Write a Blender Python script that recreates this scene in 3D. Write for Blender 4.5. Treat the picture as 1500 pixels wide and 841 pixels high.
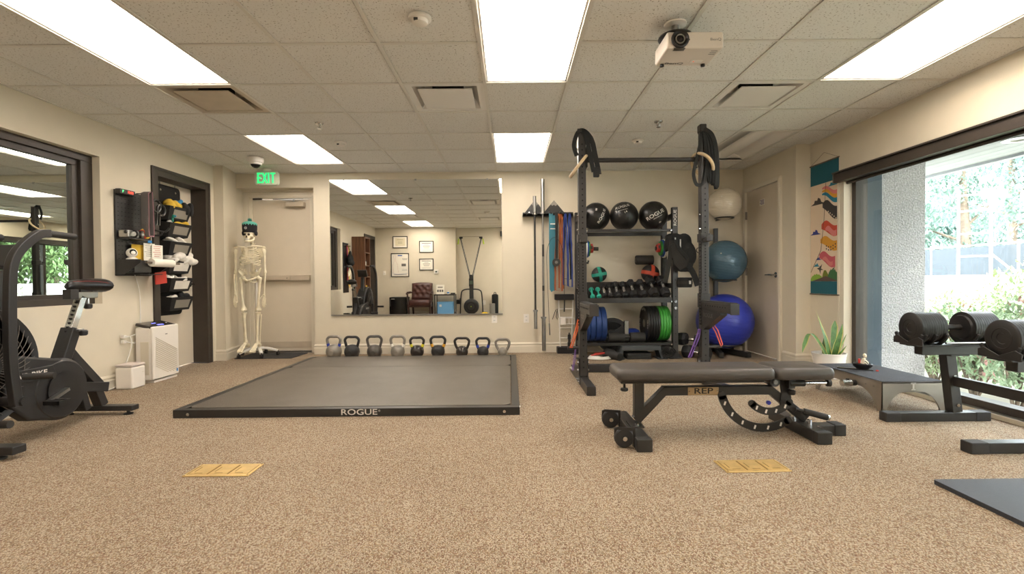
import bpy, bmesh, math, random
from mathutils import Vector, Matrix, Quaternion
for o in list(bpy.data.objects): bpy.data.objects.remove(o)
S = bpy.context.scene; C = S.collection
random.seed(7); PI = math.pi
def R(d): return math.radians(d)

# ---------------------------------------------------------------- camera, sky, sun, exposure
cam = bpy.data.cameras.new('camera'); co = bpy.data.objects.new('camera', cam); C.objects.link(co)
cam.sensor_width = 36; cam.sensor_fit = 'HORIZONTAL'; cam.lens = 718.65 / 1500 * 36; cam.clip_start = .02; cam.clip_end = 400
RC = Matrix.Rotation(-.0035, 3, 'Z') @ Matrix.Rotation(-.0144, 3, 'X') @ Matrix.Rotation(.0089, 3, 'Y')
rt, fw, up = RC.col[0], RC.col[1], RC.col[2]
co.matrix_world = Matrix(((rt[0], up[0], -fw[0], 0), (rt[1], up[1], -fw[1], 0), (rt[2], up[2], -fw[2], .968), (0, 0, 0, 1)))
S.camera = co
S.view_settings.view_transform = 'Standard'; S.view_settings.look = 'None'
S.view_settings.gamma = 1; S.view_settings.use_curve_mapping = False
S.view_settings.exposure = 0.0
W = bpy.data.worlds.new('sky'); S.world = W; W.use_nodes = True
W.node_tree.nodes['Background'].inputs[0].default_value = (.88, .94, 1.0, 1)
W.node_tree.nodes['Background'].inputs[1].default_value = 17.0
sun = bpy.data.lights.new('sun', 'SUN'); sun.energy = 10.0; sun.angle = R(6); sun.color = (1, .96, .88)
so = bpy.data.objects.new('sun', sun); C.objects.link(so); so.rotation_euler = (R(10), R(-38), 0)
LAMP = 11.7          # radiance of the lit fluorescent troffers

# ---------------------------------------------------------------- materials
MAT = {}
def lin(c):
    return tuple((x / 12.92 if x <= .04045 else ((x + .055) / 1.055) ** 2.4) for x in c)
def hexc(h): return lin(tuple(int(h[i:i + 2], 16) / 255 for i in (0, 2, 4)))
def mat(name, col, rough=.5, metal=0, var=0, vscale=8, bump=0, bscale=60, emit=0, ecol=None, coat=0, spec=.5, alpha=None):
    if name in MAT: return MAT[name]
    if isinstance(col, str): col = hexc(col)
    m = bpy.data.materials.new(name); m.use_nodes = True; nt = m.node_tree; b = nt.nodes['Principled BSDF']
    b.inputs['Base Color'].default_value = (*col, 1); b.inputs['Roughness'].default_value = rough
    b.inputs['Metallic'].default_value = metal; b.inputs['Coat Weight'].default_value = coat
    b.inputs['Specular IOR Level'].default_value = spec
    if emit:
        b.inputs['Emission Color'].default_value = (*(ecol or col), 1); b.inputs['Emission Strength'].default_value = emit
    if var or bump: tc = nt.nodes.new('ShaderNodeTexCoord')
    if var:
        n = nt.nodes.new('ShaderNodeTexNoise'); n.inputs['Scale'].default_value = vscale; n.inputs['Detail'].default_value = 4
        nt.links.new(tc.outputs['Object'], n.inputs['Vector'])
        r = nt.nodes.new('ShaderNodeValToRGB')
        r.color_ramp.elements[0].position = .3; r.color_ramp.elements[1].position = .7
        r.color_ramp.elements[0].color = (*[max(0, x * (1 - var)) for x in col], 1)
        r.color_ramp.elements[1].color = (*[min(1, x * (1 + var)) for x in col], 1)
        nt.links.new(n.outputs['Fac'], r.inputs['Fac']); nt.links.new(r.outputs['Color'], b.inputs['Base Color'])
    if bump:
        n2 = nt.nodes.new('ShaderNodeTexNoise'); n2.inputs['Scale'].default_value = bscale; n2.inputs['Detail'].default_value = 3
        nt.links.new(tc.outputs['Object'], n2.inputs['Vector'])
        bp = nt.nodes.new('ShaderNodeBump'); bp.inputs['Strength'].default_value = bump; bp.inputs['Distance'].default_value = .01
        nt.links.new(n2.outputs['Fac'], bp.inputs['Height']); nt.links.new(bp.outputs['Normal'], b.inputs['Normal'])
    MAT[name] = m; return m
def nodes(m): return m.node_tree.nodes, m.node_tree.links, m.node_tree.nodes['Principled BSDF']

mat('wall_paint', 'd6ccb7', .75, var=.015, bump=.12, bscale=140)
mat('trim_paint', 'd8cfbc', .5)
mat('door_paint', 'd2c6b2', .5, var=.015, bump=.04, bscale=30)
mat('dark_frame', '3b332c', .45, var=.1)
mat('grid_paint', 'dcd8ce', .5)
mat('black_steel', '2c2a28', .38, var=.1, vscale=3)
mat('black_matte', '1f1d1c', .7, var=.15)
mat('black_plastic', '232120', .38)
mat('black_rubber', '2b2927', .65, var=.15, bump=.15, bscale=200)
mat('black_gloss', '0e0e0f', .18)
mat('chrome', 'd0d0d0', .13, 1)
mat('steel', 'a8a7a3', .3, 1, var=.08)
mat('dull_steel', '8d8a84', .42, 1, var=.08)
mat('vent_metal', 'c6b9a6', .4, .3, var=.06)
mat('white_plastic', 'e9e3da', .4)
mat('white_paint', 'e6e2da', .45)
mat('bone', 'e4d9bc', .5, var=.12, vscale=14)
mat('paper', 'eee8da', .7)
mat('yellow_cloth', 'd9b23c', .8)
mat('white_cloth', 'e0dacf', .85, var=.06, bump=.3, bscale=40)
mat('wood_ring', 'cdb590', .45, var=.12, vscale=20)
mat('strap', '191a19', .8, bump=.2, bscale=300)
mat('vinyl', '4a4541', .4, bump=.1, bscale=250, var=.08)
mat('brass', 'd6b87c', .42, .55, var=.12, vscale=18)
mat('gold_dark', '8a6a30', .5, .3)
mat('letter_white', 'd9d4cc', .5)
mat('lamp_off', 'efebe4', .25)
mat('screen_green', '4b5a48', .3)
mat('leaf_green', '3f6b2c', .5, var=.3, vscale=4)

def carpet():
    m = mat('carpet', '9c8260', .95, spec=.1); n, l, b = nodes(m)
    tc = n.new('ShaderNodeTexCoord'); mp = n.new('ShaderNodeMapping'); mp.inputs['Rotation'].default_value = (0, 0, R(3))
    mp.inputs['Scale'].default_value = (190, 140, 1); l.new(tc.outputs['Object'], mp.inputs['Vector'])
    v = n.new('ShaderNodeTexVoronoi'); v.inputs['Scale'].default_value = 1; v.inputs['Randomness'].default_value = .45
    l.new(mp.outputs['Vector'], v.inputs['Vector'])
    rp = n.new('ShaderNodeValToRGB'); e = rp.color_ramp.elements
    e[0].position = .1; e[0].color = (*hexc('cfc1ab'), 1); e[1].position = .62; e[1].color = (*hexc('7d6e5b'), 1)
    l.new(v.outputs['Distance'], rp.inputs['Fac'])
    # loops of three yarn colours
    r2 = n.new('ShaderNodeValToRGB'); e = r2.color_ramp.elements; r2.color_ramp.interpolation = 'CONSTANT'
    e[0].position = 0; e[0].color = (1, 1, 1, 1); e[1].position = .62; e[1].color = (.84, .76, .66, 1)
    x = e.new(.82); x.color = (.70, .56, .52, 1)
    sp = n.new('ShaderNodeSeparateColor'); l.new(v.outputs['Color'], sp.inputs[0]); l.new(sp.outputs[0], r2.inputs['Fac'])
    mx = n.new('ShaderNodeMix'); mx.data_type = 'RGBA'; mx.blend_type = 'MULTIPLY'; mx.inputs['Factor'].default_value = 1
    l.new(rp.outputs['Color'], mx.inputs['A']); l.new(r2.outputs['Color'], mx.inputs['B'])
    nz = n.new('ShaderNodeTexNoise'); nz.inputs['Scale'].default_value = 1.3; nz.inputs['Detail'].default_value = 5
    l.new(tc.outputs['Object'], nz.inputs['Vector'])
    r3 = n.new('ShaderNodeValToRGB'); r3.color_ramp.elements[0].color = (.9, .89, .88, 1); r3.color_ramp.elements[1].color = (1, 1, 1, 1)
    r3.color_ramp.elements[0].position = .35; r3.color_ramp.elements[1].position = .65
    l.new(nz.outputs['Fac'], r3.inputs['Fac'])
    m2 = n.new('ShaderNodeMix'); m2.data_type = 'RGBA'; m2.blend_type = 'MULTIPLY'; m2.inputs['Factor'].default_value = 1
    l.new(mx.outputs['Result'], m2.inputs['A']); l.new(r3.outputs['Color'], m2.inputs['B'])
    l.new(m2.outputs['Result'], b.inputs['Base Color'])
    bp = n.new('ShaderNodeBump'); bp.inputs['Strength'].default_value = .5; bp.inputs['Distance'].default_value = .004; bp.invert = True
    l.new(v.outputs['Distance'], bp.inputs['Height']); l.new(bp.outputs['Normal'], b.inputs['Normal'])
carpet()
def tile():
    m = mat('ceiling_tile', 'c9c3b4', .9, spec=.1); n, l, b = nodes(m)
    tc = n.new('ShaderNodeTexCoord'); v = n.new('ShaderNodeTexNoise'); v.inputs['Scale'].default_value = 95; v.inputs['Detail'].default_value = 2
    oi = n.new('ShaderNodeObjectInfo'); ad = n.new('ShaderNodeVectorMath'); ad.operation = 'ADD'
    l.new(tc.outputs['Object'], ad.inputs[0]); l.new(oi.outputs['Location'], ad.inputs[1]); l.new(ad.outputs[0], v.inputs['Vector'])
    rp = n.new('ShaderNodeValToRGB'); e = rp.color_ramp.elements
    e[0].position = .31; e[0].color = (*hexc('a39b8c'), 1); e[1].position = .39; e[1].color = (*hexc('e6e4de'), 1)
    l.new(v.outputs['Fac'], rp.inputs['Fac']); l.new(rp.outputs['Color'], b.inputs['Base Color'])
tile()
def mirror(name, col, rough=0.0):
    m = mat(name, col, rough, 1)
mirror('mirror_silver', (.86, .87, .84)); mirror('tinted_mirror', (.68, .72, .68))
def glass():
    m = bpy.data.materials.new('window_glass'); m.use_nodes = True; nt = m.node_tree; nt.nodes.clear()
    o = nt.nodes.new('ShaderNodeOutputMaterial'); t = nt.nodes.new('ShaderNodeBsdfTransparent'); g = nt.nodes.new('ShaderNodeBsdfGlossy')
    t.inputs[0].default_value = (.97, .98, .98, 1); g.inputs['Roughness'].default_value = 0
    f = nt.nodes.new('ShaderNodeFresnel'); gm = nt.nodes.new('ShaderNodeNewGeometry'); mr = nt.nodes.new('ShaderNodeMapRange')   # same reflectance on both faces of the pane
    mr.inputs['To Min'].default_value = 1.4; mr.inputs['To Max'].default_value = 1 / 1.4; nt.links.new(gm.outputs['Backfacing'], mr.inputs['Value']); nt.links.new(mr.outputs[0], f.inputs[0]); x = nt.nodes.new('ShaderNodeMixShader')
    nt.links.new(f.outputs[0], x.inputs[0]); nt.links.new(t.outputs[0], x.inputs[1]); nt.links.new(g.outputs[0], x.inputs[2]); nt.links.new(x.outputs[0], o.inputs[0])
    MAT['window_glass'] = m
glass()
mat('reflector_glow', 'fff4e6', .5, emit=LAMP * .85, ecol=(1, .94, .87))
mat('lamp_basket', 'fff6ee', .5, emit=LAMP * 1.1, ecol=(1, .95, .89))
def stucco():
    m = mat('stucco', 'a3a09d', .95, var=.34, vscale=70, bump=1.0, bscale=55)
    nodes(m)[0]['Bump'].inputs['Distance'].default_value = .03
stucco()
def woodgrain(name, c1, c2):
    m = mat(name, c1, .45); n, l, b = nodes(m)
    tc = n.new('ShaderNodeTexCoord'); mp = n.new('ShaderNodeMapping'); mp.inputs['Scale'].default_value = (14, 14, 1.2)
    l.new(tc.outputs['Object'], mp.inputs['Vector']); w = n.new('ShaderNodeTexNoise'); w.inputs['Scale'].default_value = 2; w.inputs['Detail'].default_value = 6
    l.new(mp.outputs['Vector'], w.inputs['Vector']); r = n.new('ShaderNodeValToRGB')
    r.color_ramp.elements[0].position = .35; r.color_ramp.elements[1].position = .65
    r.color_ramp.elements[0].color = (*hexc(c1), 1); r.color_ramp.elements[1].color = (*hexc(c2), 1)
    l.new(w.outputs['Fac'], r.inputs['Fac']); l.new(r.outputs['Color'], b.inputs['Base Color'])
woodgrain('walnut', '5a3a28', '7a5238')

# ---------------------------------------------------------------- mesh helpers
class G:
    def __init__(s): s.v = []; s.f = []
    def add(s, v, f):
        k = len(s.v); s.v += [tuple(p) for p in v]; s.f += [tuple(i + k for i in q) for q in f]; return s
    def box(s, c, d, M=None):
        x, y, z = d[0] / 2, d[1] / 2, d[2] / 2
        v = [Vector((a, b, e)) for a in (-x, x) for b in (-y, y) for e in (-z, z)]
        if M is not None: v = [M @ p for p in v]
        c = Vector(c)
        return s.add([p + c for p in v], [(0, 1, 3, 2), (4, 6, 7, 5), (0, 4, 5, 1), (2, 3, 7, 6), (0, 2, 6, 4), (1, 5, 7, 3)])
    def bx(s, x0, x1, y0, y1, z0, z1): return s.box(((x0 + x1) / 2, (y0 + y1) / 2, (z0 + z1) / 2), (x1 - x0, y1 - y0, z1 - z0))
    def loft(s, rings, caps=True, closed=False):
        n = len(rings[0]); k = len(s.v)
        for r in rings: s.v += [tuple(p) for p in r]
        m = len(rings)
        for i in range(m if closed else m - 1):
            a, b = k + i * n, k + ((i + 1) % m) * n
            for j in range(n): s.f.append((a + j, a + (j + 1) % n, b + (j + 1) % n, b + j))
        if caps and not closed:
            s.f.append(tuple(k + j for j in reversed(range(n)))); s.f.append(tuple(k + (m - 1) * n + j for j in range(n)))
        return s
    def frames(s, pts, up=None, closed=False):
        pts = [Vector(p) for p in pts]; n = len(pts); out = []; u = None
        for i in range(n):
            a = pts[i - 1] if (i > 0 or closed) else pts[i]; b = pts[(i + 1) % n] if (i < n - 1 or closed) else pts[i]
            t = (b - a).normalized()
            if u is None:
                u = Vector(up) if up else (Vector((0, 0, 1)) if abs(t.z) < .9 else Vector((1, 0, 0)))
            if up: u = Vector(up)
            w = t.cross(u)
            if w.length < 1e-5: w = t.orthogonal()
            w.normalize(); u = w.cross(t).normalized(); out.append((pts[i], w, u))
        return out
    def tube(s, pts, r, n=8, closed=False, caps=True):
        fr = s.frames(pts, None, closed); rr = r if isinstance(r, (list, tuple)) else [r] * len(fr)
        return s.loft([[p + (w * math.cos(2 * PI * j / n) + u * math.sin(2 * PI * j / n)) * q for j in range(n)] for (p, w, u), q in zip(fr, rr)], caps, closed)
    def sweep(s, pts, w2, t2, up=None, closed=False):       # rectangular section: width along side, thickness along up
        fr = s.frames(pts, up, closed)
        return s.loft([[p + w * w2 / 2 * a + u * t2 / 2 * b for a, b in ((-1, -1), (1, -1), (1, 1), (-1, 1))] for p, w, u in fr], True, closed)
    def cyl(s, a, b, r, r1=None, n=16):
        return s.tube([a, b], [r, r if r1 is None else r1], n)
    def lathe(s, prof, n=24, M=None):
        M = M or Matrix(); rings = []
        for r, z in prof: rings.append([M @ Vector((max(r, 1e-4) * math.cos(2 * PI * j / n), max(r, 1e-4) * math.sin(2 * PI * j / n), z)) for j in range(n)])
        return s.loft(rings, True)
    def ell(s, c, d, n=16, m=10, M=None):
        c = Vector(c); rings = []
        for i in range(m + 1):
            th = PI * i / m; q = max(math.sin(th), 1e-3)
            ring = [Vector((d[0] * q * math.cos(2 * PI * j / n), d[1] * q * math.sin(2 * PI * j / n), -d[2] * math.cos(th))) for j in range(n)]
            rings.append([(M @ p if M is not None else p) + c for p in ring])
        return s.loft(rings, True)
    def prism(s, poly, h0, h1, M=None):                       # polygon in local xy, extruded along local z
        M = M or Matrix(); n = len(poly)
        return s.loft([[M @ Vector((x, y, h)) for x, y in poly] for h in (h0, h1)], True)
    def torus(s, c, Rr, r, axis='Z', n=32, m=8, a0=0, a1=2 * PI):
        c = Vector(c); cl = abs(a1 - a0 - 2 * PI) < 1e-6; k = n if cl else n + 1; pts = []
        for i in range(k):
            t = a0 + (a1 - a0) * i / n; x, y = Rr * math.cos(t), Rr * math.sin(t)
            pts.append(c + (Vector((x, y, 0)) if axis == 'Z' else Vector((x, 0, y)) if axis == 'Y' else Vector((0, x, y))))
        return s.tube(pts, r, m, cl)
AX = Matrix.Rotation(PI / 2, 4, 'Y')      # local z -> world x
AY = Matrix.Rotation(-PI / 2, 4, 'X')     # local z -> world y
AYN = Matrix.Rotation(PI / 2, 4, 'X')     # local z -> world -y, local x -> x, local y -> z
def T(x, y, z): return Matrix.Translation((x, y, z))

def obj(name, g, m, parent=None, loc=(0, 0, 0), rz=0, bevel=0, seg=2, smooth=True, label=None, kind=None, ang=35):
    me = bpy.data.meshes.new(name); me.from_pydata(g.v, [], g.f)
    bm = bmesh.new(); bm.from_mesh(me); bmesh.ops.recalc_face_normals(bm, faces=bm.faces); bm.to_mesh(me); bm.free()
    me.materials.append(MAT[m] if isinstance(m, str) else m)
    if smooth:
        me.shade_smooth(); me.set_sharp_from_angle(angle=R(ang))
    o = bpy.data.objects.new(name, me); C.objects.link(o); o.location = loc; o.rotation_euler = (0, 0, rz)
    if parent: o.parent = parent
    if bevel:
        b = o.modifiers.new('bevel', 'BEVEL'); b.width = bevel; b.segments = seg; b.limit_method = 'ANGLE'; b.angle_limit = R(40)
        if smooth: b.harden_normals = True
    if label: o['label'] = label
    if kind: o['kind'] = kind
    return o
def tag(o, label, cat, group=None):
    o['label'] = label; o['category'] = cat
    if group: o['group'] = group
    return o
def thing(name, label, cat, loc=(0, 0, 0), rz=0, group=None):
    o = bpy.data.objects.new(name, None); C.objects.link(o); o.location = loc; o.rotation_euler = (0, 0, rz); o.empty_display_size = .1
    return tag(o, label, cat, group)
def struct(name, g, m, parent=None, bevel=0, **k):
    o = obj(name, g, m, parent, bevel=bevel, **k)
    if not parent: o['kind'] = 'structure'
    return o
def one(name, g, m, label, cat, loc=(0, 0, 0), rz=0, group=None, **k):
    return tag(obj(name, g, m, None, loc, rz, **k), label, cat, group)
def dup(root, loc, rz=None, label=None):
    r = root.copy(); C.objects.link(r); r.location = loc
    if rz is not None: r.rotation_euler = (0, 0, rz)
    if label: r['label'] = label
    for ch in list(root.children):
        c = ch.copy(); C.objects.link(c); c.parent = r
        for gr in list(ch.children):
            d = gr.copy(); C.objects.link(d); d.parent = c
    return r
def remesh(o, vox, it=6):
    r = o.modifiers.new('remesh', 'REMESH'); r.mode = 'VOXEL'; r.voxel_size = vox; r.use_smooth_shade = True
    s = o.modifiers.new('smooth', 'SMOOTH'); s.iterations = it; s.factor = .5
_txt = {}
def text(st, size=.1, sx=1.0, bold=0, depth=.001, align='CENTER'):
    key = (st, bold)
    if key not in _txt:
        cu = bpy.data.curves.new('t', 'FONT'); cu.body = st; cu.size = 1; cu.offset = bold; cu.align_x = 'CENTER'; cu.align_y = 'CENTER'; cu.resolution_u = 3
        o = bpy.data.objects.new('t', cu); me = bpy.data.meshes.new_from_object(o)
        _txt[key] = ([tuple(v.co) for v in me.vertices], [tuple(p.vertices) for p in me.polygons])
        bpy.data.objects.remove(o); bpy.data.curves.remove(cu); bpy.data.meshes.remove(me)
    v, f = _txt[key]
    return [Vector((x * size * sx, y * size, 0)) for x, y, z in v], f
def put_text(g, st, size, M, sx=1.0, bold=0):            # flat lettering: text plane xy placed by M
    v, f = text(st, size, sx, bold); return g.add([M @ p for p in v], f)
def rim(poly, n=0): return poly
def rrect(w, h, r, n=5, cx=0, cy=0):
    p = []
    for qx, qy, a0 in ((w / 2 - r, h / 2 - r, 0), (-w / 2 + r, h / 2 - r, 90), (-w / 2 + r, -h / 2 + r, 180), (w / 2 - r, -h / 2 + r, 270)):
        for i in range(n + 1):
            a = R(a0 + 90 * i / n); p.append((cx + qx + r * math.cos(a), cy + qy + r * math.sin(a)))
    return p
def circ(r, n=24, cx=0, cy=0): return [(cx + r * math.cos(2 * PI * i / n), cy + r * math.sin(2 * PI * i / n)) for i in range(n)]
def arcpts(c, r, a0, a1, n, plane='YZ', k=0):
    out = []
    for i in range(n + 1):
        a = R(a0 + (a1 - a0) * i / n); p, q = c[0] + r * math.cos(a), c[1] + r * math.sin(a)
        out.append((k, p, q) if plane == 'YZ' else (p, k, q) if plane == 'XZ' else (p, q, k))
    return out
def curve(ctrl, n=6):                                       # Catmull-Rom through the points
    P = [Vector(p) for p in ctrl]; P = [P[0] * 2 - P[1]] + P + [P[-1] * 2 - P[-2]]; out = []
    for i in range(1, len(P) - 2):
        for k in range(n):
            t = k / n
            out.append(.5 * ((2 * P[i]) + (P[i + 1] - P[i - 1]) * t + (2 * P[i - 1] - 5 * P[i] + 4 * P[i + 1] - P[i + 2]) * t * t + (3 * P[i] - P[i - 1] - 3 * P[i + 1] + P[i + 2]) * t ** 3))
    out.append(P[-2]); return out
# ---------------------------------------------------------------- the room
XL, XR, YB, CZ = -3.65, 3.27, 6.53, 2.406
REAR, REAR2 = -.3, -.5
def wall_x(x0, x1, ya, yb, za, zb, holes):      # slab between x0,x1 running along y, with holes (y0,y1,z0,z1)
    g = G(); ys = sorted({ya, yb, *[h[0] for h in holes], *[h[1] for h in holes]}); zs = sorted({za, zb, *[h[2] for h in holes], *[h[3] for h in holes]})
    for a, b in zip(ys, ys[1:]):
        for c, d in zip(zs, zs[1:]):
            my, mz = (a + b) / 2, (c + d) / 2
            if not any(h[0] < my < h[1] and h[2] < mz < h[3] for h in holes): g.bx(x0, x1, a, b, c, d)
    return g
struct('floor', G().bx(-4.0, 3.42, -.8, 7.0, -.12, 0), 'carpet', smooth=False)
# left wall: mirror glass opening, door opening, door opening behind the camera
struct('wall_left', wall_x(-3.95, XL, -.8, 6.09, 0, 2.75, [(2.44, 4.40, .79, 2.10), (5.05, 5.95, 0, 2.14), (-.2, .72, 0, 2.14)]), 'wall_paint', smooth=False)
g = G().prism([(-3.65, 6.08), (-3.53, 6.08), (-3.62, 6.53), (-3.62, 6.8), (-3.95, 6.8), (-3.95, 6.08)], 0, 2.75)
struct('wall_pilaster', g, 'wall_paint', smooth=False)
# back wall with the recess of the exit door
g = G().bx(-2.60, 3.35, YB, 6.8, 0, 2.75).bx(-3.7, -2.60, YB, 6.66, 2.215, 2.75).bx(-3.7, -2.60, 6.655, 6.8, 2.19, 2.75).bx(-3.66, -3.64, 6.53, 6.8, 0, 2.3)
struct('wall_back', g, 'wall_paint', smooth=False)
struct('wall_right', wall_x(3.11, 3.45, 5.33, 6.6, 0, 2.75, [(5.62, 6.47, 0, 2.12)]), 'wall_paint', smooth=False)
struct('wall_window', wall_x(XR, 3.45, -.8, 5.33, 0, 2.75, [(.3, 4.86, .03, 2.0)]), 'wall_paint', smooth=False)
g = G().bx(-3.95, -1.474, -.8, REAR, 0, 2.75).bx(-1.474, 3.45, -.8, REAR2, 0, 2.75)
struct('wall_rear', g, 'wall_paint', smooth=False)

# ceiling deck, suspended grid and lay-in tiles
ceil = struct('ceiling', G().bx(-4.1, 3.5, -.9, 7.0, 2.75, 2.85), 'grid_paint', smooth=False)
GX, GY, TS = -.174, 3.0, .61
LIGHTS = {(-4, 3): 1, (-4, -1): 1, (-4, -5): 1, (0, 3): 1, (0, -1): 1, (0, -5): 1, (4, 3): 0, (4, -1): 1, (4, -5): 1}
g = G()
for i in range(-6, 7):
    x = GX + TS * i
    if XL < x < XR: g.bx(x - .012, x + .012, REAR2, YB, CZ, CZ + .006); g.bx(x - .003, x + .003, REAR2, YB, CZ + .006, CZ + .04)
for j in range(-6, 7):
    y = GY + TS * j
    if REAR2 < y < YB:
        cut = sorted((GX + TS * i, GX + TS * (i + 1)) for (i, jj) in LIGHTS if jj + 1 == j); a = XL
        for c0, c1 in cut + [(XR, XR)]: g.bx(a, c0, y - .012, y + .012, CZ + .0006, CZ + .0066); a = c1
for a in ((XL, XL + .022, REAR2, 6.1), (XR - .022, XR, REAR2, 5.33), (3.09, 3.112, 5.33, YB)): g.bx(a[0], a[1], a[2], a[3], CZ - .001, CZ + .006)
g.bx(XL, 3.1, YB - .022, YB, CZ - .001, CZ + .006).bx(XL, -1.47, REAR, REAR + .022, CZ - .001, CZ + .006)
obj('grid', g, 'grid_paint', ceil, smooth=False)
VENTS = [(-4, 1), (-1, 1), (3, 1), (-4, -2), (-1, -3), (3, -3)]
skip = set()
for (i, j) in LIGHTS: skip |= {(i, j), (i, j + 1)}
skip |= set(VENTS)
tm = {}
for i in range(-6, 6):
    for j in range(-6, 6):
        if (i, j) in skip: continue
        x0, x1 = max(GX + TS * i, XL), min(GX + TS * (i + 1), XR); y0, y1 = max(GY + TS * j, REAR2), min(GY + TS * (j + 1), YB)
        if x1 - x0 < .05 or y1 - y0 < .05: continue
        w, d = round(x1 - x0 - .01, 3), round(y1 - y0 - .01, 3)
        loc = ((x0 + x1) / 2, (y0 + y1) / 2, CZ + .008)
        if (w, d) not in tm:
            o = obj('ceiling_tile', G().box((0, 0, .008), (w, d, .016)).box((0, 0, 0), (w - .026, d - .026, .004)), 'ceiling_tile', ceil, loc, smooth=False); tm[(w, d)] = o.data
        else:
            o = bpy.data.objects.new('ceiling_tile', tm[(w, d)]); C.objects.link(o); o.parent = ceil; o.location = loc

# fluorescent troffers
def troffer(i, j, lit, label):
    x, y = GX + TS * (i + .5), GY + TS * (j + 1)
    t = thing('ceiling_light', label, 'ceiling light', (x, y, CZ), 0, 'recessed ceiling lights')
    hw, hl = .292, .597
    g = G()
    for sx in (-1, 1): g.bx(min(sx * hw, sx * (hw - .014)), max(sx * hw, sx * (hw - .014)), -hl, hl, .0075, .03)
    for sy in (-1, 1): g.bx(-hw, hw, min(sy * hl, sy * (hl - .016)), max(sy * hl, sy * (hl - .016)), .0075, .03)
    obj('frame', g, 'white_paint', t, smooth=False)
    # curved reflector pan with a lower centre ridge
    prof = [(-hw + .014, .012), (-.25, .055), (-.19, .085), (-.12, .095), (-.07, .075), (0, .06), (.07, .075), (.12, .095), (.19, .085), (.25, .055), (hw - .014, .012)]
    g = G(); k = len(prof)
    g.add([(a, yy, b) for yy in (-hl + .016, hl - .016) for a, b in prof], [(q, q + 1, k + q + 1, k + q) for q in range(k - 1)])
    obj('reflector', g, 'reflector_glow' if lit else 'lamp_off', t, ang=60)  # lit pan glows itself, standing in for tube light it would reflect
    for yy in (-hl + .016, hl - .016): obj('end_plate', G().add([(a, yy, b) for a, b in prof], [tuple(range(k))]), 'lamp_basket' if lit else 'lamp_off', t, smooth=False)  # lit end plates share the basket's glow in place of reflected light
    pts = [(.10 * math.cos(R(a)), .03 - .03 * math.sin(R(a)) + .02) for a in range(0, 181, 20)]
    g = G(); k = len(pts); L = hl - .05
    g.add([(a, yy, b) for yy in (-L, L) for a, b in pts], [(q, q + 1, k + q + 1, k + q) for q in range(k - 1)] + [tuple(range(k)), tuple(range(k, 2 * k))])
    obj('lamp_basket', g, 'lamp_basket' if lit else 'lamp_off', t, ang=60)
names = {(-4, 3): 'lit fluorescent ceiling light in front of the exit sign', (-4, -1): 'large lit ceiling light at the upper left, above the exercise bike',
         (-4, -5): 'lit ceiling light over the framed certificates, seen in the back mirror', (0, 3): 'lit ceiling light above the wall mirror and barbell hanger',
         (0, -1): 'lit ceiling light at the top centre, left of the projector', (0, -5): 'lit ceiling light behind the viewer over the ski machine',
         (4, 3): 'unlit recessed ceiling light above the exercise balls', (4, -1): 'large lit ceiling light at the upper right by the window', (4, -5): 'lit ceiling light by the window behind the viewer'}
for (i, j), lit in LIGHTS.items(): troffer(i, j, lit, names[(i, j)])

# square plaque air diffusers
def vent(i, j, m, label):
    x, y = GX + TS * (i + .5), GY + TS * (j + .5)
    t = thing('ceiling_vent', label, 'vent', (x, y, CZ), 0, 'ceiling air vents'); h = .293
    g = G(); a, b = h - .05, h
    for s in (-1, 1):
        g.bx(min(s * a, s * b), max(s * a, s * b), -b, b, .0075, .016); g.bx(-a, a, min(s * a, s * b), max(s * a, s * b), .0075, .016)
    obj('frame', g, m, t, smooth=False)
    g = G(); c = .19
    for q in range(4):
        M = Matrix.Rotation(PI / 2 * q, 4, 'Z'); g.add([M @ Vector(p) for p in ((-a, a, .012), (a, a, .012), (c, c, .10), (-c, c, .10))], [(0, 1, 2, 3)])
    g.add([(-c, -c, .1), (c, -c, .1), (c, c, .1), (-c, c, .1)], [(0, 1, 2, 3)])
    obj('throat', g, m, t, smooth=False)
    g = G().lathe([(.0, .06), (.125, .06), (.125, .1), (0, .1)], 24); obj('duct_collar', g, 'black_matte', t)
    obj('plaque', G().bx(-.205, .205, -.205, .205, -.004, .006), m, t, bevel=.004)
vent(-4, 1, 'vent_metal', 'bare metal ceiling vent beside the large light at upper left'); vent(-1, 1, 'white_paint', 'white ceiling vent left of the centre light'); vent(3, 1, 'white_paint', 'white ceiling vent below right of the projector')
vent(-4, -2, 'white_paint', 'ceiling vent between the lights at left, seen in the mirror'); vent(-1, -3, 'white_paint', 'ceiling vent over the ski machine, seen in the mirror'); vent(3, -3, 'white_paint', 'ceiling vent by the window behind the viewer')

# baseboards
def base_run(name, pts, nrm):       # stepped profile run along polyline pts (x,y), nrm = outward side sign
    g = G()
    prof = [(0, 0), (.014, 0), (.014, .085), (.010, .092), (.010, .105), (.014, .108), (.014, .118), (.006, .13), (0, .135)]
    P = [Vector((x, y, 0)) for x, y in pts]; rings = []
    for i, p in enumerate(P):
        d1 = (P[i] - P[i - 1]).normalized() if i else (P[1] - P[0]).normalized(); d2 = (P[i + 1] - P[i]).normalized() if i < len(P) - 1 else d1
        n1 = Vector((-d1.y, d1.x, 0)) * nrm; n2 = Vector((-d2.y, d2.x, 0)) * nrm; n = (n1 + n2).normalized(); n /= max(.3, n.dot(n1))
        rings.append([p + n * a + Vector((0, 0, b)) for a, b in prof])
    g.loft(rings); struct(name, g, 'trim_paint', smooth=False)
base_run('baseboard_left', [(XL, 5.02), (XL, .75)], 1)
base_run('baseboard_pilaster', [(-3.62, 6.6), (-3.62, 6.53), (-3.53, 6.08), (-3.65, 6.08)], 1)
base_run('baseboard_back', [(3.11, YB), (-2.60, YB), (-2.60, 6.64)], 1)
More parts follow.
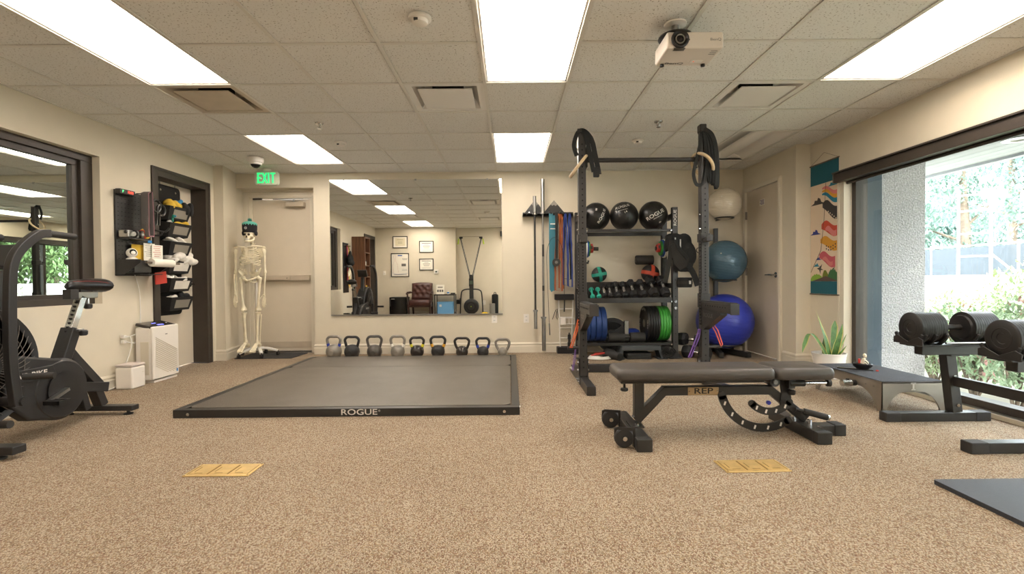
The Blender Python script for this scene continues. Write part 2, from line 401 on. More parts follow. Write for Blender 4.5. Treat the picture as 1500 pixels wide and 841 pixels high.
base_run('baseboard_right', [(XR, 4.90), (XR, 5.33), (3.11, 5.33), (3.11, 5.58)], 1)
base_run('baseboard_rear', [(-3.65, REAR), (-1.474, REAR), (-1.474, REAR2), (3.27, REAR2)], 1)

# ---- window_1: dark framed mirror glass in the left wall
w1 = struct('window_1', G().bx(-3.80, -3.79, 2.44, 4.4, .79, 2.10), 'black_matte')
g = G()
for (a, b, c, d) in ((2.44, 4.40, 2.04, 2.10), (2.44, 4.40, .79, .845), (2.44, 2.55, .845, 2.04), (4.28, 4.40, .845, 2.04)): g.bx(-3.79, -3.715, a, b, c, d)
obj('outer_frame', g, 'dark_frame', w1, bevel=.003)
g = G()
for (a, b, c, d) in ((2.55, 4.28, 1.99, 2.04), (2.55, 4.28, .845, .88), (2.55, 2.60, .88, 1.99), (4.22, 4.28, .88, 1.99)): g.bx(-3.79, -3.74, a, b, c, d)
obj('inner_frame', g, 'dark_frame', w1, bevel=.003)
obj('pane', G().bx(-3.785, -3.765, 2.6, 4.22, .88, 1.99), 'tinted_mirror', w1, smooth=False)

# ---- door_1: pale leaf in a deep dark frame, left wall
d1 = struct('door_1', G().bx(-3.86, -3.815, 5.11, 5.90, .012, 2.08), 'door_paint', bevel=.003)
g = G().bx(-3.94, -3.635, 5.05, 5.11, 0, 2.14).bx(-3.94, -3.635, 5.90, 5.95, 0, 2.14).bx(-3.94, -3.635, 5.11, 5.90, 2.08, 2.14)
g.bx(-3.65, -3.63, 5.02, 5.05, 0, 2.17).bx(-3.65, -3.63, 5.95, 5.985, 0, 2.17).bx(-3.65, -3.63, 5.05, 5.95, 2.14, 2.17)
obj('door_frame', g, 'dark_frame', d1, bevel=.002)
g = G().cyl((-3.815, 5.84, .95), (-3.80, 5.84, .95), .03, n=20).cyl((-3.80, 5.84, .95), (-3.755, 5.84, .95), .011).tube([(-3.76, 5.845, .95), (-3.755, 5.80, .952), (-3.757, 5.73, .95)], [.011, .010, .008], 10)
obj('lever_handle', g, 'chrome', d1)
g = G()
for z in (1.0,): g.cyl((-3.815, 5.86, z), (-3.812, 5.86, z), .01)
obj('lock_plate', g, 'steel', d1)
# ---- door_2: exit door in the recess of the back wall
d2 = struct('door_2', G().bx(-3.50, -2.72, 6.72, 6.765, .02, 2.09), 'door_paint', bevel=.003)
g = G().bx(-3.63, -3.50, 6.70, 6.80, 0, 2.19).bx(-2.72, -2.60, 6.70, 6.80, 0, 2.19).bx(-3.50, -2.72, 6.70, 6.80, 2.095, 2.19)
g.bx(-3.59, -3.545, 6.685, 6.70, 0, 2.14).bx(-2.69, -2.66, 6.685, 6.70, 0, 2.12).bx(-3.545, -2.69, 6.685, 6.70, 2.11, 2.14)
obj('door_frame', g, 'trim_paint', d2, bevel=.003)
g = G().bx(-3.50, -2.72, 6.70, 6.715, .01, .015).bx(-3.46, -2.73, 6.714, 6.72, .07, .155)
obj('kick_plate', g, 'vent_metal', d2, bevel=.001)
g = G().bx(-3.49, -2.72, 6.69, 6.72, .004, .03); obj('threshold', g, 'dull_steel', d2)
pb = obj('panic_bar', G().bx(-3.42, -2.725, 6.665, 6.72, .985, 1.06), 'vent_metal', d2, bevel=.005)
obj('push_pad', G().bx(-3.3, -2.98, 6.648, 6.666, .995, 1.05), 'vent_metal', pb, bevel=.003)
obj('screw', G().cyl((-3.02, 6.646, 1.02), (-3.02, 6.65, 1.02), .006), 'black_matte', pb)
dc = obj('door_closer', G().bx(-3.03, -2.78, 6.64, 6.72, 1.985, 2.05), 'vent_metal', d2, bevel=.006)
g = G().sweep([(-2.92, 6.665, 2.065), (-3.17, 6.60, 2.075)], .022, .008).sweep([(-3.17, 6.60, 2.083), (-2.80, 6.69, 2.095)], .022, .006).cyl((-2.92, 6.665, 2.05), (-2.92, 6.665, 2.08), .012)
obj('closer_arm', g, 'dull_steel', dc)
obj('frame_bracket', G().bx(-3.48, -3.36, 6.675, 6.70, 2.085, 2.105), 'dark_frame', d2)
# ---- door_3: plain pale door in the right wall
d3 = struct('door_3', G().bx(3.115, 3.16, 5.66, 6.44, .012, 2.085), 'door_paint', bevel=.003)
g = G().bx(3.085, 3.14, 6.44, 6.50, 0, 2.13).bx(3.085, 3.14, 5.60, 5.66, 0, 2.13).bx(3.085, 3.14, 5.66, 6.44, 2.085, 2.13).bx(3.08, 3.095, 5.615, 5.645, 0, 2.115)
obj('door_frame', g, 'trim_paint', d3, bevel=.003)
g = G().cyl((3.115, 5.73, 1.0), (3.105, 5.73, 1.0), .033, n=20).cyl((3.105, 5.73, 1.0), (3.05, 5.73, 1.0), .012).tube([(3.055, 5.725, 1.0), (3.05, 5.77, 1.002), (3.052, 5.86, 1.0)], [.012, .011, .009], 10)
obj('lever_handle', g, 'chrome', d3)
for z in (.3, 1.05, 1.78): obj('hinge', G().bx(3.09, 3.115, 6.432, 6.452, z - .05, z + .05), 'dull_steel', d3)
nt_ = obj('notice', G().bx(3.112, 3.115, 5.99, 6.11, 1.86, 1.935), 'paper', d3)
g = G()
mat('ink_purple', '6a5a86', .6)
for k in range(4): g.bx(3.1108, 3.112, 6.0, 6.1 - .02 * (k % 2), 1.923 - .016 * k - .004, 1.923 - .016 * k + .004)
obj('print_line', g, 'ink_purple', nt_, smooth=False)
# ---- door_4: dark framed opening behind the bookcase (seen in the mirror)
d4 = struct('door_4', G().bx(-3.80, -3.76, -.15, .67, .012, 2.08), 'door_paint')
obj('door_frame', G().bx(-3.9, -3.63, -.22, -.15, 0, 2.16).bx(-3.9, -3.63, .67, .74, 0, 2.16).bx(-3.9, -3.63, -.15, .67, 2.08, 2.16), 'dark_frame', d4)

# ---- window_2: the big window in the right wall
w2 = struct('window_2', G().bx(3.35, 3.44, 4.745, 4.80, .03, 1.99), 'dark_frame', bevel=.002)
mat('blue_frame', '36414a', .35)
g = G().bx(3.33, 3.44, .3, 4.745, .03, .085).bx(3.33, 3.44, .3, 4.745, 1.93, 1.99).bx(3.33, 3.44, .3, .38, .085, 1.93)
obj('frame', g, 'dark_frame', w2, bevel=.002)
obj('mullion', G().bx(3.34, 3.44, 1.50, 1.57, .085, 1.93), 'dark_frame', w2)
for a, b in ((1.57, 4.745), (.38, 1.50)): obj('pane', G().bx(3.385, 3.391, a, b, .085, 1.93), 'window_glass', w2, smooth=False)
obj('sill', G().bx(3.272, 3.34, .3, 4.85, .005, .028), 'dark_frame', w2)
g = G()
for k in range(5): g.bx(3.276 + k * .011, 3.281 + k * .011, .3, 4.8, .028, .033)
obj('sill_track', g, 'steel', w2, smooth=False)
struct('trim_1', G().bx(3.262, 3.27, 4.86, 4.885, .03, 2.0).bx(3.27, 3.35, 4.80, 4.858, .03, 1.998), 'trim_paint')
t = thing('roller_shade', 'dark roller shade housing running along the top of the window', 'blind', (3.27, 2.6, 1.9))
obj('housing', G().bx(-.055, .06, -2.25, 2.27, .0, .085), 'dark_frame', t, bevel=.004)
obj('lip', G().bx(-.075, .0, -2.25, 2.27, .085, .1), 'dark_frame', t, bevel=.002)
obj('end_cap', G().bx(-.058, .05, 2.27, 2.28, -.002, .1), 'dull_steel', t)
obj('bottom_rail', G().cyl((.035, -2.2, -.012), (.035, 2.2, -.012), .013, n=10), 'dark_frame', t)

# ---------------------------------------------------------------- outside the window
mat('pavement', 'c8c6bf', .9, var=.05); mat('soil', '8d8878', .95, var=.3, vscale=2)
struct('ground', G().bx(3.45, 40, -14, 60, -.45, -.35), 'soil', smooth=False)
struct('terrace', G().bx(7.2, 40, -14, 60, -.35, .85), 'pavement', smooth=False)
struct('trim_2', G().bx(7.0, 7.25, -14, 60, -.35, .98), mat('white_wall', 'dcdcd8', .9, var=.03) and 'white_wall', smooth=False)
pier = struct('wall_pier', G().bx(3.66, 4.24, 5.0, 5.9, -.4, 2.2), 'stucco', smooth=False)
struct('wall_jamb', G().bx(3.44, 3.66, 4.82, 5.6, -.4, 2.16), 'blue_frame', smooth=False)
struct('trim_3', G().bx(3.452, 3.50, 4.795, 4.83, -.3, 2.14), 'dark_frame', smooth=False)
mat('soffit_paint', '8b8f8e', .6)
sof = struct('soffit', G().bx(3.45, 4.95, -3, 9, 2.18, 2.85), 'soffit_paint', smooth=False)
for k in range(10):
    x = 3.46 + k * .149; o = obj('soffit_plank', G().bx(x, x + .143, -3, 9, 2.155, 2.182), 'soffit_paint', sof, smooth=False)
struct('trim_4', G().bx(4.95, 5.03, -3, 9, 2.13, 2.85), 'soffit_paint', smooth=False)
t = thing('soffit_light', 'round recessed downlight in the white soffit outside the window', 'downlight', (4.42, 4.25, 2.155))
obj('ring', G().lathe([(.06, 0), (.11, 0), (.115, -.012), (.075, -.015), (.06, 0)], 28), 'steel', t); obj('lens', G().lathe([(0, -.004), (.07, -.004), (.07, 0), (0, 0)], 24), 'dull_steel', t)
# fence on the terrace
mat('fence_panel', '333b40', .8, var=.1); mat('fence_metal', 'b9bec0', .5, .6)
ft = thing('fence', 'blue grey screened fence on the terrace beyond the window', 'fence', (11, 4, .85))
for k in range(7):
    obj('fence_panel', G().bx(-.01, .01, k * 2.2, k * 2.2 + 2.14, .03, .80), 'fence_panel', ft); obj('post', G().cyl((0, k * 2.2 - .03, 0), (0, k * 2.2 - .03, .9), .03, n=10), 'fence_metal', ft)
    obj('rail', G().cyl((0, k * 2.2, .84), (0, k * 2.2 + 2.2, .84), .018, n=8), 'fence_metal', ft)
lt = thing('pipe_frame', 'tall white pipe frame with rungs standing before the fence', 'pipe frame', (10.2, 10.75, .85), R(-42))
for x in (-.26, .26): obj('upright', G().cyl((x, 0, 0), (x, 0, 2.0), .028, n=10), 'white_paint', lt)
for z in (.55, 1.05, 1.55, 1.9): obj('rung', G().cyl((-.26, 0, z), (.26, 0, z), .018, n=8), 'white_paint', lt)
obj('brace', G().cyl((.26, 0, .6), (.75, .05, .05), .02, n=8), 'white_paint', lt)
def leafmat(nm, c, var=.35):
    m = mat(nm, c, .6, var=var, vscale=1.5); b = nodes(m)[2]; b.inputs['Subsurface Weight'].default_value = 0
    return nm
def foliage(blobs, n, size, seed):
    rnd = random.Random(seed); g = G(); tot = sum(b[1] ** 2 for b in blobs)
    for c, r, *sq in blobs:
        k = int(n * r * r / tot); zq = sq[0] if sq else 1
        for _ in range(k):
            d = Vector((rnd.gauss(0, 1), rnd.gauss(0, 1), rnd.gauss(0, 1))).normalized() * r * rnd.uniform(.55, 1.05) ** .7
            p = Vector(c) + Vector((d.x, d.y, d.z * zq)); s = size * rnd.uniform(.6, 1.3)
            q = Matrix.Rotation(rnd.uniform(0, 6.3), 3, 'Z') @ Matrix.Rotation(rnd.uniform(-1.2, 1.2), 3, 'X')
            g.add([p + q @ Vector(v) for v in ((-s * .35, 0, 0), (0, -s, .1 * s), (s * .35, 0, 0), (0, s, .1 * s))], [(0, 1, 2, 3)])
    return g
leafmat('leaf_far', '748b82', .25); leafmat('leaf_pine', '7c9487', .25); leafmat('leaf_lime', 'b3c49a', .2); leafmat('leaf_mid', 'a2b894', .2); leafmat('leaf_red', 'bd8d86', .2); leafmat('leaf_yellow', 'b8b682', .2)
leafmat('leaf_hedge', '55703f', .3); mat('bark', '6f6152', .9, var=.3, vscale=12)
def tree(loc, h, blobs, n, size, lm, label, seed):
    t = thing('tree', label, 'tree', loc, 0, 'trees beyond the fence')
    g = G().tube(curve([(0, 0, 0), (.05, .05, h * .3), (-.08, .0, h * .6), (.03, .02, h * .92)], 4), [.16 - .12 * i / 12 for i in range(13)], 8)
    for b in blobs[:5]: g.tube([(0, 0, max(.4, b[0][2] - b[1] * .9)), b[0]], [.05, .02], 6)
    obj('trunk', g, 'bark', t); obj('crown', foliage(blobs, n, size, seed), lm, t, smooth=False, kind='stuff')
rt_ = random.Random(3)
def blobs(h, r, k, z0=.1): return [((rt_.uniform(-r, r) * (1 - .5 * i / k), rt_.uniform(-r, r) * (1 - .5 * i / k), h * (z0 + (1 - z0) * i / k)), r * rt_.uniform(.45, .75) * (1.1 - .6 * i / k)) for i in range(k)]
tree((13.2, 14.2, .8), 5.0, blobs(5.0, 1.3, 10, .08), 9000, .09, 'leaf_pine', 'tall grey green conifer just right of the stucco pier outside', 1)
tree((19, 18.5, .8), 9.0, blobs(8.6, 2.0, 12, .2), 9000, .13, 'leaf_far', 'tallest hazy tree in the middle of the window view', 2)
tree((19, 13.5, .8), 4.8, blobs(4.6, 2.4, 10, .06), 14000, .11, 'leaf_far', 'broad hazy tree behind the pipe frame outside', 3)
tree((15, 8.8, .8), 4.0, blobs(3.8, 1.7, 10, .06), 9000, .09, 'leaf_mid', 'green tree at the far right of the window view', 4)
tree((11.5, 1.2, .8), 5.0, blobs(4.8, 2.2, 12, .04), 15000, .13, 'leaf_hedge', 'bushy green tree outside, seen reflected in the dark framed glass', 5)
tree((11, -2.6, .8), 5.0, blobs(4.8, 2.4, 12, .04), 15000, .13, 'leaf_hedge', 'bushy green tree outside behind the viewer', 6)
tree((11, -7.0, .8), 5.2, blobs(5, 2.4, 12, .04), 12000, .14, 'leaf_hedge', 'farthest bushy tree outside behind the viewer', 8)
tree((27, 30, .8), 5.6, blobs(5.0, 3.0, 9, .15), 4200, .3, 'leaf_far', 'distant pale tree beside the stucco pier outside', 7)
def shrub(loc, r, h, lm, label, seed, n=2600, size=.05, flower=None):
    t = thing('shrub', label, 'shrub', loc, 0, 'shrubs under the window'); rnd = random.Random(seed); g = G(); bl = []
    for k in range(9):
        a = rnd.uniform(0, 6.3); q = rnd.uniform(.2, 1) * r; tip = Vector((q * math.cos(a), q * math.sin(a), h * rnd.uniform(.55, 1)))
        g.tube(curve([(0, 0, 0), tip * .5 + Vector((0, 0, .08 * h)), tip], 3), [.014, .012, .01, .009, .007, .005, .004], 6); bl.append((tip, r * rnd.uniform(.35, .5), .8)); bl.append((tip * .55 + Vector((0, 0, .02)), r * .4, 1.0))
    obj('branches', g, 'bark', t); obj('leaves', foliage(bl, n, size, seed + 50), lm, t, smooth=False, kind='stuff')
    if flower: obj('flowers', foliage(bl, n // 7, size * .8, seed + 90), flower, t, smooth=False, kind='stuff')
SHR = [((5.0, 5.75), .42, 1.0, 'leaf_lime', 'leaf_red', 'lime shrub with pink blooms nearest the stucco pier'),
       ((4.75, 5.0), .42, 1.0, 'leaf_mid', 'leaf_red', 'green shrub with red blooms behind the far dumbbell'),
       ((5.65, 5.95), .45, 1.1, 'leaf_lime', 'leaf_yellow', 'tall yellow green shrub against the white garden wall'),
       ((6.3, 7.1), .42, .95, 'leaf_yellow', None, 'yellowish shrub farthest along the white garden wall'),
       ((4.5, 4.35), .40, 1.05, 'leaf_mid', 'leaf_red', 'low green shrub with red blooms under the dumbbell stand'),
       ((5.6, 5.1), .45, 1.35, 'leaf_lime', 'leaf_yellow', 'tall lime shrub seen above the near dumbbell'),
       ((4.7, 2.6), .45, 1.1, 'leaf_lime', 'leaf_red', 'lime shrub outside at the right end of the view'),
       ((6.4, 6.35), .38, 1.15, 'leaf_lime', None, 'slender lime shrub in front of the white garden wall'),
       ((6.0, 1.6), .55, 1.5, 'leaf_mid', None, 'green shrub outside level with the viewer'),
       ((5.2, .6), .55, 1.3, 'leaf_lime', None, 'lime shrub outside behind the viewer')]
for k, (p, r, h, lm, fl, lb) in enumerate(SHR): shrub((p[0], p[1], -.35), r, h, lm, lb, 11 + k, n=2000, size=.04, flower=fl)
# ---------------------------------------------------------------- deadlift platform and mirror wall
t = thing('lifting_platform', 'low black lifting platform with rubber top and steel border', 'platform', (-1.18, 3.5, 0))
mat('rubber_top', '5c554d', .38, var=.14, vscale=5, bump=.25, bscale=220)
w, d, hgt = 2.48, 2.46, .058
g = G()
g.bx(-w / 2, w / 2, 0, .06, 0, hgt).bx(-w / 2, w / 2, d - .06, d, 0, hgt).bx(-w / 2, -w / 2 + .06, .06, d - .06, 0, hgt).bx(w / 2 - .06, w / 2, .06, d - .06, 0, hgt)
obj('frame', g, 'black_steel', t, bevel=.003)
for k, (a, b) in enumerate(((.068, 1.72), (1.724, d - .068))):
    obj('rubber_mat', G().prism(rrect(w - .134, b - a, .05 if 1 else 0, 4, 0, (a + b) / 2), .004, hgt + .001), 'rubber_top', t, smooth=False)
g = G(); put_text(g, 'ROGUE', .058, T(.09, -.0008, .031) @ AYN, 1.35, .012); put_text(g, '®', .02, T(.235, -.0008, .04) @ AYN)
obj('lettering', g, 'letter_white', t, smooth=False)
for x, y in ((-w / 2 + .11, -.004), (w / 2 - .11, -.004)): obj('bolt', G().cyl((x, .001, .028), (x, -.006, .028), .012, n=6).cyl((x, -.006, .028), (x, -.012, .028), .006, n=8), 'chrome', t)
for y in (.12, d - .12): obj('bolt', G().cyl((w / 2 - .001, y, .028), (w / 2 + .006, y, .028), .012, n=6), 'chrome', t)

t = thing('wall_mirror', 'large frameless wall mirror above the row of kettlebells', 'mirror', (-1.243, YB, .52))
obj('glass', G().bx(-1.139, 1.139, -.012, -.006, 0, 1.79), 'mirror_silver', t, smooth=False)
obj('backing', G().bx(-1.14, 1.14, -.0062, 0, -.001, 1.791), 'dull_steel', t, smooth=False)
obj('channel', G().bx(-1.14, 1.14, -.018, 0, -.012, .006), 'steel', t)
for x in (-.95, 0, .95): obj('clip', G().bx(x - .012, x + .012, -.017, 0, 1.775, 1.797), 'steel', t, bevel=.002)

# ---- kettlebells
def kettlebell(x, r, hw, H, m, mh, ring, label, hr=.0165):
    t = thing('kettlebell', label, 'kettlebell', (x, 6.22, 0), random.uniform(-.1, .1), 'kettlebells along the wall')
    b = G().lathe([(0, 0), (r * .62, 0), (r * .8, .012), (r * .97, r * .55), (r, r * .8), (r * .95, r * 1.15), (r * .8, r * 1.45), (r * .55, r * 1.65), (r * .2, r * 1.74), (0, r * 1.76)], 28)
    obj('bell', b, m, t)
    zt = H - hr; zb = r * 1.42
    hp = curve([(-r * .62, 0, zb - .03), (-hw * .86, 0, zb + .03), (-hw, 0, (zb + zt) / 2 + .02), (-hw * .9, 0, zt - .02), (-hw * .62, 0, zt), (0, 0, zt + .001), (hw * .62, 0, zt), (hw * .9, 0, zt - .02), (hw, 0, (zb + zt) / 2 + .02), (hw * .86, 0, zb + .03), (r * .62, 0, zb - .03)], 5)
    obj('handle', G().tube(hp, hr, 10), mh, t)
    obj('badge', G().cyl((0, -r * .93, r * .72), (0, -r * 1.03, r * .72), r * .34, n=20), m, t, bevel=.003)
    if ring:
        for s in (0, -1):
            a, c = (hp[3], hp[6]) if s == 0 else (hp[-4], hp[-7]); obj('colour_band', G().tube([a, c], hr + .002, 12), ring, t)
mat('kb_grey', '8b857c', .4, .35, var=.08); mat('kb_dark', '2c2a29', .55, var=.1); mat('kb_gloss', '3c3733', .22, .2); mat('kb_mid', '55504b', .32, .25)
mat('band_blue', '2c3f9e', .5); mat('band_white', 'e6e2da', .5); mat('band_yellow', 'd6cd32', .5); mat('band_orange', 'e0a32c', .5)
KB = [(-2.245, .098, .085, .285, 'kb_grey', 'kb_grey', 'band_blue', 'big grey kettlebell with blue bands on its handle'),
      (-2.015, .096, .09, .278, 'kb_dark', 'kb_dark', None, 'matte black kettlebell next to the big grey one, without coloured bands'),
      (-1.73, .094, .09, .282, 'kb_mid', 'kb_mid', None, 'dark grey glossy kettlebell with squarish handle, without coloured bands'),
      (-1.435, .088, .09, .28, 'kb_grey', 'kb_grey', 'band_white', 'grey kettlebell with white bands on its handle'),
      (-1.19, .086, .085, .262, 'kb_gloss', 'kb_gloss', 'band_yellow', 'glossy dark kettlebell with lemon yellow bands'),
      (-.925, .086, .092, .27, 'kb_dark', 'kb_dark', 'band_orange', 'matte black kettlebell with orange bands'),
      (-.62, .078, .092, .25, 'kb_gloss', 'kb_gloss', None, 'glossy dark kettlebell between the orange banded and the small blue banded one'),
      (-.355, .074, .082, .246, 'kb_dark', 'kb_dark', 'band_blue', 'small matte black kettlebell with thin blue bands'),
      (-.105, .064, .086, .23, 'kb_grey', 'kb_grey', None, 'smallest light grey kettlebell at the right end of the row')]
for k in KB: kettlebell(*k)

# ---- wall outlets and switches
def outlet(name, loc, rz, label, kind='duplex'):
    t = thing(name, label, 'outlet' if kind == 'duplex' else 'switch', loc, rz)
    obj('cover_plate', G().prism(rrect(.072, .116, .006, 3), 0, .005, AYN), 'white_plastic', t)
    if kind == 'duplex':
        for z in (-.024, .024):
            r_ = obj('socket', G().prism(rrect(.034, .03, .01, 3, 0, z), .0045, .0075, AYN), 'white_paint', t)
            obj('slot', G().bx(-.008, -.005, -.0085, -.007, z - .006, z + .006).bx(.005, .008, -.0085, -.007, z - .006, z + .006), 'black_matte', r_)
    else:
        obj('toggle', G().bx(-.016, .016, -.009, -.004, -.032, .032), 'white_paint', t, bevel=.002); obj('toggle_gap', G().bx(-.003, .003, -.0098, -.0088, -.016, .0), 'dull_steel', t)
    return t
outlet('wall_outlet', (-.215, YB, .455), 0, 'white wall outlet just below the right end of the mirror')
outlet('wall_outlet', (.21, YB, .455), 0, 'white wall outlet left of the hanging barbells')
outlet('wall_outlet', (XL, 4.60, .445), -PI / 2, 'white wall outlet with two plugs behind the white cube')

# ---- barbell hanger with bars and bands
t = thing('barbell_hanger', 'dark steel mountain shaped barbell hanger on the back wall', 'rack', (.50, YB, 1.83))
g = G()
for cx, w_, h_ in ((-.165, .155, .20), (.09, .16, .19)):
    g.prism([(cx - w_, 0), (cx + w_, 0), (cx, h_)], .0, .006, AYN)
obj('mountain_plate', g, 'black_steel', t, smooth=False)
g = G()
for cx, w_, h_ in ((-.165, .155, .20), (.09, .16, .19)): g.prism([(cx - .045, h_ * .70), (cx - .02, h_ * .62), (cx, h_ * .70), (cx + .02, h_ * .6), (cx + .045, h_ * .70), (cx, h_)], .006, .008, AYN)
obj('snow_cap', g, 'dull_steel', t, smooth=False)
obj('shelf_bar', G().bx(-.33, .33, -.12, 0, -.03, 0).bx(-.33, .33, -.12, -.112, -.03, .016), 'black_steel', t, bevel=.003)
PEGS = [(.50 - .5) + k for k in (-.28, -.185, -.065, .035, .075, .16, .215, .28)]
for x in PEGS: obj('peg', G().tube([(x, -.11, -.012), (x, -.18, -.012), (x, -.185, .008)], .008, 8), 'black_steel', t)
for x in (-.24, -.09, .02, .17): obj('bolt', G().cyl((x, -.008, .03), (x, -.014, .03), .011, n=6), 'chrome', t)
def barbell(x, ztop, zbot, sl_top, sl_bot, label, rs, rsh):
    y = 6.375
    t = thing('barbell', label, 'barbell', (x, y, zbot), 0, 'barbells hanging on the wall'); L = ztop - zbot
    sh = obj('shaft', G().cyl((0, 0, sl_bot), (0, 0, L - sl_top), rsh, n=12), 'dull_steel' if rs > .023 else 'black_steel', t)
    for a, b in ((.35, .38), (.55, .62)): obj('knurl', G().cyl((0, 0, L * a), (0, 0, L * b), rsh + .0008, n=12), 'black_steel', sh)
    obj('sleeve', G().lathe([(0, 0), (rs, 0), (rs, sl_bot - .02), (rs * 1.45, sl_bot - .02), (rs * 1.45, sl_bot), (0, sl_bot)], 18), 'steel', t)
    obj('sleeve', G().lathe([(0, L), (rs, L), (rs, L - sl_top + .02), (rs * 1.45, L - sl_top + .02), (rs * 1.45, L - sl_top), (0, L - sl_top)], 18), 'steel', t)
barbell(.325, 2.05, .33, .24, .245, 'shorter dark shafted barbell hanging vertically on the wall', .022, .0125)
barbell(.43, 2.27, .045, .45, .44, 'longer steel barbell hanging vertically beside the shorter one', .025, .014)
mat('band_teal', '2b6d7c', .6); mat('band_rust', 'a85a2c', .6); mat('band_cobalt', '34488f', .6); mat('band_black', '1f1f20', .6)
def band(x, z0, z1, w_, sp, m, label, y=6.345, seed=0):
    rnd = random.Random(seed); n = 14; pts = []
    for i in range(n + 1):
        u = i / n; pts.append((-sp * (.3 + .7 * math.sin(PI * min(1, u * 1.15) * .5)) + rnd.uniform(-.003, .003), rnd.uniform(-.004, .004), (z1 - z0) * (1 - u)))
    for i in range(n + 1):
        u = 1 - i / n; pts.append((sp * (.3 + .7 * math.sin(PI * min(1, u * 1.15) * .5)) + rnd.uniform(-.003, .003), rnd.uniform(-.004, .004) + .004, (z1 - z0) * (1 - u) + (.0 if i else -.012)))
    pts[0] = (0, 0, z1 - z0 + .004)
    g = G(); g.sweep(pts, w_, .004, up=None, closed=True)
    fr = [Vector(p) for p in pts]; g = G(); rings = []
    m_ = len(fr)
    for i in range(m_):
        tg = (fr[(i + 1) % m_] - fr[i - 1]).normalized(); w = Vector((1, .45, 0)).normalized() if abs(tg.z) > .5 else Vector((0, 1, 0)); nrm = tg.cross(w).normalized()
        rings.append([fr[i] + w * a * w_ / 2 + nrm * b * .002 for a, b in ((-1, -1), (1, -1), (1, 1), (-1, 1))])
    g.loft(rings, False, True)
    one('resistance_band', g, m, label, 'exercise band', (x, y, z0), 0, 'bands hanging from the wall rack')
# wide teal strap pair
t = thing('stretch_strap', 'wide teal stretch strap hanging from the barbell hanger', 'exercise band', (.553, 6.35, .82))
obj('strap', G().sweep([(-.02, 0, 1.0), (-.022, .01, .5), (-.016, .0, .02), (0, -.004, 0)], .05, .004, up=(0, 1, 0)), 'band_teal', t)
obj('strap', G().sweep([(.025, .008, .98), (.024, .016, .5), (.018, .006, .05), (0, .0, .01)], .045, .004, up=(0, 1, 0)), 'band_teal', t)
g = G().bx(-.03, .035, -.006, .012, .86, .875).bx(-.03, .035, -.006, .012, .80, .81); obj('stitching', g, 'letter_white', t)
t = thing('door_anchor_strap', 'black anchor strap with round buckle hanging before the teal strap', 'strap', (.60, 6.32, 1.10))
obj('strap', G().sweep([(0, .0, .73), (.004, .005, .4), (0, -.003, .14)], .035, .004, up=(0, 1, 0)), 'strap', t)
obj('buckle', G().prism(circ(.052, 18), -.015, .015, T(-.005, 0, .09) @ AYN), 'black_plastic', t, bevel=.004); obj('buckle_button', G().prism(circ(.02, 14), .015, .022, T(-.005, 0, .09) @ AYN), 'dull_steel', t)
t = thing('jump_rope', 'thin black jump rope hanging in a long loop on the wall', 'jump rope', (.57, 6.34, .27))
obj('cable', G().tube(curve([(-.07, 0, .12), (-.085, 0, .6), (-.095, 0, 1.0), (-.06, -.01, 1.18), (0, -.02, 1.24), (.06, -.02, 1.2), (.11, -.015, 1.05), (.125, 0, .7), (.13, 0, .42)], 6), .003, 6), 'black_matte', t)
obj('handle', G().cyl((-.07, 0, .13), (-.065, 0, -.02), .009, n=10), 'dull_steel', t); obj('handle', G().cyl((.13, 0, .43), (.125, 0, .28), .009, n=10), 'black_plastic', t)
band(.628, .83, 1.815, .022, .045, 'band_rust', 'rust orange loop band hanging beside the teal strap', seed=1)
band(.665, .86, 1.815, .02, .03, 'band_rust', 'narrower rust orange loop band behind the blue one', y=6.36, seed=2)
band(.715, .90, 1.815, .018, .028, 'band_cobalt', 'cobalt blue loop band with a thin drape on the hanger', seed=3)
band(.775, .88, 1.815, .02, .026, 'band_cobalt', 'right hand cobalt blue loop band next to the rack', seed=4)
band(.74, .98, 1.815, .03, .05, 'band_black', 'black loop band hanging behind the blue bands', y=6.37, seed=5)

# ---- white climbing ladder model hanging between two black blocks
t = thing('wall_ladder', 'small white wire ladder standing between two black blocks by the rack', 'ladder', (.735, 6.44, .0))
obj('base_block', G().bx(-.13, .12, -.06, .06, 0, .085), 'black_matte', t, bevel=.006)
obj('top_block', G().bx(-.15, .10, -.03, .08, .70, .775), 'black_matte', t, bevel=.006)
for x0, x1 in ((-.10, -.085), (.09, .065)): obj('side_rail', G().cyl((x1 + (.0), 0, .085), (x0, .02, .70), .008, n=8) , 'white_paint', t)
for z in (.20, .33, .47, .58): obj('rung', G().cyl((-.093, .01, z), (.078, .01, z), .007, n=8), 'white_paint', t)
obj('white_bracket', G().bx(-.085, -.01, -.03, 0, .37, .47), 'white_plastic', t, bevel=.01)
g = G()
for z in (.385, .46): g.cyl((-.01, -.02, z), (.10, -.03, z), .006, n=8)
g.cyl((.10, -.03, .385), (.10, -.03, .46), .006, n=8).cyl((.03, -.025, .385), (.03, -.025, .46), .006, n=8); obj('wire_frame', g, 'white_paint', t)
t = thing('hand_gripper', 'pair of dark wire clips hanging on the wall left of the white ladder', 'clip', (.60, 6.50, .44))
obj('wire', G().tube([(-.045, 0, 0), (-.01, 0, .1), (.0, 0, .125), (.012, 0, .1), (.005, 0, .03), (.02, 0, 0), (.035, 0, .03), (.018, 0, .14)], .004, 6), 'black_matte', t); obj('hook', G().cyl((.005, .03, .13), (.005, -.01, .13), .004, n=6), 'dull_steel', t)
one('massage_stick', G().lathe([(0, 0), (.022, 0), (.022, .06), (.016, .065), (.016, .10), (.022, .105), (.02, .16), (.008, .165), (.008, .185), (0, .19)], 14), 'black_plastic', 'small black upright gripper on the block of the white ladder', 'handle', (.765, 6.405, .086))

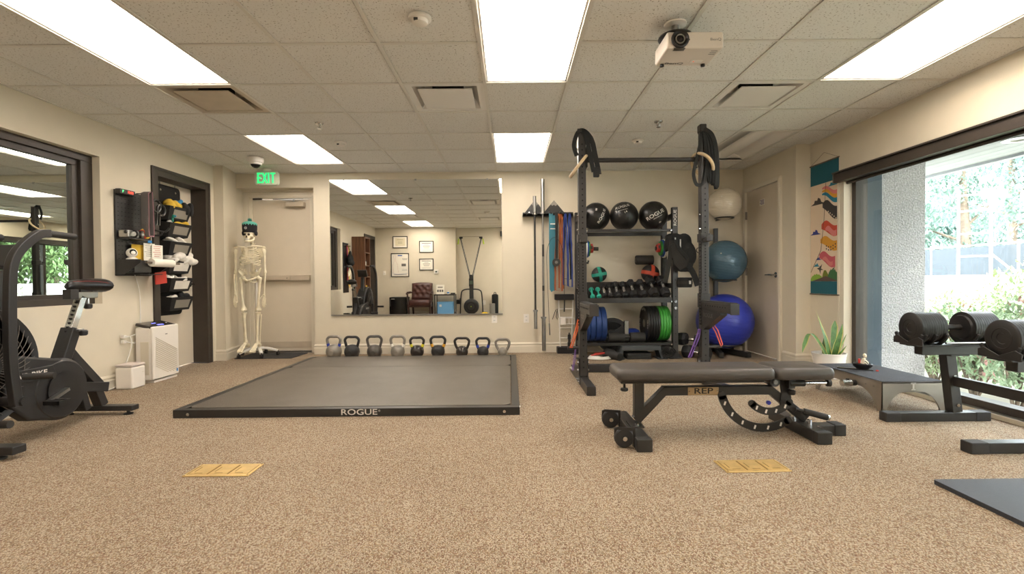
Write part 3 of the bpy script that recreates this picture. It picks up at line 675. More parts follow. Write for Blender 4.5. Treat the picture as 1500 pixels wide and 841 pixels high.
# ---- EXIT sign, dome camera, detectors, sprinklers
t = thing('exit_sign', 'illuminated green EXIT sign hanging above the skeleton', 'sign', (-3.07, 6.25, 2.20))
mat('sign_body', 'cfd6c0', .4)
obj('housing', G().prism(rrect(.30, .175, .03, 4, 0, .085), -.02, .02, AYN), 'sign_body', t, bevel=.004)
mat('exit_green', '22d873', .5, emit=1.0, ecol=(.04, .85, .26))
def glyph(x, segs):
    for x0, z0, x1, z1 in segs:
        d = Vector((x1 - x0, 0, z1 - z0)).normalized(); n_ = Vector((-d.z, 0, d.x)) * .0095; p0, p1 = Vector((x + x0, -.0222, .085 + z0)), Vector((x + x1, -.0222, .085 + z1)); o_ = Vector((0, .002, 0))
        gl.loft([[p + n_, p - n_, p - n_ + o_, p + n_ + o_] for p in (p0, p1)])
for x, segs in ((-.085, [(-.02, -.065, -.02, .065), (-.03, .0555, .028, .0555), (-.03, 0, .02, 0), (-.03, -.0555, .028, -.0555)]), (-.022, [(-.026, -.065, .026, .065), (-.026, .065, .026, -.065)]), (.028, [(0, -.065, 0, .065)]), (.082, [(0, -.065, 0, .065), (-.032, .0555, .032, .0555)])):
    gl = G(); glyph(x, segs); obj('letter', gl, 'exit_green', t, smooth=False)
obj('stem', G().cyl((0, 0, .17), (0, 0, .2), .05, n=20), 'white_plastic', t)
obj('test_light', G().cyl((-.1, -.02, .0), (-.1, -.024, .0), .004, n=8), mat('tiny_red', 'd03030', .4) and 'tiny_red', t)
t = thing('dome_camera', 'white dome security camera on the ceiling above the exit sign', 'camera', (-2.93, 5.70, CZ))
obj('body', G().lathe([(0, 0), (.085, 0), (.088, -.03), (.08, -.055), (.06, -.065), (0, -.065)], 28), 'white_plastic', t)
obj('dome', G().lathe([(.058, -.06), (.055, -.08), (.04, -.105), (.02, -.118), (0, -.12)], 24), 'black_gloss', t)
obj('eyelid', G().lathe([(.066, -.055), (.066, -.072), (.058, -.082), (.056, -.06)], 24), 'white_plastic', t)
def detector(loc, r, label):
    t = thing('smoke_detector', label, 'smoke detector', loc, 0, 'smoke detectors')
    obj('base', G().lathe([(0, 0), (r, 0), (r * 1.0, -.012), (r * .9, -.016), (0, -.016)], 28), 'white_plastic', t)
    obj('sensor_cap', G().lathe([(0, -.016), (r * .72, -.016), (r * .66, -.034), (r * .35, -.04), (0, -.04)], 24), 'white_plastic', t)
    obj('indicator', G().box((-r * .25, -r * .62, -.028), (.022, .012, .012)), 'black_plastic', t)
detector((-.48, 2.70, CZ), .062, 'round white occupancy sensor on the ceiling left of the centre light')
detector((-1.74, 5.10, CZ), .06, 'white smoke detector near the lit light by the exit sign')
detector((1.335, 5.10, CZ), .06, 'white smoke detector over the squat rack')
def sprinkler(loc, label):
    t = thing('sprinkler', label, 'sprinkler', loc, 0, 'fire sprinklers')
    obj('escutcheon', G().lathe([(0, 0), (.04, 0), (.034, -.008), (.014, -.012), (0, -.012)], 20), 'chrome', t)
    obj('frame', G().cyl((0, 0, -.01), (0, 0, -.045), .007, n=8).tube([(-.006, 0, -.012), (-.016, 0, -.03), (0, 0, -.048)], .003, 6).tube([(.006, 0, -.012), (.016, 0, -.03), (0, 0, -.048)], .003, 6), 'chrome', t)
    obj('deflector', G().lathe([(0, -.048), (.018, -.048), (.018, -.051), (0, -.051)], 12), 'chrome', t)
sprinkler((-1.72, 4.48, CZ), 'chrome sprinkler head on the ceiling left of the centre'); sprinkler((1.37, 4.51, CZ), 'chrome sprinkler head on the ceiling over the rack bar')

# ---- projector
t = thing('projector', 'white ceiling projector with large dark lens', 'projector', (1.02, 2.80, 2.222))
mat('projector_white', 'dcd2c6', .4)
obj('body', G().bx(-.155, .155, -.115, .115, 0, .09), 'projector_white', t, bevel=.012, seg=3)
obj('lens_ring', G().lathe([(.03, 0), (.048, 0), (.048, .012), (.040, .016), (.03, .004)], 32, T(-.085, -.113, .047) @ AYN), 'black_plastic', t)
obj('lens', G().lathe([(0, -.004), (.03, -.004), (.034, .004), (.0, .006)], 24, T(-.085, -.113, .047) @ AYN), 'black_gloss', t)
obj('lens_barrel', G().lathe([(.02, .002), (.026, .002), (.026, .011), (.02, .011), (.02, .002)], 24, T(-.085, -.113, .047) @ AYN), 'steel', t)
obj('sensor', G().cyl((-.035, -.114, .045), (-.035, -.118, .045), .004, n=10), 'black_plastic', t)
g = G(); put_text(g, 'BenQ', .02, T(.11, -.1165, .045) @ AYN, 1.3, .01); obj('front_lettering', g, 'dull_steel', t, smooth=False)
g = G(); put_text(g, 'BenQ', .034, T(-.055, .075, -.001) @ Matrix.Rotation(PI, 4, 'X'), 1.35, .02); obj('bottom_lettering', g, 'dull_steel', t, smooth=False)
obj('lens_shutter', G().bx(-.115, -.055, -.112, -.085, -.002, .004), 'dull_steel', t)
obj('control_panel', G().bx(.03, .10, .03, .07, -.002, .002), 'white_plastic', t); obj('status_light', G().cyl((.05, .05, -.0025), (.05, .05, -.001), .004, n=8), mat('orange_led', 'ff5a20', .4, emit=2) and 'orange_led', t)
for k in range(3): obj('vent_slot', G().bx(.10, .135, -.08 + .02 * k, -.076 + .02 * k, -.001, .002), 'dull_steel', t)
for x, y in ((-.12, .09), (.12, .09)): obj('foot', G().cyl((x, y, 0), (x, y, -.012), .012, n=12), 'black_plastic', t)
t = thing('projector_mount', 'ceiling mount with black disc holding the projector', 'bracket', (.945, 2.79, 2.312))
obj('mount_disc', G().lathe([(0, .004), (.085, .0), (.095, .012), (.09, .022), (.0, .03)], 28), 'black_plastic', t)
obj('stem', G().cyl((0, 0, .025), (0, 0, .094), .02, n=16), 'steel', t)
obj('ceiling_plate', G().lathe([(0, .094), (.062, .094), (.062, .086), (.055, .082), (0, .082)], 28), 'white_plastic', t)
# ---------------------------------------------------------------- squat rack
def holes(g, x, y, zs, r=.007, axis='Y'):
    for z in zs:
        if axis == 'Y': g.cyl((x, y - .001, z), (x, y + .002, z), r, n=8)
        else: g.cyl((x - .001, y, z), (x + .002, y, z), r, n=8)
mat('hole_black', '040404', .9)
mat('rack_steel', '2d2a28', .42, var=.08, vscale=4)
RX0, RX1, RY = .665, 1.785, 4.52
rk = thing('squat_rack', 'tall black steel squat rack with pull-up bar and spotter arms', 'squat rack', ((RX0 + RX1) / 2, RY, 0)); hx = (RX1 - RX0) / 2
for s in (-1, 1):
    u_ = obj('upright', G().bx(s * hx - .035, s * hx + .035, -.038, .038, .076, 2.30), 'rack_steel', rk, bevel=.006)
    g = G(); holes(g, s * hx, -.039, [.16 + .051 * k for k in range(3)] + [.36 + .055 * k for k in range(3)] + [.86 + .027 * k for k in range(16)] + [1.33 + .051 * k for k in range(18)], .0075); obj('holes', g, 'hole_black', u_, smooth=False)
    b_ = obj('foot_beam', G().bx(s * hx - .038, s * hx + .038, -.47, .62, 0, .076), 'rack_steel', rk, bevel=.006)
    for q in (-1, 1):
        M = T(s * hx + q * .041, 0, 0) @ Matrix.Rotation(PI / 2, 4, 'Z') @ Matrix.Rotation(PI / 2, 4, 'X')
        obj('gusset_plate', G().prism([(-.09, .012), (.10, .012), (.10, .06), (.04, .24), (-.036, .24), (-.036, .09), (-.09, .06)], -.003, .003, M), 'rack_steel', rk, smooth=False)
        for yy, zz in ((-.06, .035), (.06, .035), (0, .13), (0, .20), (.52, .04), (.58, .04)): obj('bolt', G().cyl((s * hx + q * .038, yy, zz), (s * hx + q * .056, yy, zz), .012, n=6), 'chrome', rk)
    jc = obj('j_cup', G().bx(s * hx - .044, s * hx + .044, -.05, .044, 1.30, 1.38).bx(s * hx - .03, s * hx + .03, -.13, -.05, 1.30, 1.325).bx(s * hx - .03, s * hx + .03, -.14, -.125, 1.30, 1.36), 'rack_steel', rk, bevel=.006)
    obj('cup_liner', G().bx(s * hx - .028, s * hx + .028, -.126, -.05, 1.325, 1.332), 'black_rubber', jc)
    obj('collar_bracket', G().bx(s * hx - .043, s * hx + .043, -.043, .043, .70, .83), 'rack_steel', rk, bevel=.004)
    sa = obj('spotter_arm', G().bx(s * hx - .035, s * hx + .035, -.62, -.04, .68, .755), 'rack_steel', rk, bevel=.005)
    obj('arm_end', G().bx(s * hx - .037, s * hx + .037, -.63, -.62, .672, .762), 'rack_steel', sa, bevel=.003)
    M = T(s * hx, 0, 0) @ Matrix.Rotation(PI / 2, 4, 'Z') @ Matrix.Rotation(PI / 2, 4, 'X')
    obj('arm_gusset', G().prism([(-.04, .68), (-.42, .68), (-.42, .655), (-.06, .50), (-.04, .50)], -.03, .03, M), 'rack_steel', sa, bevel=.002)
    obj('arm_pad', G().bx(s * hx - .03, s * hx + .03, -.61, -.05, .755, .768), 'black_rubber', sa)
    g = G()
    for k in range(9): g.cyl((s * hx - .0365, -.13 - k * .05, .725), (s * hx - .034, -.13 - k * .05, .725), .007, n=8)
    obj('holes', g, 'hole_black', sa, smooth=False)
    obj('band_peg', G().cyl((s * hx + (-.14 if s < 0 else .04), 0, .335), (s * hx + (-.04 if s < 0 else .17), 0, .335), .014, n=12), 'rack_steel', rk)
    g = G(); put_text(g, 'ROGUE', .05, T(s * hx - .0306, -.17, .635) @ Matrix.Rotation(-PI / 2, 4, 'Z') @ AYN, 1.2, .01); obj('arm_lettering', g, 'dull_steel', sa, smooth=False)
    g = G()
    for k in range(28): g.box((s * hx - .041, -.02, .55 + k * .028), (.008, .03, .018))
    obj('velcro_strip', g, 'black_matte', rk, smooth=False)
obj('cross_member', G().bx(-hx + .038, hx - .038, .545, .62, .004, .08), 'rack_steel', rk, bevel=.005)
pbar = obj('pull_up_bar', G().cyl((-hx + .03, 0, 2.06), (hx - .03, 0, 2.06), .021, n=16), 'rack_steel', rk)
for s in (-1, 1):
    obj('bar_flange', G().bx(s * (hx - .045) - .004, s * (hx - .045) + .004, -.045, .045, 1.99, 2.13), 'rack_steel', rk, bevel=.002)
    for z in (2.0, 2.16): obj('bolt', G().cyl((s * hx - .055, 0, z), (s * hx - .038, 0, z), .013, n=6), 'chrome', rk)
    for z in (1.42, 1.55): obj('pull_pin', G().cyl((s * hx - .05, -.02, z), (s * hx - .038, -.02, z), .01, n=10), 'chrome', rk)
for s in (-1, 1): obj('top_cap', G().bx(s * hx - .037, s * hx + .037, -.037, .037, 2.30, 2.306), 'black_plastic', rk)

# ---- wooden gymnastic rings with straps slung over the uprights
def ring_set(x, sgn, label, tilt, loopz):
    t = thing('gym_ring', label, 'gym ring', (x, RY, 2.0), 0, 'gymnastic rings on the rack')
    M = tilt; pts = []
    for i in range(40):
        a = 2 * PI * i / 40; p = M @ Vector((.116 * math.cos(a), 0, .116 * math.sin(a))); pts.append(p)
    obj('ring', G().tube(pts, .0145, 10, True), 'wood_ring', t)
    return t
t = ring_set(RX0, -1, 'wooden ring tilted across the left rack upright', Matrix(((.62, 0, 0, -.03), (0, 0, 1, -.005), (.785, 0, 0, .005), (0, 0, 0, 1))), 0)
def strap(t, pts, w=.038, n=5, up=(0, -1, 0)): obj('strap', G().sweep(curve(pts, n), w, .006, up=up), 'strap', t)
strap(t, [(-.05, -.045, .09), (-.075, -.045, .18), (-.055, -.04, .27), (-.02, -.045, .318), (.03, -.045, .31), (.085, -.05, .24), (.105, -.05, .14)])
strap(t, [(-.02, -.05, .316), (.02, -.052, .30), (.05, -.055, .2), (.075, -.06, .06), (.10, -.06, -.06)])
strap(t, [(.0, -.04, .322), (.045, -.045, .29), (.09, -.048, .22), (.115, -.05, .10), (.14, -.05, -.02), (.15, -.05, -.08)], .045)
strap(t, [(.06, -.05, .24), (.045, -.05, .12), (.07, -.055, .055), (.10, -.055, .12), (.09, -.05, .21)], .03)
obj('strap', G().box((.125, -.05, -.06), (.055, .03, .09)), 'strap', t, bevel=.008)
obj('strap_buckle', G().bx(-.045, -.005, -.06, -.04, .30, .335), 'black_plastic', t, bevel=.006)
t = ring_set(RX1, 1, 'wooden ring hanging round the right rack upright', Matrix(((.64, 0, .2, -.01), (0, 0, -.95, -.0), (-.77, 0, .24, .01), (0, 0, 0, 1))), 0)
for k in range(4):
    dx = .018 * k
    strap(t, [(-.03 + dx * .3, -.045 - .004 * k, .325), (.0 + dx, -.05 - .006 * k, .26), (.02 + dx * 1.3, -.055 - .006 * k, .1), (.03 + dx * 1.2, -.055 - .006 * k, -.06 - .04 * k), (.045 + dx * .6, -.05, -.16 - .015 * k)], .04)
strap(t, [(-.03, -.045, .31), (-.05, -.05, .18), (-.085, -.055, .04), (-.11, -.055, -.08), (-.09, -.055, -.17), (-.05, -.055, -.185), (-.01, -.055, -.14), (.01, -.055, 0), (.0, -.055, .2), (-.02, -.05, .31)], .03)
obj('strap', G().sweep(curve([(.03, -.05, -.06), (.06, -.055, -.15), (.085, -.05, -.17), (.1, -.05, -.08), (.095, -.05, .1), (.07, -.05, .24)], 5), .032, .006, up=(0, -1, 0)), 'strap', t)
obj('strap_buckle', G().bx(-.05, .01, -.06, .02, .30, .37), 'black_plastic', t, bevel=.008)
# bands on the lower pegs
t = thing('resistance_band', 'orange band stretched from the peg of the left upright', 'exercise band', (RX0 - .09, RY, .34), 0, 'bands on the rack pegs')
obj('loop', G().sweep([(-.03, -.02, .0), (.02, -.02, .16), (.045, -.02, .26), (.055, -.02, .26), (.035, -.02, .15), (-.012, -.02, .0)], .007, .016, up=(0, 1, 0), closed=True), mat('band_vivid_orange', 'e0642a', .5) and 'band_vivid_orange', t)
t = thing('resistance_band', 'coral band on the peg right of the right upright', 'exercise band', (RX1 + .12, RY, .34), 0, 'bands on the rack pegs')
obj('loop', G().sweep([(.03, -.02, .0), (-.02, -.02, .13), (-.06, -.02, .20), (-.045, -.02, .21), (.0, -.02, .15), (.042, -.02, .02)], .007, .016, up=(0, 1, 0), closed=True), mat('band_coral', 'ea6a55', .5) and 'band_coral', t)
t = thing('resistance_band', 'purple band slanting down left of the right upright', 'exercise band', (RX1 - .1, RY, .24), 0, 'bands on the rack pegs')
obj('loop', G().sweep([(-.05, -.02, .0), (.03, -.02, .2), (.045, -.02, .26), (.06, -.02, .26), (.045, -.02, .18), (-.03, -.02, .0)], .007, .016, up=(0, 1, 0), closed=True), mat('band_purple', '6f4a9a', .5) and 'band_purple', t)
t = thing('resistance_band', 'thin purple band dangling below the left peg', 'exercise band', (RX0 - .07, RY, .13), 0, 'bands on the rack pegs')
obj('loop', G().sweep([(-.03, 0, .0), (-.015, 0, .1), (.0, 0, .2), (.006, 0, .2), (.0, 0, .1), (-.02, 0, .0)], .004, .02, up=(0, 1, 0), closed=True), 'band_purple', t)

# ---------------------------------------------------------------- storage shelving behind the rack
SX0, SX1, SY0, SY1 = .875, 1.995, 5.95, 6.36
sr = thing('storage_rack', 'black steel storage rack with three shelves against the back wall', 'shelf', ((SX0 + SX1) / 2, SY0, 0)); sx = (SX1 - SX0) / 2; sd = SY1 - SY0
for s in (-1, 1):
    for y, top in ((0, 1.83), (sd, 1.83)):
        u_ = obj('upright', G().bx(s * sx - .033, s * sx + .033, y - .033, y + .033, .006, top), 'rack_steel', sr, bevel=.005)
        if y == 0:
            g = G(); holes(g, s * sx, y - .034, [.2 + .1 * k for k in range(4)] + [.75 + .1 * k for k in range(8)]); obj('holes', g, 'hole_black', u_, smooth=False)
        obj('foot_plate', G().bx(s * sx - .08, s * sx + .08, y - .06, y + .06, 0, .006), 'rack_steel', sr)
        obj('foot_gusset', G().prism([(.033, .006), (.085, .006), (.033, .07)], -.02, .02, T(s * sx, y, 0) @ AYN), 'rack_steel', sr)
    for z in (.12, .85, 1.7): obj('side_brace', G().bx(s * sx - .025, s * sx + .025, .033, sd - .033, z, z + .06), 'rack_steel', sr)
g = G(); put_text(g, 'ROGUE', .05, T(sx, -.0345, 1.70) @ AYN @ Matrix.Rotation(PI / 2, 4, 'Z'), 1.15, .012); obj('lettering', g, 'letter_white', sr, smooth=False)
for z in (.19, .71, 1.57):
    obj('shelf_rail', G().bx(-sx + .033, sx - .033, -.025, .02, z - .032, z), 'rack_steel', sr, bevel=.004)
    obj('shelf_rail', G().bx(-sx + .033, sx - .033, sd - .03, sd + .02, z - .045 + (.2 if z == .71 else 0), z + (.2 if z == .71 else 0)), 'rack_steel', sr, bevel=.004)
    for x in (-1, 1): obj('bolt', G().cyl((x * (sx - .05), -.03, z - .02), (x * (sx - .05), -.042, z - .02), .012, n=6), 'chrome', sr)
for z in (.66, .58): obj('bolt', G().cyl((sx, -.033, z + .03), (sx, -.045, z + .03), .017, n=8), 'chrome', sr)
# tilted dumbbell tray
TD = .27; TA = math.atan2(.22, TD); TM = T(0, 0, .705) @ Matrix.Rotation(TA, 4, 'X')
g = G(); L_ = TD / math.cos(TA); v = []
g.add([TM @ Vector(p) for p in [(a, b, c) for a in (-sx + .04, sx - .04) for b in (0, L_) for c in (0, .008)]], [(0, 1, 3, 2), (4, 6, 7, 5), (0, 4, 5, 1), (2, 3, 7, 6), (0, 2, 6, 4), (1, 5, 7, 3)])
obj('tray', g, 'rack_steel', sr, smooth=False)
obj('tray_rail', G().bx(-sx + .033, sx - .033, TD - .005, TD + .035, .875, .915), 'rack_steel', sr, bevel=.004)
obj('tray_lip', G().bx(-sx + .04, sx - .04, -.03, -.022, .70, .74), 'rack_steel', sr)
# ---- dumbbells
mat('handle_metal', 'cfccc6', .25, .85); mat('teal_vinyl', '2fa892', .45); mat('hex_rubber', '1e1e1f', .6, var=.1)
def dumbbell(x, r, L, hl, chrome, label):
    # axis runs up the tilted tray
    base = T((SX0 + SX1) / 2 + x, SY0, 0) @ T(0, 0, .705) @ Matrix.Rotation(TA, 4, 'X') @ T(0, .02, .0085 + r * (math.cos(PI / 6) if 1 else 1))
    t = thing('dumbbell', label, 'dumbbell', base.translation, 0, 'dumbbells on the tilted tray')
    t.rotation_euler = base.to_euler()
    hd = (L - hl) / 2
    if chrome:
        prof = [(0, 0), (r * .82, 0), (r, hd * .22), (r, hd * .8), (r * .8, hd), (0, hd)]
        for y0 in (0, L - hd):
            o = obj('head', G().lathe(prof, 6, T(0, y0, 0) @ AY @ Matrix.Rotation(0, 4, 'Z')), 'hex_rubber', t, smooth=False, bevel=.003)
            g = G().prism(rrect(r * .7, r * .5, r * .1, 3), -.0005, .001, T(0, y0 - .0008, 0) @ AYN); obj('number_badge', g, 'rack_steel', o)
        q = .0145 + r * .06
        obj('handle', G().lathe([(q * .85, hd - .004), (q, hd + hl * .25), (q * 1.15, hd + hl * .5), (q, hd + hl * .75), (q * .85, hd + hl + .004)], 14, AY), 'handle_metal', t)
    else:
        for y0 in (0, L - hd): obj('head', G().lathe([(0, 0), (r * .85, 0), (r, hd * .3), (r, hd * .7), (r * .85, hd), (0, hd)], 6, T(0, y0, 0) @ AY), 'teal_vinyl', t, smooth=False, bevel=.004)
        obj('handle', G().lathe([(.014, hd - .003), (.012, hd + hl / 2), (.014, hd + hl + .003)], 14, AY), 'teal_vinyl', t)
DB = [(-0.435, .032, .17, .09, 0, 'left one of the two small teal dumbbells'), (-0.356, .032, .17, .09, 0, 'right one of the two small teal dumbbells'),
      (-0.282, .036, .23, .12, 1, 'smallest black dumbbell right beside the teal pair'), (-0.21, .036, .23, .12, 1, 'second small black dumbbell counting from the teal pair'),
      (-0.126, .042, .26, .12, 1, 'third black dumbbell counting from the teal pair'), (-0.035, .042, .26, .12, 1, 'fourth black dumbbell counting from the teal pair'),
      (0.069, .048, .29, .125, 1, 'fifth black dumbbell counting from the teal pair'), (0.186, .048, .29, .125, 1, 'sixth black dumbbell counting from the teal pair'),
      (0.315, .063, .33, .125, 1, 'large black hex dumbbell, second from the right end of the tray'), (0.453, .063, .33, .125, 1, 'large black hex dumbbell at the right end of the tray')]
for dx, r, L, hl, c, lb in DB: dumbbell(dx, r, L, hl, c, lb)
# ---- medicine balls with lettering wrapped on the sphere
mat('leather_black', '201f1e', .32, var=.12, bump=.12, bscale=120)
def sph_text(g, st, size, r, M, sx=1.3, bold=.012, off=(0, 0), rot=0):
    v, f = text(st, size, sx, bold); Rz_ = Matrix.Rotation(rot, 3, 'Z'); out = []
    for p in v:
        p = Rz_ @ p; lon, lat = (p.x + off[0]) / r, (p.y + off[1]) / r
        out.append(M @ Vector((r * math.cos(lat) * math.sin(lon), -r * math.cos(lat) * math.cos(lon), r * math.sin(lat))))
    g.add(out, f)
def medball(x, r, label, texts, yaw=0):
    t = thing('medicine_ball', label, 'medicine ball', (x, 6.10, 1.5705), 0, 'large medicine balls on the top shelf')
    g = G(); n, m = 32, 20; rings = []
    for i in range(m + 1):
        th = PI * i / m; q = max(math.sin(th), 1e-3); rings.append([Vector((r * q * math.cos(2 * PI * j / n), r * q * math.sin(2 * PI * j / n), r - r * math.cos(th) * (1 if i > 2 else .985))) for j in range(n)])
    obj('shell', g.loft(rings), 'leather_black', t, ang=60)
    # panel seams
    g = G()
    for k in range(4):
        a = R(45 * k + 20 + yaw); M = T(0, 0, r) @ Matrix.Rotation(a, 4, 'Z') @ Matrix.Rotation(R(25), 4, 'X')
        g.tube([M @ Vector((0, (r + .0005) * math.cos(2 * PI * j / 48), (r + .0005) * math.sin(2 * PI * j / 48))) for j in range(48)], .0022, 5, True)
    obj('seam', g, 'black_matte', t)
    for st, size, off, rot in texts:
        g = G(); sph_text(g, st, size, r + .001, T(0, 0, r), 1.25, .014, off, rot); obj('lettering', g, 'letter_white', t, smooth=False)
medball(1.068, .172, 'black medicine ball at the left of the top shelf, lettering turned sideways', [('ROGUE', .05, (.055, -.01), R(62)), ('50', .028, (-.02, .07), R(80))], 10)
medball(1.421, .176, 'black medicine ball in the middle of the top shelf', [('ROGUE', .055, (-.06, .11), R(14)), ('14', .035, (-.02, .03), R(30)), ('MEDICINE BALL', .014, (-.05, .06), R(14))], 30)
medball(1.782, .178, 'black medicine ball with large white lettering, right end of top shelf', [('ROGUE', .062, (-.02, -.005), R(28)), ('20', .026, (.05, -.10), R(20)), ('MEDICINE BALL', .014, (.01, -.035), R(28))], -10)
# ---- smaller balls
def striped_ball(name, loc, r, m, label, tilt):
    t = thing(name, label, 'medicine ball', loc)
    obj('shell', G().ell((0, 0, 0), (r, r, r), 28, 18), 'black_rubber', t, ang=60)
    g = G()
    for k in range(2):
        M = Matrix.Rotation(tilt + k * PI / 2, 4, 'Y') @ Matrix.Rotation(R(35), 4, 'Z'); rr = r + .0015
        rings = []
        for j in range(40):
            a = 2 * PI * j / 40; rings.append([M @ Vector((rr * math.cos(b) * math.cos(a), rr * math.cos(b) * math.sin(a), rr * math.sin(b))) for b in (-.2, -.07, .07, .2)])
        for j in range(40):
            A, B_ = rings[j], rings[(j + 1) % 40]; g.add(A + B_, [(0, 1, 5, 4), (1, 2, 6, 5), (2, 3, 7, 6)])
    obj('stripe', g, m, t, ang=60)
mat('stripe_teal', '2c9c86', .5); mat('stripe_red', 'c2482f', .5)
striped_ball('slam_ball', (1.165, 6.42, 1.03), .10, 'stripe_teal', 'black ball with teal stripes resting behind the dumbbells', R(80))
striped_ball('slam_ball', (1.80, 6.30, 1.035), .115, 'stripe_red', 'black ball with red stripes below the hanging vest', R(12))
# ball rests on a small wire holder
# ---- peg-mounted small plates
def plate_stack(x, s, label):
    mat('plate_white', 'd9d5ca', .5); mat('plate_blue', '24488e', .5); mat('plate_green', '2f7d33', .5); mat('collar_red', 'b03028', .45)
    xx = x
    for nm, r, w_, m, lb in (('change_plate', .118, .022, 'plate_white', 'white'), ('change_plate', .105, .02, 'plate_blue', 'blue'), ('change_plate', .09, .018, 'plate_green', 'green')):
        t = thing(nm, f'small {lb} weight plate on the peg {label}', 'weight plate', (xx, 6.03, 1.34), 0, 'small plates on pegs')
        obj('disc', G().lathe([(.026, 0), (r * .55, 0), (r * .6, .004), (r * .85, .004), (r, .0), (r, s * w_), (r * .6, s * w_), (.026, s * w_), (.026, 0)], 32, AX), m, t); xx += s * (w_ + .001)
        obj('hub', G().lathe([(.024, 0), (.034, 0), (.034, s * (w_ + .0005)), (.024, s * (w_ + .0005)), (.024, 0)], 20, AX), 'steel', t)
    t = thing('bar_collar', f'red clamp collar on the peg {label}', 'collar', (xx, 6.03, 1.34), 0, 'red collars on pegs')
    obj('clamp', G().lathe([(.026, 0), (.046, 0), (.05, s * .012), (.05, s * .03), (.046, s * .042), (.026, s * .042), (.026, 0)], 20, AX), 'collar_red', t)
    obj('lever', G().box((s * .02, -.03, .045), (.03, .03, .03)), 'collar_red', t, bevel=.005); obj('latch', G().box((s * .02, -.045, .015), (.02, .015, .04)), 'black_plastic', t, bevel=.003)
    return xx
plate_stack(.915, 1, 'at the left of the storage rack'); plate_stack(1.905, -1, 'at the right of the storage rack')
for s, x in ((1, SX0), (-1, SX1)):
    obj('weight_peg', G().cyl((x - (SX0 + SX1) / 2, 6.03 - SY0, 1.34), (x - (SX0 + SX1) / 2 + s * .21, 6.03 - SY0, 1.34), .023, n=16), 'rack_steel', sr)
obj('small_peg', G().tube([(SX0 - 1.435 + .03, .12, 1.17), (SX0 - 1.435 + .09, .12, 1.17), (SX0 - 1.435 + .095, .12, 1.20)], .012, 8), 'rack_steel', sr)
# ---- bumper plates on the bottom shelf
def bumper(x, w_, r, m, label, group, letters=False, y=6.16):
    t = thing('bumper_plate', label, 'weight plate', (x, y, .1915 + r), 0, group)
    obj('rubber_disc', G().lathe([(.03, .004), (r * .45, .004), (r * .5, 0), (r * .72, .006), (r * .78, 0), (r - .006, 0), (r, .006), (r, w_ - .006), (r - .006, w_), (r * .45, w_), (.03, w_), (.03, .004)], 48, AX), m, t)
    obj('hub', G().lathe([(.026, .002), (.05, .002), (.05, w_ - .001), (.026, w_ - .001), (.026, .002)], 24, AX), 'steel', t)
    if letters:
        g = G()
        for st, a0 in (('ROGUE', 90), ('ROGUE', 270), ('25 LB', 0), ('25 LB', 180)):
            v, f = text(st, .04, 1.2, .01)
            g.add([Vector((-.001, -(r * .84 + p.y) * math.cos(R(a0) - p.x / (r * .84)), (r * .84 + p.y) * math.sin(R(a0) - p.x / (r * .84)))) for p in v], f)
        obj('lettering', g, 'letter_white', t, smooth=False)
mat('bumper_blue', '23417e', .5, var=.08); mat('bumper_green', '3f9a3a', .45, var=.08); mat('bumper_black', '1c1b1b', .5, var=.1)
ordw = ['first', 'second', 'third', 'fourth', 'fifth']
for k in range(4): bumper(.91 + k * .068, .063, .215, 'bumper_blue', f'{ordw[k]} blue bumper plate from the left upright', 'blue bumper plates')
for k in range(5): bumper(1.675 + k * .0305, .029, .217, 'bumper_black', f'{ordw[k]} black bumper plate from the left, beside the green ones', 'black bumper plates', k == 0)
for k in range(4): bumper(1.828 + k * .0335, .032, .217, 'bumper_green', f'{ordw[k]} green bumper plate counting from the black ones', 'green bumper plates')
# ---- roller attachment on the bottom shelf
t = thing('leg_roller', 'pair of black foam rollers on an axle with a steel post, on bottom shelf', 'leg roller', (1.425, 6.03, .1905))
for x0, x1 in ((-.225, -.03), (.045, .225)):
    obj('foam_roll', G().lathe([(0, 0), (.055, 0), (.06, .008), (.06, x1 - x0 - .008), (.055, x1 - x0), (0, x1 - x0)], 24, T(x0, 0, .06) @ AX), 'black_rubber', t); obj('end_cap', G().cyl((x0 - .014, 0, .06), (x0, 0, .06), .012, n=10), 'chrome', t); obj('end_cap', G().cyl((x1, 0, .06), (x1 + .012, 0, .06), .012, n=10), 'chrome', t)
obj('axle', G().cyl((-.03, 0, .06), (.045, 0, .06), .015, n=12), 'black_steel', t)
obj('post', G().bx(-.022, .028, .0, .05, .05, .26), 'dull_steel', t, bevel=.003); obj('clamp_block', G().bx(-.03, .036, -.01, .06, .02, .1), 'black_steel', t, bevel=.004)
t = thing('grip_plate', 'black three-hole weight plate with pale rim leaning behind the rollers', 'weight plate', (1.33, 6.40, .012))
M = T(0, 0, .225) @ Matrix.Rotation(R(-6), 4, 'X') @ AYN
g = G().lathe([(.17, -.012), (.225, -.012), (.225, .012), (.17, .012), (.17, -.012)], 48, M); obj('outer_ring', g, 'kb_dark', t)
obj('pale_rim', G().lathe([(.225, -.013), (.235, -.013), (.235, .013), (.225, .013), (.225, -.013)], 48, M), 'bone', t)
g = G().lathe([(.026, -.016), (.07, -.016), (.07, .016), (.026, .016), (.026, -.016)], 32, M); obj('hub', g, 'kb_dark', t)
for k in range(3): obj('spoke', G().prism([(.06, -.03), (.18, -.045), (.18, .045), (.06, .03)], -.01, .01, M @ Matrix.Rotation(R(30 + 120 * k), 4, 'Z')), 'kb_dark', t)
t = thing('half_ball', 'blue half dome balance trainer behind the foam rollers', 'balance trainer', (1.555, 6.25, .191))
mat('ball_navy', '2d459c', .3)
obj('dome', G().lathe([(0, .15), (.045, .144), (.08, .125), (.10, .09), (.108, .05), (.105, .03), (0, .03)], 28), 'ball_navy', t); obj('base_disc', G().lathe([(0, 0), (.105, 0), (.11, .015), (.105, .03), (0, .03)], 28), 'black_plastic', t)
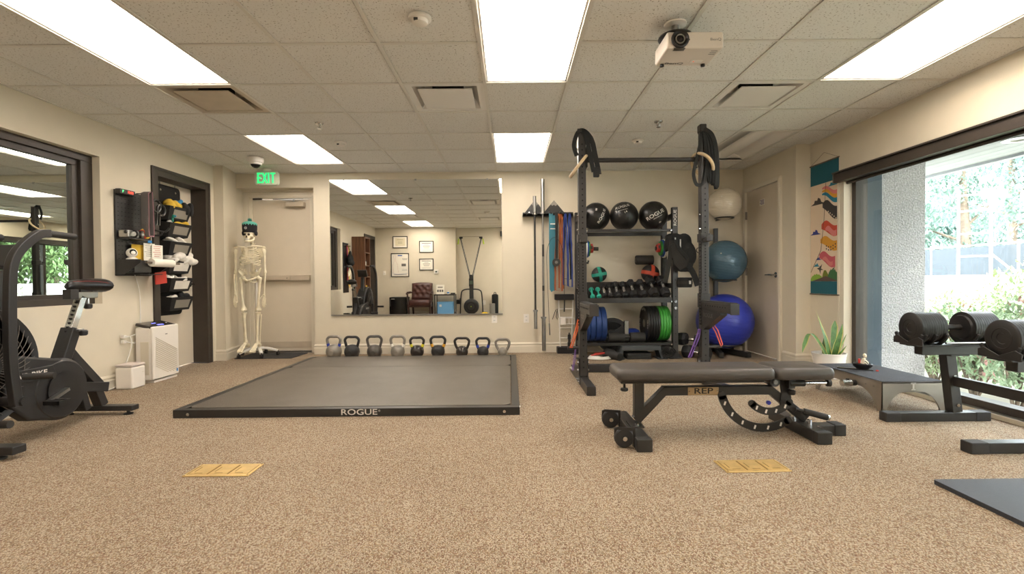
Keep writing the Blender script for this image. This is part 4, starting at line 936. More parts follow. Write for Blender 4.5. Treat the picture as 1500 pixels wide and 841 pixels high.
# ---- things on the floor under the shelf
t = thing('step_bench', 'small dark grey step stool on the floor under the storage rack', 'step', (1.565, 5.93, 0))
mat('step_grey', '4a4e50', .6)
obj('top', G().bx(-.235, .235, -.07, .16, .135, .16).bx(-.235, .235, -.075, -.06, .11, .16), 'step_grey', t, bevel=.006)
for s in (-1, 1): obj('leg', G().prism([(s * .20, .135), (s * .235, .135), (s * .27, 0), (s * .245, 0)], -.15, .06, AYN), 'step_grey', t); obj('foot', G().bx(s * .26 - .06, s * .26 + .06, -.06, .15, 0, .008), 'step_grey', t)
for k in range(2):
    one('riser_pad', G().prism(rrect(.30, .2, .02, 4), 0, .036), 'black_rubber', ['lower flat black pad stacked under the grey step', 'upper flat black pad stacked under the grey step'][k], 'pad', (1.545, 5.98, .0005 + .037 * k), group='flat pads under the step', bevel=.006)
t = thing('foam_roller', 'short hollow black foam roller lying left of the grey step', 'foam roller', (1.25, 5.86, .048), R(24))
obj('tube', G().lathe([(.028, -.10), (.046, -.10), (.048, -.095), (.048, .02), (.07, .07), (.07, .17), (.02, .19), (.02, .17), (.028, .0), (.028, -.10)], 24, AY @ Matrix.Rotation(0, 4, 'Z')), 'black_rubber', t)
t = thing('rolled_strap', 'coil of rolled dark rubber strap right of the grey step', 'rubber strap', (1.89, 5.92, 0))
pts = [(.085 * (1 - i / 90) * math.cos(i * .35) * 1.15, 0, .078 + .075 * (1 - i / 90) * math.sin(i * .35)) for i in range(80)]
obj('coil', G().sweep(pts, .12, .007, up=None), 'black_rubber', t)
t = thing('cable_coil', 'coiled white cable on the floor left of the foam roller', 'cable', (1.075, 5.93, 0))
g = G(); pts = [(.15 * (1 - .0025 * i) * math.cos(i * .3), .11 * (1 - .0025 * i) * math.sin(i * .3), .007 + .00035 * i) for i in range(100)]
obj('coil', g.tube(pts, .006, 6), 'white_paint', t)
t = thing('red_clip', 'red carabiner strap lying on the white cable coil', 'clip', (1.06, 5.93, .046)); obj('strap', G().tube(curve([(-.09, 0, .0), (-.04, -.02, .008), (.02, .0, .012), (.09, .02, .024), (.03, .03, .022), (-.05, .02, .012)], 4), .009, 6), mat('clip_red', 'c23a2c', .5) and 'clip_red', t)
obj('gate', G().cyl((.05, -.01, .0), (.085, -.03, .012), .006, n=8), 'black_plastic', t)
# big hex dumbbells on the floor, right of the storage rack
def big_hex(loc, rz, label):
    t = thing('hex_dumbbell', label, 'dumbbell', loc, rz, 'large dumbbells on the floor')
    r = .085; L = .34; hd = .115
    for y0 in (0, L - hd): obj('head', G().lathe([(0, 0), (r * .8, 0), (r, hd * .25), (r, hd * .8), (r * .8, hd), (0, hd)], 6, T(0, y0 - L / 2, r * .867) @ AY), 'hex_rubber', t, smooth=False, bevel=.004)
    obj('handle', G().lathe([(.016, -.06), (.019, 0), (.016, .06)], 14, T(0, 0, r * .867) @ AY), 'chrome', t)
big_hex((2.24, 5.90, .001), R(38), 'big black hex dumbbell on the carpet beside the storage rack'); big_hex((2.20, 5.96, .149), R(44), 'big black hex dumbbell lying on top of the other one')
# ---- hanging vest and straps on the right of the storage rack
t = thing('weight_vest', 'black weighted vest with straps hanging on the right storage upright', 'vest', (2.00, 5.90, .9))
g = G()
for c, d, a in (((.0, -.06, .42), (.12, .055, .20), -14), ((.07, -.05, .50), (.10, .05, .11), 20), ((.13, -.06, .37), (.09, .06, .15), -12), ((.05, -.055, .27), (.11, .05, .13), 0), ((-.05, -.02, .55), (.10, .04, .06), 8), ((-.11, -.0, .48), (.04, .035, .10), 10), ((.10, -.05, .22), (.07, .05, .08), 20)):
    g.ell(c, d, 14, 9, Matrix.Rotation(R(a), 3, 'Y'))
mat('fabric_black', '131313', .85, bump=.3, bscale=90); mat('fabric_dark', '24221f', .85, bump=.2, bscale=90)
o = obj('vest_body', g, 'fabric_black', t); remesh(o, .014, 4)
obj('front_panel', G().prism([(-.12, .46), (-.04, .5), (.12, .30), (.08, .20), (0, .16), (-.07, .24)], .11, .125, AYN), 'fabric_dark', t, bevel=.006)
obj('strap', G().sweep(curve([(-.09, -.11, .52), (-.11, -.12, .35), (-.14, -.12, .18), (-.17, -.11, .02)], 5), .055, .008, up=(0, -1, 0)), 'fabric_dark', t)
obj('strap', G().sweep(curve([(-.05, -.11, .56), (-.03, -.125, .47), (.02, -.125, .38), (.09, -.13, .30)], 5), .04, .008, up=(0, -1, 0)), 'fabric_black', t)
obj('strap', G().sweep(curve([(.10, -.09, .24), (.17, -.1, .12), (.22, -.1, -.02)], 5), .065, .012, up=(0, -1, 0)), 'fabric_black', t)
obj('d_ring', G().torus((.235, -.1, .40), .03, .005, 'Y', 20, 6), 'black_steel', t)
for k in range(2): obj('zip', G().box((-.05 + k * .06, -.115, .50 - .02 * k), (.012, .01, .10)), 'dull_steel', t)
t = thing('ankle_weight', 'black padded ankle cuff hanging below the vest', 'cuff', (2.10, 5.90, .86), 0)
obj('cuff', G().lathe([(.075, 0), (.085, .01), (.085, .11), (.075, .12), (.06, .11), (.06, .01), (.075, 0)], 20), 'fabric_black', t); obj('emblem', G().box((.035, -.081, .06), (.03, .006, .04), Matrix.Rotation(R(25), 3, 'Z')), 'letter_white', t); obj('closure_strap', G().lathe([(.086, .04), (.09, .04), (.09, .075), (.086, .075), (.086, .04)], 20), 'fabric_dark', t)
t = thing('ankle_weight', 'black padded cuff bunched just above the other cuff', 'cuff', (2.09, 5.88, 1.07), 0)
obj('cuff', G().lathe([(.06, 0), (.07, .01), (.07, .1), (.06, .11), (.045, .1), (.045, .01), (.06, 0)], 18, Matrix.Rotation(R(25), 4, 'Y')), 'fabric_black', t); obj('closure_strap', G().lathe([(.071, .035), (.075, .035), (.075, .07), (.071, .07), (.071, .035)], 18, Matrix.Rotation(R(25), 4, 'Y')), 'fabric_dark', t)
t = thing('foam_roll', 'short black foam roll on the wall above the red striped ball', 'foam roller', (1.74, 6.32, 1.21)); obj('roll', G().lathe([(.03, -.12), (.055, -.12), (.06, -.11), (.06, .10), (.03, .10), (.03, -.12)], 22, AX), 'black_rubber', t)
obj('core', G().lathe([(.024, -.121), (.032, -.121), (.032, -.118), (.024, -.118), (.024, -.121)], 20, AX), 'dull_steel', t)

# ---------------------------------------------------------------- exercise balls on a vertical ball stand
bs = thing('ball_stand', 'black floor stand with three rings holding the exercise balls', 'ball stand', (2.70, 6.195, 0))
obj('post', G().bx(-.025, .025, .22, .27, .0, 1.62), 'black_steel', bs, bevel=.004)
for s in (-1, 1): obj('base_leg', G().sweep([(0, .24, .04), (s * .17, -.32, .04)], .055, .06), 'black_steel', bs, bevel=.004)
obj('base_bar', G().bx(-.22, .22, .2, .27, .01, .07), 'black_steel', bs, bevel=.004)
BALLS = [(.425, .343, 'ball_cobalt', 'large cobalt blue exercise ball, lowest on the ball stand', .20), (1.178, .265, 'ball_teal', 'blue grey exercise ball in the middle of the ball stand', .14), (1.90, .20, 'ball_pearl', 'small pearl white exercise ball on top of the ball stand', .11)]
mat('ball_cobalt', '3440a8', .32, bump=.05, bscale=20, var=.06); mat('ball_teal', '4a6676', .26, .1, var=.06); mat('ball_pearl', 'd8cdb8', .22, .1, var=.05)
for z, r, m, lb, rr in BALLS:
    zr = z - math.sqrt((r + .009) ** 2 - rr ** 2) if rr < r else z
    obj('ring', G().torus((0, -.02, zr), rr, .0085, 'Z', 36, 8), 'black_steel', bs)
    obj('ring_arm', G().cyl((0, rr - .022, zr), (0, .22, zr), .011, n=8), 'black_steel', bs)
    t = thing('exercise_ball', lb, 'exercise ball', (2.70, 6.175, z), 0, 'exercise balls')
    obj('ball', G().ell((0, 0, 0), (r, r, r), 40, 24), m, t, ang=60)
    g = G()
    for k in range(-6, 7):
        zz = r * k / 8.0; q = math.sqrt(r * r - zz * zz); g.torus((0, 0, zz), q, .0022, 'Z', 48, 5)
    o = obj('ridges', g, m, t); o.rotation_euler = (R(6), R(8), 0)
    obj('valve', G().cyl((-.5 * r, -.80 * r, .34 * r), (-.505 * r, -.81 * r, .345 * r), .008, n=10), 'letter_white', t)
# ---------------------------------------------------------------- adjustable bench
bn = thing('weight_bench', 'black adjustable weight bench with padded seat and arched ladder frame', 'bench', (1.28, 3.055, 0))
bx0 = -1.28
def X_(x): return x + bx0
def pad(x0, x1, w_, z0, z1, r=.03):
    g = G(); o = []
    for zz, ins in ((z0, .012), (z0 + .012, .002), (z0 + (z1 - z0) * .55, 0), (z1 - .010, .006), (z1 - .002, .016), (z1, .03)):
        o.append([(a, b, zz) for a, b in rrect(x1 - x0 - 2 * ins, w_ - 2 * ins, r, 4, (x0 + x1) / 2, 0)])
    return g.loft(o)
obj('back_pad', pad(X_(.635), X_(1.588), .285, .355, .425), 'vinyl', bn, ang=50)
obj('seat_pad', pad(X_(1.598), X_(1.945), .285, .352, .425), 'vinyl', bn, ang=50)
g = G().torus((0, 0, 0), .001, .0001, 'Z', 3, 3)
obj('back_rail', G().bx(X_(.68), X_(1.57), -.03, .03, .318, .356), 'black_steel', bn, bevel=.004)
obj('seat_rail', G().bx(X_(1.62), X_(1.90), -.02, .02, .325, .353), 'black_steel', bn, bevel=.004)
def beam(name, pts, w_=.055, h_=.055): return obj(name, G().sweep(pts, w_, h_, up=(0, 1, 0)), 'black_steel', bn, bevel=.004)
beam('main_beam', [(X_(.775), 0, .085), (X_(.955), 0, .268), (X_(1.615), 0, .268), (X_(1.835), 0, .085)])
obj('front_post', G().bx(X_(.765), X_(.825), -.027, .027, .10, .32), 'black_steel', bn, bevel=.004)
obj('front_foot', G().bx(X_(.70), X_(.785), -.335, .27, .0, .07), 'black_steel', bn, bevel=.005)
obj('rear_foot', G().bx(X_(1.765), X_(1.85), -.245, .30, .0, .07), 'black_steel', bn, bevel=.005)
obj('rear_extension', G().bx(X_(1.85), X_(2.03), -.09, -.01, .0, .065), 'black_steel', bn, bevel=.005)
obj('extension_cap', G().bx(X_(1.965), X_(2.035), -.095, -.005, .0, .07), 'black_rubber', bn, bevel=.006)
for x, y0 in ((.70, -.337), (1.765, -.247)): obj('foot_cap', G().bx(X_(x) - .002, X_(x) + .087, y0, y0 + .05, .0, .072), 'black_rubber', bn, bevel=.006)
obj('foot_bracket', G().bx(X_(.72), X_(.80), -.12, .02, .07, .078), 'black_steel', bn)
for x, y in ((.76, -.10), (1.83, -.06), (1.80, .06)): obj('bolt', G().cyl((X_(x), y, .07), (X_(x), y, .095), .013, n=6), 'chrome', bn)
for y in (-.25, .13):
    w_ = obj('wheel', G().lathe([(0, -.02), (.05, -.02), (.056, -.012), (.056, .012), (.05, .02), (0, .02)], 28, T(X_(.645), y, .058) @ AY), 'black_rubber', bn)
    obj('wheel_guard', G().prism([(-.062, .02), (-.06, .06), (-.04, .068), (.06, .06), (.06, -.05), (.05, -.05), (.045, .045), (-.045, .052)], .021, .028, T(X_(.645), y, .058) @ AYN), 'black_plastic', bn)
    obj('wheel_bolt', G().cyl((X_(.645), y - .02, .058), (X_(.645), y - .034, .058), .013, n=10), 'chrome', w_)
def ladder(name, c, r, a0, a1, w_, y, k):
    pts = arcpts(c, r, a0, a1, 18, 'XZ', y); o = obj(name, G().sweep(pts, .012, w_, up=None), 'black_steel', bn)
    fr = [Vector(p) for p in pts]; g = G(); rings = []
    cc = Vector((c[0], y, c[1]))
    for p in fr:
        n = (p - cc).normalized(); rings.append([p + n * a * w_ / 2 + Vector((0, b * .006, 0)) for a, b in ((-1, -1), (1, -1), (1, 1), (-1, 1))])
    o.data.clear_geometry(); g.loft(rings)
    for e in (fr[0], fr[-1]): g.cyl(e + Vector((0, -.006, 0)), e + Vector((0, .006, 0)), w_ / 2, n=20)
    o.data.from_pydata(g.v, [], g.f)
    for i in range(k):
        a = R(a0 + (a1 - a0) * (i + .6) / (k + .2)); p = Vector((c[0] + r * math.cos(a), y - .0065, c[1] + r * math.sin(a)))
        obj('slot', G().box(p, (.011, .002, .024), Matrix.Rotation(R(18), 3, 'Y')), 'letter_white', o, bevel=.003)
ladder('back_ladder', (X_(1.56), .305), .265, 194, 304, .05, -.035, 6)
ladder('seat_ladder', (X_(1.60), .29), .15, 222, 322, .045, -.035, 4)
obj('pivot_plate', G().prism([(1.66, .33), (1.72, .33), (1.73, .22), (1.70, .15), (1.66, .17), (1.67, .25)], .03, .04, T(bx0, 0, 0) @ AYN), 'black_steel', bn)
obj('pivot_hub', G().cyl((X_(1.625), -.05, .325), (X_(1.625), .05, .325), .03, n=20), 'black_steel', bn); obj('pivot_bolt', G().cyl((X_(1.625), -.058, .325), (X_(1.625), -.05, .325), .014, n=12), 'dull_steel', bn)
obj('slider_sleeve', G().cyl((X_(1.70), -.07, .322), (X_(1.79), -.07, .322), .021, n=16), 'black_steel', bn); obj('slider_tube', G().cyl((X_(1.79), -.07, .322), (X_(1.93), -.07, .322), .012, n=12), 'chrome', bn)
obj('slider_end', G().cyl((X_(1.93), -.07, .322), (X_(1.95), -.07, .322), .022, n=16), 'black_rubber', bn); obj('slider_bracket', G().bx(X_(1.69), X_(1.73), -.085, .0, .29, .35), 'black_steel', bn, bevel=.004)
kn = obj('pop_pin', G().cyl((X_(1.715), -.07, .28), (X_(1.715), -.07, .30), .008, n=8), 'steel', bn); obj('knob', G().lathe([(0, 0), (.018, 0), (.022, .006), (.022, .024), (.014, .03), (0, .03)], 14, T(X_(1.715), -.07, .252)), 'black_plastic', kn)
obj('adjuster_knob', G().lathe([(0, 0), (.02, 0), (.024, .005), (.022, .018), (.007, .02), (.007, .045), (0, .045)], 16, T(X_(.70), -.03, .275)), 'black_plastic', bn)
hd = obj('release_handle', G().cyl((X_(1.75), -.05, .155), (X_(1.80), -.06, .145), .012, n=12), 'black_steel', bn); obj('grip', G().cyl((X_(1.795), -.06, .146), (X_(1.92), -.09, .115), .019, n=14), 'black_rubber', hd); obj('grip_tip', G().lathe([(.017, 0), (.016, .01), (.01, .018), (0, .02)], 12, T(X_(1.92), -.09, .115) @ Matrix.Rotation(R(100), 4, 'Y')), 'chrome', hd)
obj('blue_pin', G().cyl((X_(1.59), -.045, .195), (X_(1.59), -.03, .195), .013, n=10), mat('pin_blue', '2a2f8a', .4) and 'pin_blue', bn)
mat('gold_plate', 'a68d6a', .4, .3)
pl = obj('name_plate', G().bx(X_(1.095), X_(1.285), -.031, -.0275, .2445, .293), 'gold_plate', bn); g = G(); put_text(g, 'REP', .05, T(X_(1.19), -.0316, .269) @ AYN, 1.5, .014); obj('lettering', g, 'black_matte', pl, smooth=False)
for x in (1.103, 1.277): obj('rivet', G().cyl((X_(x), -.031, .269), (X_(x), -.033, .269), .004, n=8), 'chrome', pl)

# ---------------------------------------------------------------- step platform with a toy rower
sp_ = thing('squat_platform', 'low silver sided platform with black grip top beside the window', 'platform', (2.87, 3.86, 0))
mat('alu', '9d968c', .38, .75, var=.05); mat('grip_tape', '34353a', .85, bump=.4, bscale=400, var=.12)
a, b, c = .225, .38, .215
obj('grip_top', G().bx(-a + .004, a - .004, -b + .004, b - .004, c, c + .004), 'grip_tape', sp_)
def arch(L, hh, lw):                                # side panel outline with arched cut-out
    p = [(-L, 0), (-L, hh), (L, hh), (L, 0), (L - lw * .45, 0)]
    n = 9
    for i in range(n + 1): t_ = i / n; p.append((L - lw - (.12 * min(1, L / .3)) * (1 - math.cos(t_ * PI / 2)) + lw * .55 * (1 - t_) ** 2, hh * .60 * math.sin(t_ * PI / 2) + hh * .06))
    q = [(-x, y) for x, y in reversed(p[5:])]
    return p + q + [(-L + lw * .45, 0)]
obj('front_panel', G().prism(arch(a, c, .07), b - .006, b, AYN), 'alu', sp_, smooth=False)
obj('rear_panel', G().prism(arch(a, c, .07), -b, -b + .006, AYN), 'alu', sp_, smooth=False)
SM = Matrix.Rotation(PI / 2, 4, 'Z') @ Matrix.Rotation(PI / 2, 4, 'X')
for s in (-1, 1): obj('side_panel', G().prism(arch(b, c, .10), s * a - (.006 if s > 0 else 0), s * a + (.006 if s < 0 else 0), SM), 'alu', sp_, smooth=False)
obj('deck', G().bx(-a, a, -b, b, c - .012, c), 'alu', sp_, bevel=.002)
kn = obj('crank', G().cyl((-a, -.11, .155), (-a - .04, -.11, .155), .022, n=16), 'black_plastic', sp_); obj('crank_knob', G().cyl((-a - .035, -.11, .155), (-a - .105, -.11, .155), .026, n=20), 'chrome', kn); obj('crank_pin', G().box((-a - .06, -.11, .18), (.014, .02, .016)), 'black_plastic', kn)
obj('scale_mark', G().bx(-.006, .006, -b - .002, -b + .001, .155, .21).bx(-.018, .018, -b - .002, -b + .001, .20, .21).bx(-.014, .014, -b - .002, -b + .001, .155, .162), 'letter_white', sp_, smooth=False)
g = G()
for y in (-.30, -.22, -.05, .2): g.cyl((-a - .003, y, .17), (-a, y, .17), .006, n=8)
obj('rivet', g, 'dull_steel', sp_)
t = thing('rower_figurine', 'tiny toy skeleton rowing a black boat on the silver platform', 'figurine', (2.83, 3.93, .2195), R(-35))
obj('rail', G().bx(-.17, .07, -.02, .02, 0, .008), 'black_plastic', t, bevel=.002)
bt = obj('boat', G().lathe([(0, 0), (.035, 0), (.055, .02), (.06, .04), (.052, .045), (.045, .022), (0, .015)], 16, T(.0, 0, .008) @ Matrix.Diagonal((1.15, .6, 1, 1))), 'black_plastic', t)
g = G()
for k in range(5): g.torus((-.004 + .003 * k, 0, .055 + .009 * k), .013, .0022, 'Z', 14, 5)
g.tube([(-.005, 0, .04), (.012, 0, .10)], .004, 6).tube([(.005, -.012, .09), (.03, -.02, .07), (.04, -.016, .055)], .003, 6).tube([(.005, .012, .09), (.03, .02, .07), (.04, .016, .055)], .003, 6).tube([(0, -.01, .042), (.02, -.012, .06), (.035, -.012, .035)], .0035, 6).tube([(0, .01, .042), (.02, .012, .06), (.035, .012, .035)], .0035, 6)
obj('skeleton_body', g, 'bone', t); obj('skull', G().ell((.014, 0, .118), (.013, .011, .014), 12, 8).box((.022, 0, .106), (.012, .012, .008)), 'bone', t)
obj('red_pack', G().box((-.022, 0, .07), (.016, .026, .036)), 'clip_red', t, bevel=.004); obj('oar', G().cyl((.03, -.07, .05), (.04, .07, .06), .003, n=6), 'black_plastic', t)
obj('small_dot', G().box((.095, -.012, .004), (.018, .014, .008)), 'clip_red', t)

# ---------------------------------------------------------------- adjustable dumbbell stand
st = thing('dumbbell_stand', 'black steel stand by the window carrying two adjustable dumbbells', 'rack', (2.84, 2.97, 0))
for y in (-.30, .30):
    obj('foot', G().bx(-.30, .30, y - .032, y + .032, 0, .06), 'black_steel', st, bevel=.005)
    for s in (-1, 1): obj('foot_cap', G().bx(s * .30 - .05, s * .30 + .05, y - .035, y + .035, -.0, .062), 'black_rubber', st, bevel=.006)
    ps = obj('post', G().sweep([(.13, y, .06), (.08, y + (-.0), .46)], .065, .065, up=(0, 1, 0)), 'black_steel', st, bevel=.004)
    obj('tray_beam', G().bx(-.17, .27, y - .10, y - .035, .455, .515), 'black_steel', st, bevel=.005)
    obj('head_plate', G().bx(.03, .15, y - .09, y + .04, .445, .457), 'black_steel', st)
    for z in (.11, .30): obj('bolt', G().cyl((.13 - .05 * (z - .06) / .4, y - .033, z), (.13 - .05 * (z - .06) / .4, y - .043, z), .012, n=6), 'chrome', st)
obj('cross_beam', G().sweep([(.11, -.30, .27), (.11, .30, .27)], .035, .065), 'black_steel', st, bevel=.004)
def adj_db(y, label):
    z = .515
    t = thing('adjustable_dumbbell', label, 'dumbbell', (2.87, y, z), 0, 'adjustable dumbbells')
    r = .10; zc = .018 + r
    for s in (-1, 1):
        x0 = .075
        hd_ = obj('weight_head', G().lathe([(0, 0), (r * .75, 0), (r * .8, .012)] + [q for k in range(11) for q in ((r - .0012, .0135 + k * .0148), (r, .0145 + k * .0148), (r, .0270 + k * .0148), (r - .0012, .028 + k * .0148))] + [(r * .9, .18), (.03, .18), (.028, .176), (0, .176)], 40, T(s * x0, 0, zc) @ (AX if s > 0 else AX @ Matrix.Rotation(PI, 4, 'X'))), 'black_plastic', t)
        obj('end_groove', G().torus((s * (x0 + .180), 0, zc), r * .55, .0025, 'X', 32, 6), 'black_matte', hd_)
        # cradle: curved ribs
        for k, xx in enumerate((.10, .17, .235, .262)):
            obj('cradle_rib', G().sweep([(s * xx, .001 + (r + .012) * math.cos(R(q)), zc + (r + .012) * math.sin(R(q))) for q in range(200, 341, 14)], .012, .016, up=None), 'black_matte', t)
        obj('cradle_side', G().prism([(-.118, .01), (.118, .01), (.118, .05), (.085, .085 - .02), (0, .028), (-.085, .085 - .02), (-.118, .05)], s * .264, s * .272, T(0, 0, 0) @ Matrix.Rotation(PI / 2, 4, 'Z') @ Matrix.Rotation(PI / 2, 4, 'X')), 'black_plastic', t, bevel=.003)
    obj('handle', G().lathe([(.017, -.085), (.016, -.05), (.018, 0), (.016, .05), (.017, .085)], 16, T(0, 0, zc) @ AX), 'black_steel', t)
    obj('cradle_tray', G().bx(-.27, .27, -.07, .07, .0, .012), 'black_plastic', t, bevel=.004); obj('tray_rod', G().cyl((-.09, -.08, .024), (.27, -.08, .024), .008, n=8), 'steel', t)
adj_db(3.20, 'adjustable black dumbbell on the far end of the stand'); adj_db(2.60, 'adjustable black dumbbell on the near end of the stand, cut by the frame')

# ---- floor mat bottom right, brass floor boxes, entry mat
mat('gym_mat', '34363c', .48, var=.2, vscale=160, bump=.3, bscale=260)
one('floor_mat', G().prism(rrect(1.2, 1.3, .01, 2, .6, -.65), 0, .02), 'gym_mat', 'speckled black rubber mat on the carpet at the lower right', 'mat', (1.965, 2.27, 0), smooth=False)
one('entry_mat', G().prism([(-.72, .0), (.0, .0), (.02, .45), (-.72, .45)], 0, .008), mat('entry_mat', '33312f', .9, var=.2, vscale=60) and 'entry_mat', 'dark grey entrance mat in front of the exit door', 'mat', (-2.77, 6.19, 0), smooth=False)
def floor_box(x, y, rz, label):
    t = thing('floor_outlet', label, 'floor outlet', (x, y, 0), rz, 'brass floor outlets')
    obj('cover', G().bx(-.165, .165, -.08, .08, 0, .006), 'brass', t, bevel=.003)
    for k in (-1, 0, 1):
        f_ = obj('flap', G().prism(rrect(.088, .112, .006, 3, k * .102, 0), .006, .0075), 'brass', t)
        g = G()
        for s in (-1, 1): g.bx(k * .102 + s * .049 - .0012, k * .102 + s * .049 + .0012, -.06, .06, .006, .0072)
        obj('groove', g, 'gold_dark', f_); obj('latch', G().bx(k * .102 - .02, k * .102 + .02, -.05, -.046, .0072, .0082).bx(k * .102 - .03, k * .102 - .026, -.03, .03, .0072, .0082), 'gold_dark', f_)
    for x_, y_ in ((-.157, -.072), (.157, -.072), (-.157, .072), (.157, .072)): obj('screw', G().cyl((x_, y_, .006), (x_, y_, .0072), .004, n=8), 'gold_dark', t)
floor_box(-1.48, 2.515, 0, 'brass floor outlet plate on the carpet at the left'); floor_box(1.23, 2.50, R(1.5), 'brass floor outlet plate on the carpet below the bench')

# ---- snake plant in a white ribbed pot
pt = thing('potted_plant', 'snake plant in a white ribbed pot by the window wall', 'potted plant', (3.06, 4.70, 0))
prof = [(0, 0), (.10, 0), (.112, .01)]
for k in range(16): z = .015 + k * .0135; r = .112 + .03 * (k / 16) + (.003 if k % 2 else 0); prof.append((r, z))
prof += [(.146, .232), (.150, .24), (.140, .242), (.136, .21), (0, .21)]
obj('pot', G().lathe(prof, 36), 'white_plastic', pt, ang=60); obj('soil', G().lathe([(0, .206), (.135, .206), (.135, .214), (.06, .219), (0, .22)], 24), mat('potting_soil', '3a2c20', .95, bump=.5) and 'potting_soil', pt)
mat('snake_green', '4c6e35', .42, var=.35, vscale=30); mat('leaf_edge', 'c9bd6a', .5)
def blade(pts, ws, tw):
    P_ = curve(pts, 5); n = len(P_); g = G(); e = G(); rows = []
    for i, p in enumerate(P_):
        u = i / (n - 1); k = u * (len(ws) - 1); j = min(int(k), len(ws) - 2); w_ = ws[j] + (ws[j + 1] - ws[j]) * (k - j); a = tw[0] + (tw[1] - tw[0]) * u
        d = Vector((math.cos(a), math.sin(a), 0)); nn = Vector((-math.sin(a), math.cos(a), 0)) * .25 * w_
        rows.append([p - d * w_, p - d * w_ * .8 + nn * .5, p + nn, p + d * w_ * .8 + nn * .5, p + d * w_])
    for A, B_ in zip(rows, rows[1:]):
        g.add(A[1:4] + B_[1:4], [(0, 1, 4, 3), (1, 2, 5, 4)]); e.add([A[0], A[1], B_[1], B_[0]], [(0, 1, 2, 3)]); e.add([A[3], A[4], B_[4], B_[3]], [(0, 1, 2, 3)])
    return g, e
for pts, ws, tw in (([(-.03, -.03, .2), (-.10, -.03, .33), (-.17, -.03, .42), (-.215, -.03, .42), (-.25, -.03, .33), (-.275, -.03, .25)], (.012, .013, .014, .022, .024, .003), (0, .4)),
                    ([(-.0, -.02, .2), (-.03, -.01, .36), (-.08, .0, .52), (-.13, .0, .66)], (.022, .024, .018, .002), (.2, 1.0)),
                    ([(.05, .02, .2), (.06, .02, .36), (.075, .03, .48), (.085, .04, .545)], (.024, .03, .026, .003), (.5, -.2)),
                    ([(.03, -.03, .2), (.05, -.05, .33), (.075, -.06, .44), (.09, -.06, .52)], (.022, .024, .018, .003), (-.4, .3)),
                    ([(.07, -.02, .2), (.10, -.03, .31), (.14, -.04, .42)], (.018, .018, .002), (.8, .3)),
                    ([(-.01, .04, .2), (-.02, .05, .3), (-.01, .06, .38)], (.02, .02, .003), (0, .6)),
                    ([(.02, -.07, .2), (.06, -.09, .26), (.10, -.10, .32)], (.016, .016, .002), (.3, .3))):
    g, e = blade(pts, [w * 1.35 for w in ws], tw); o = obj('leaf', g, 'snake_green', pt, ang=70); obj('leaf_margin', e, 'leaf_edge', o)

# ---- hanging scroll
sc = thing('hanging_scroll', 'tall cloth wall hanging with carp streamers and green hills', 'wall hanging', (XR, 5.095, 0))
mat('scroll_cloth', 'd9c5ab', .85); mat('scroll_teal', '165a68', .8); mat('art_pink', 'cf7a74', .8); mat('art_ochre', 'cf9433', .8); mat('art_dark', '3f3a38', .8); mat('art_red', 'c04a35', .8); mat('art_rose', 'c05a62', .8); mat('art_blue', '343a80', .8); mat('art_sky', '2a7f98', .8); mat('art_lime', '7fa33c', .8); mat('art_olive', '6b7426', .8); mat('art_forest', '3c6b40', .8); mat('art_lattice', '5a4740', .8)
# local: u runs from -.225 (far edge, left in view) to .225 (near edge), drawn on the room side of the wall
SCM = T(0, 0, 0) @ Matrix.Rotation(-PI / 2, 4, 'Z') @ AYN
def art(name, poly, m, h, parent=None): return obj(name, G().prism(poly, .004, .004 + .0006 * h, SCM), m, parent or sc, smooth=False)
obj('cloth', G().prism([(-.225, .79), (.225, .79), (.225, 2.16), (-.225, 2.16)], .001, .004, SCM), 'scroll_cloth', sc, smooth=False)
for z0, z1 in ((1.945, 2.16), (.79, .925)): obj('teal_band', G().prism([(-.2252, z0), (.2252, z0), (.2252, z1), (-.2252, z1)], .0008, .0052, SCM), 'scroll_teal', sc, smooth=False)
for z in (2.16, .788): obj('rod', G().cyl((-.006, -.235, z), (-.006, .235, z), .007, n=10), 'bark', sc)
obj('cord', G().tube([(-.006, .225, 2.163), (-.003, .0, 2.262), (-.006, -.225, 2.163)], .0015, 6), 'bark', sc)
def wob(cx, cz, w_, h_, bend, tail=.35, n=14):             # a streamer: body with tail
    up_, dn = [], []
    for i in range(n + 1):
        u = i / n; x = cx - w_ / 2 + w_ * u; mid = cz + bend * .5 - bend * 1.1 * u + .018 * math.sin(u * 2 * PI); t_ = h_ * (.35 + .65 * math.sin(min(1, u * 2.2) * PI / 2)) * (1 - tail * u)
        up_.append((x, mid + t_ / 2)); dn.append((x, mid - t_ / 2))
    return up_ + dn[::-1]
def cloud(cx, cz, s): return [(cx - s, cz), (cx - s * .55, cz + s * .18), (cx - s * .45, cz + s * .42), (cx - s * .1, cz + s * .38), (cx, cz + s * .62), (cx + s * .3, cz + s * .5), (cx + s * .45, cz + s * .2), (cx + s, cz)]
art('cloud', cloud(-.10, 1.735, .12), 'art_dark', 1); art('cloud', cloud(.14, 1.895, .08), 'art_sky', 1); art('cloud', cloud(-.14, 1.42, .09), 'art_blue', 1); art('cloud', cloud(-.09, 1.155 - .285 + .28, .05), 'art_blue', 1); art('cloud', cloud(.04, 1.155, .045), 'art_sky', 1); art('cloud', cloud(-.12, 1.08, .06), 'art_sky', 1)
for k, (cz, m) in enumerate(((1.86, 'art_pink'), (1.825, 'art_ochre'), (1.79, 'art_sky'))): art('streamer', wob(.095, cz, .25, .04, .06 + .01 * k, -.2), m, 2 + k)
art('streamer', wob(.10, 1.67, .245, .13, .09, .0), 'art_dark', 2); art('streamer', wob(.09, 1.47, .26, .135, .05, .25), 'art_red', 2); art('streamer', wob(.08, 1.32, .275, .11, .05, .1), 'art_ochre', 2); art('streamer', wob(.05, 1.16 + .0, .25, .115, .055, .05), 'art_rose', 2)
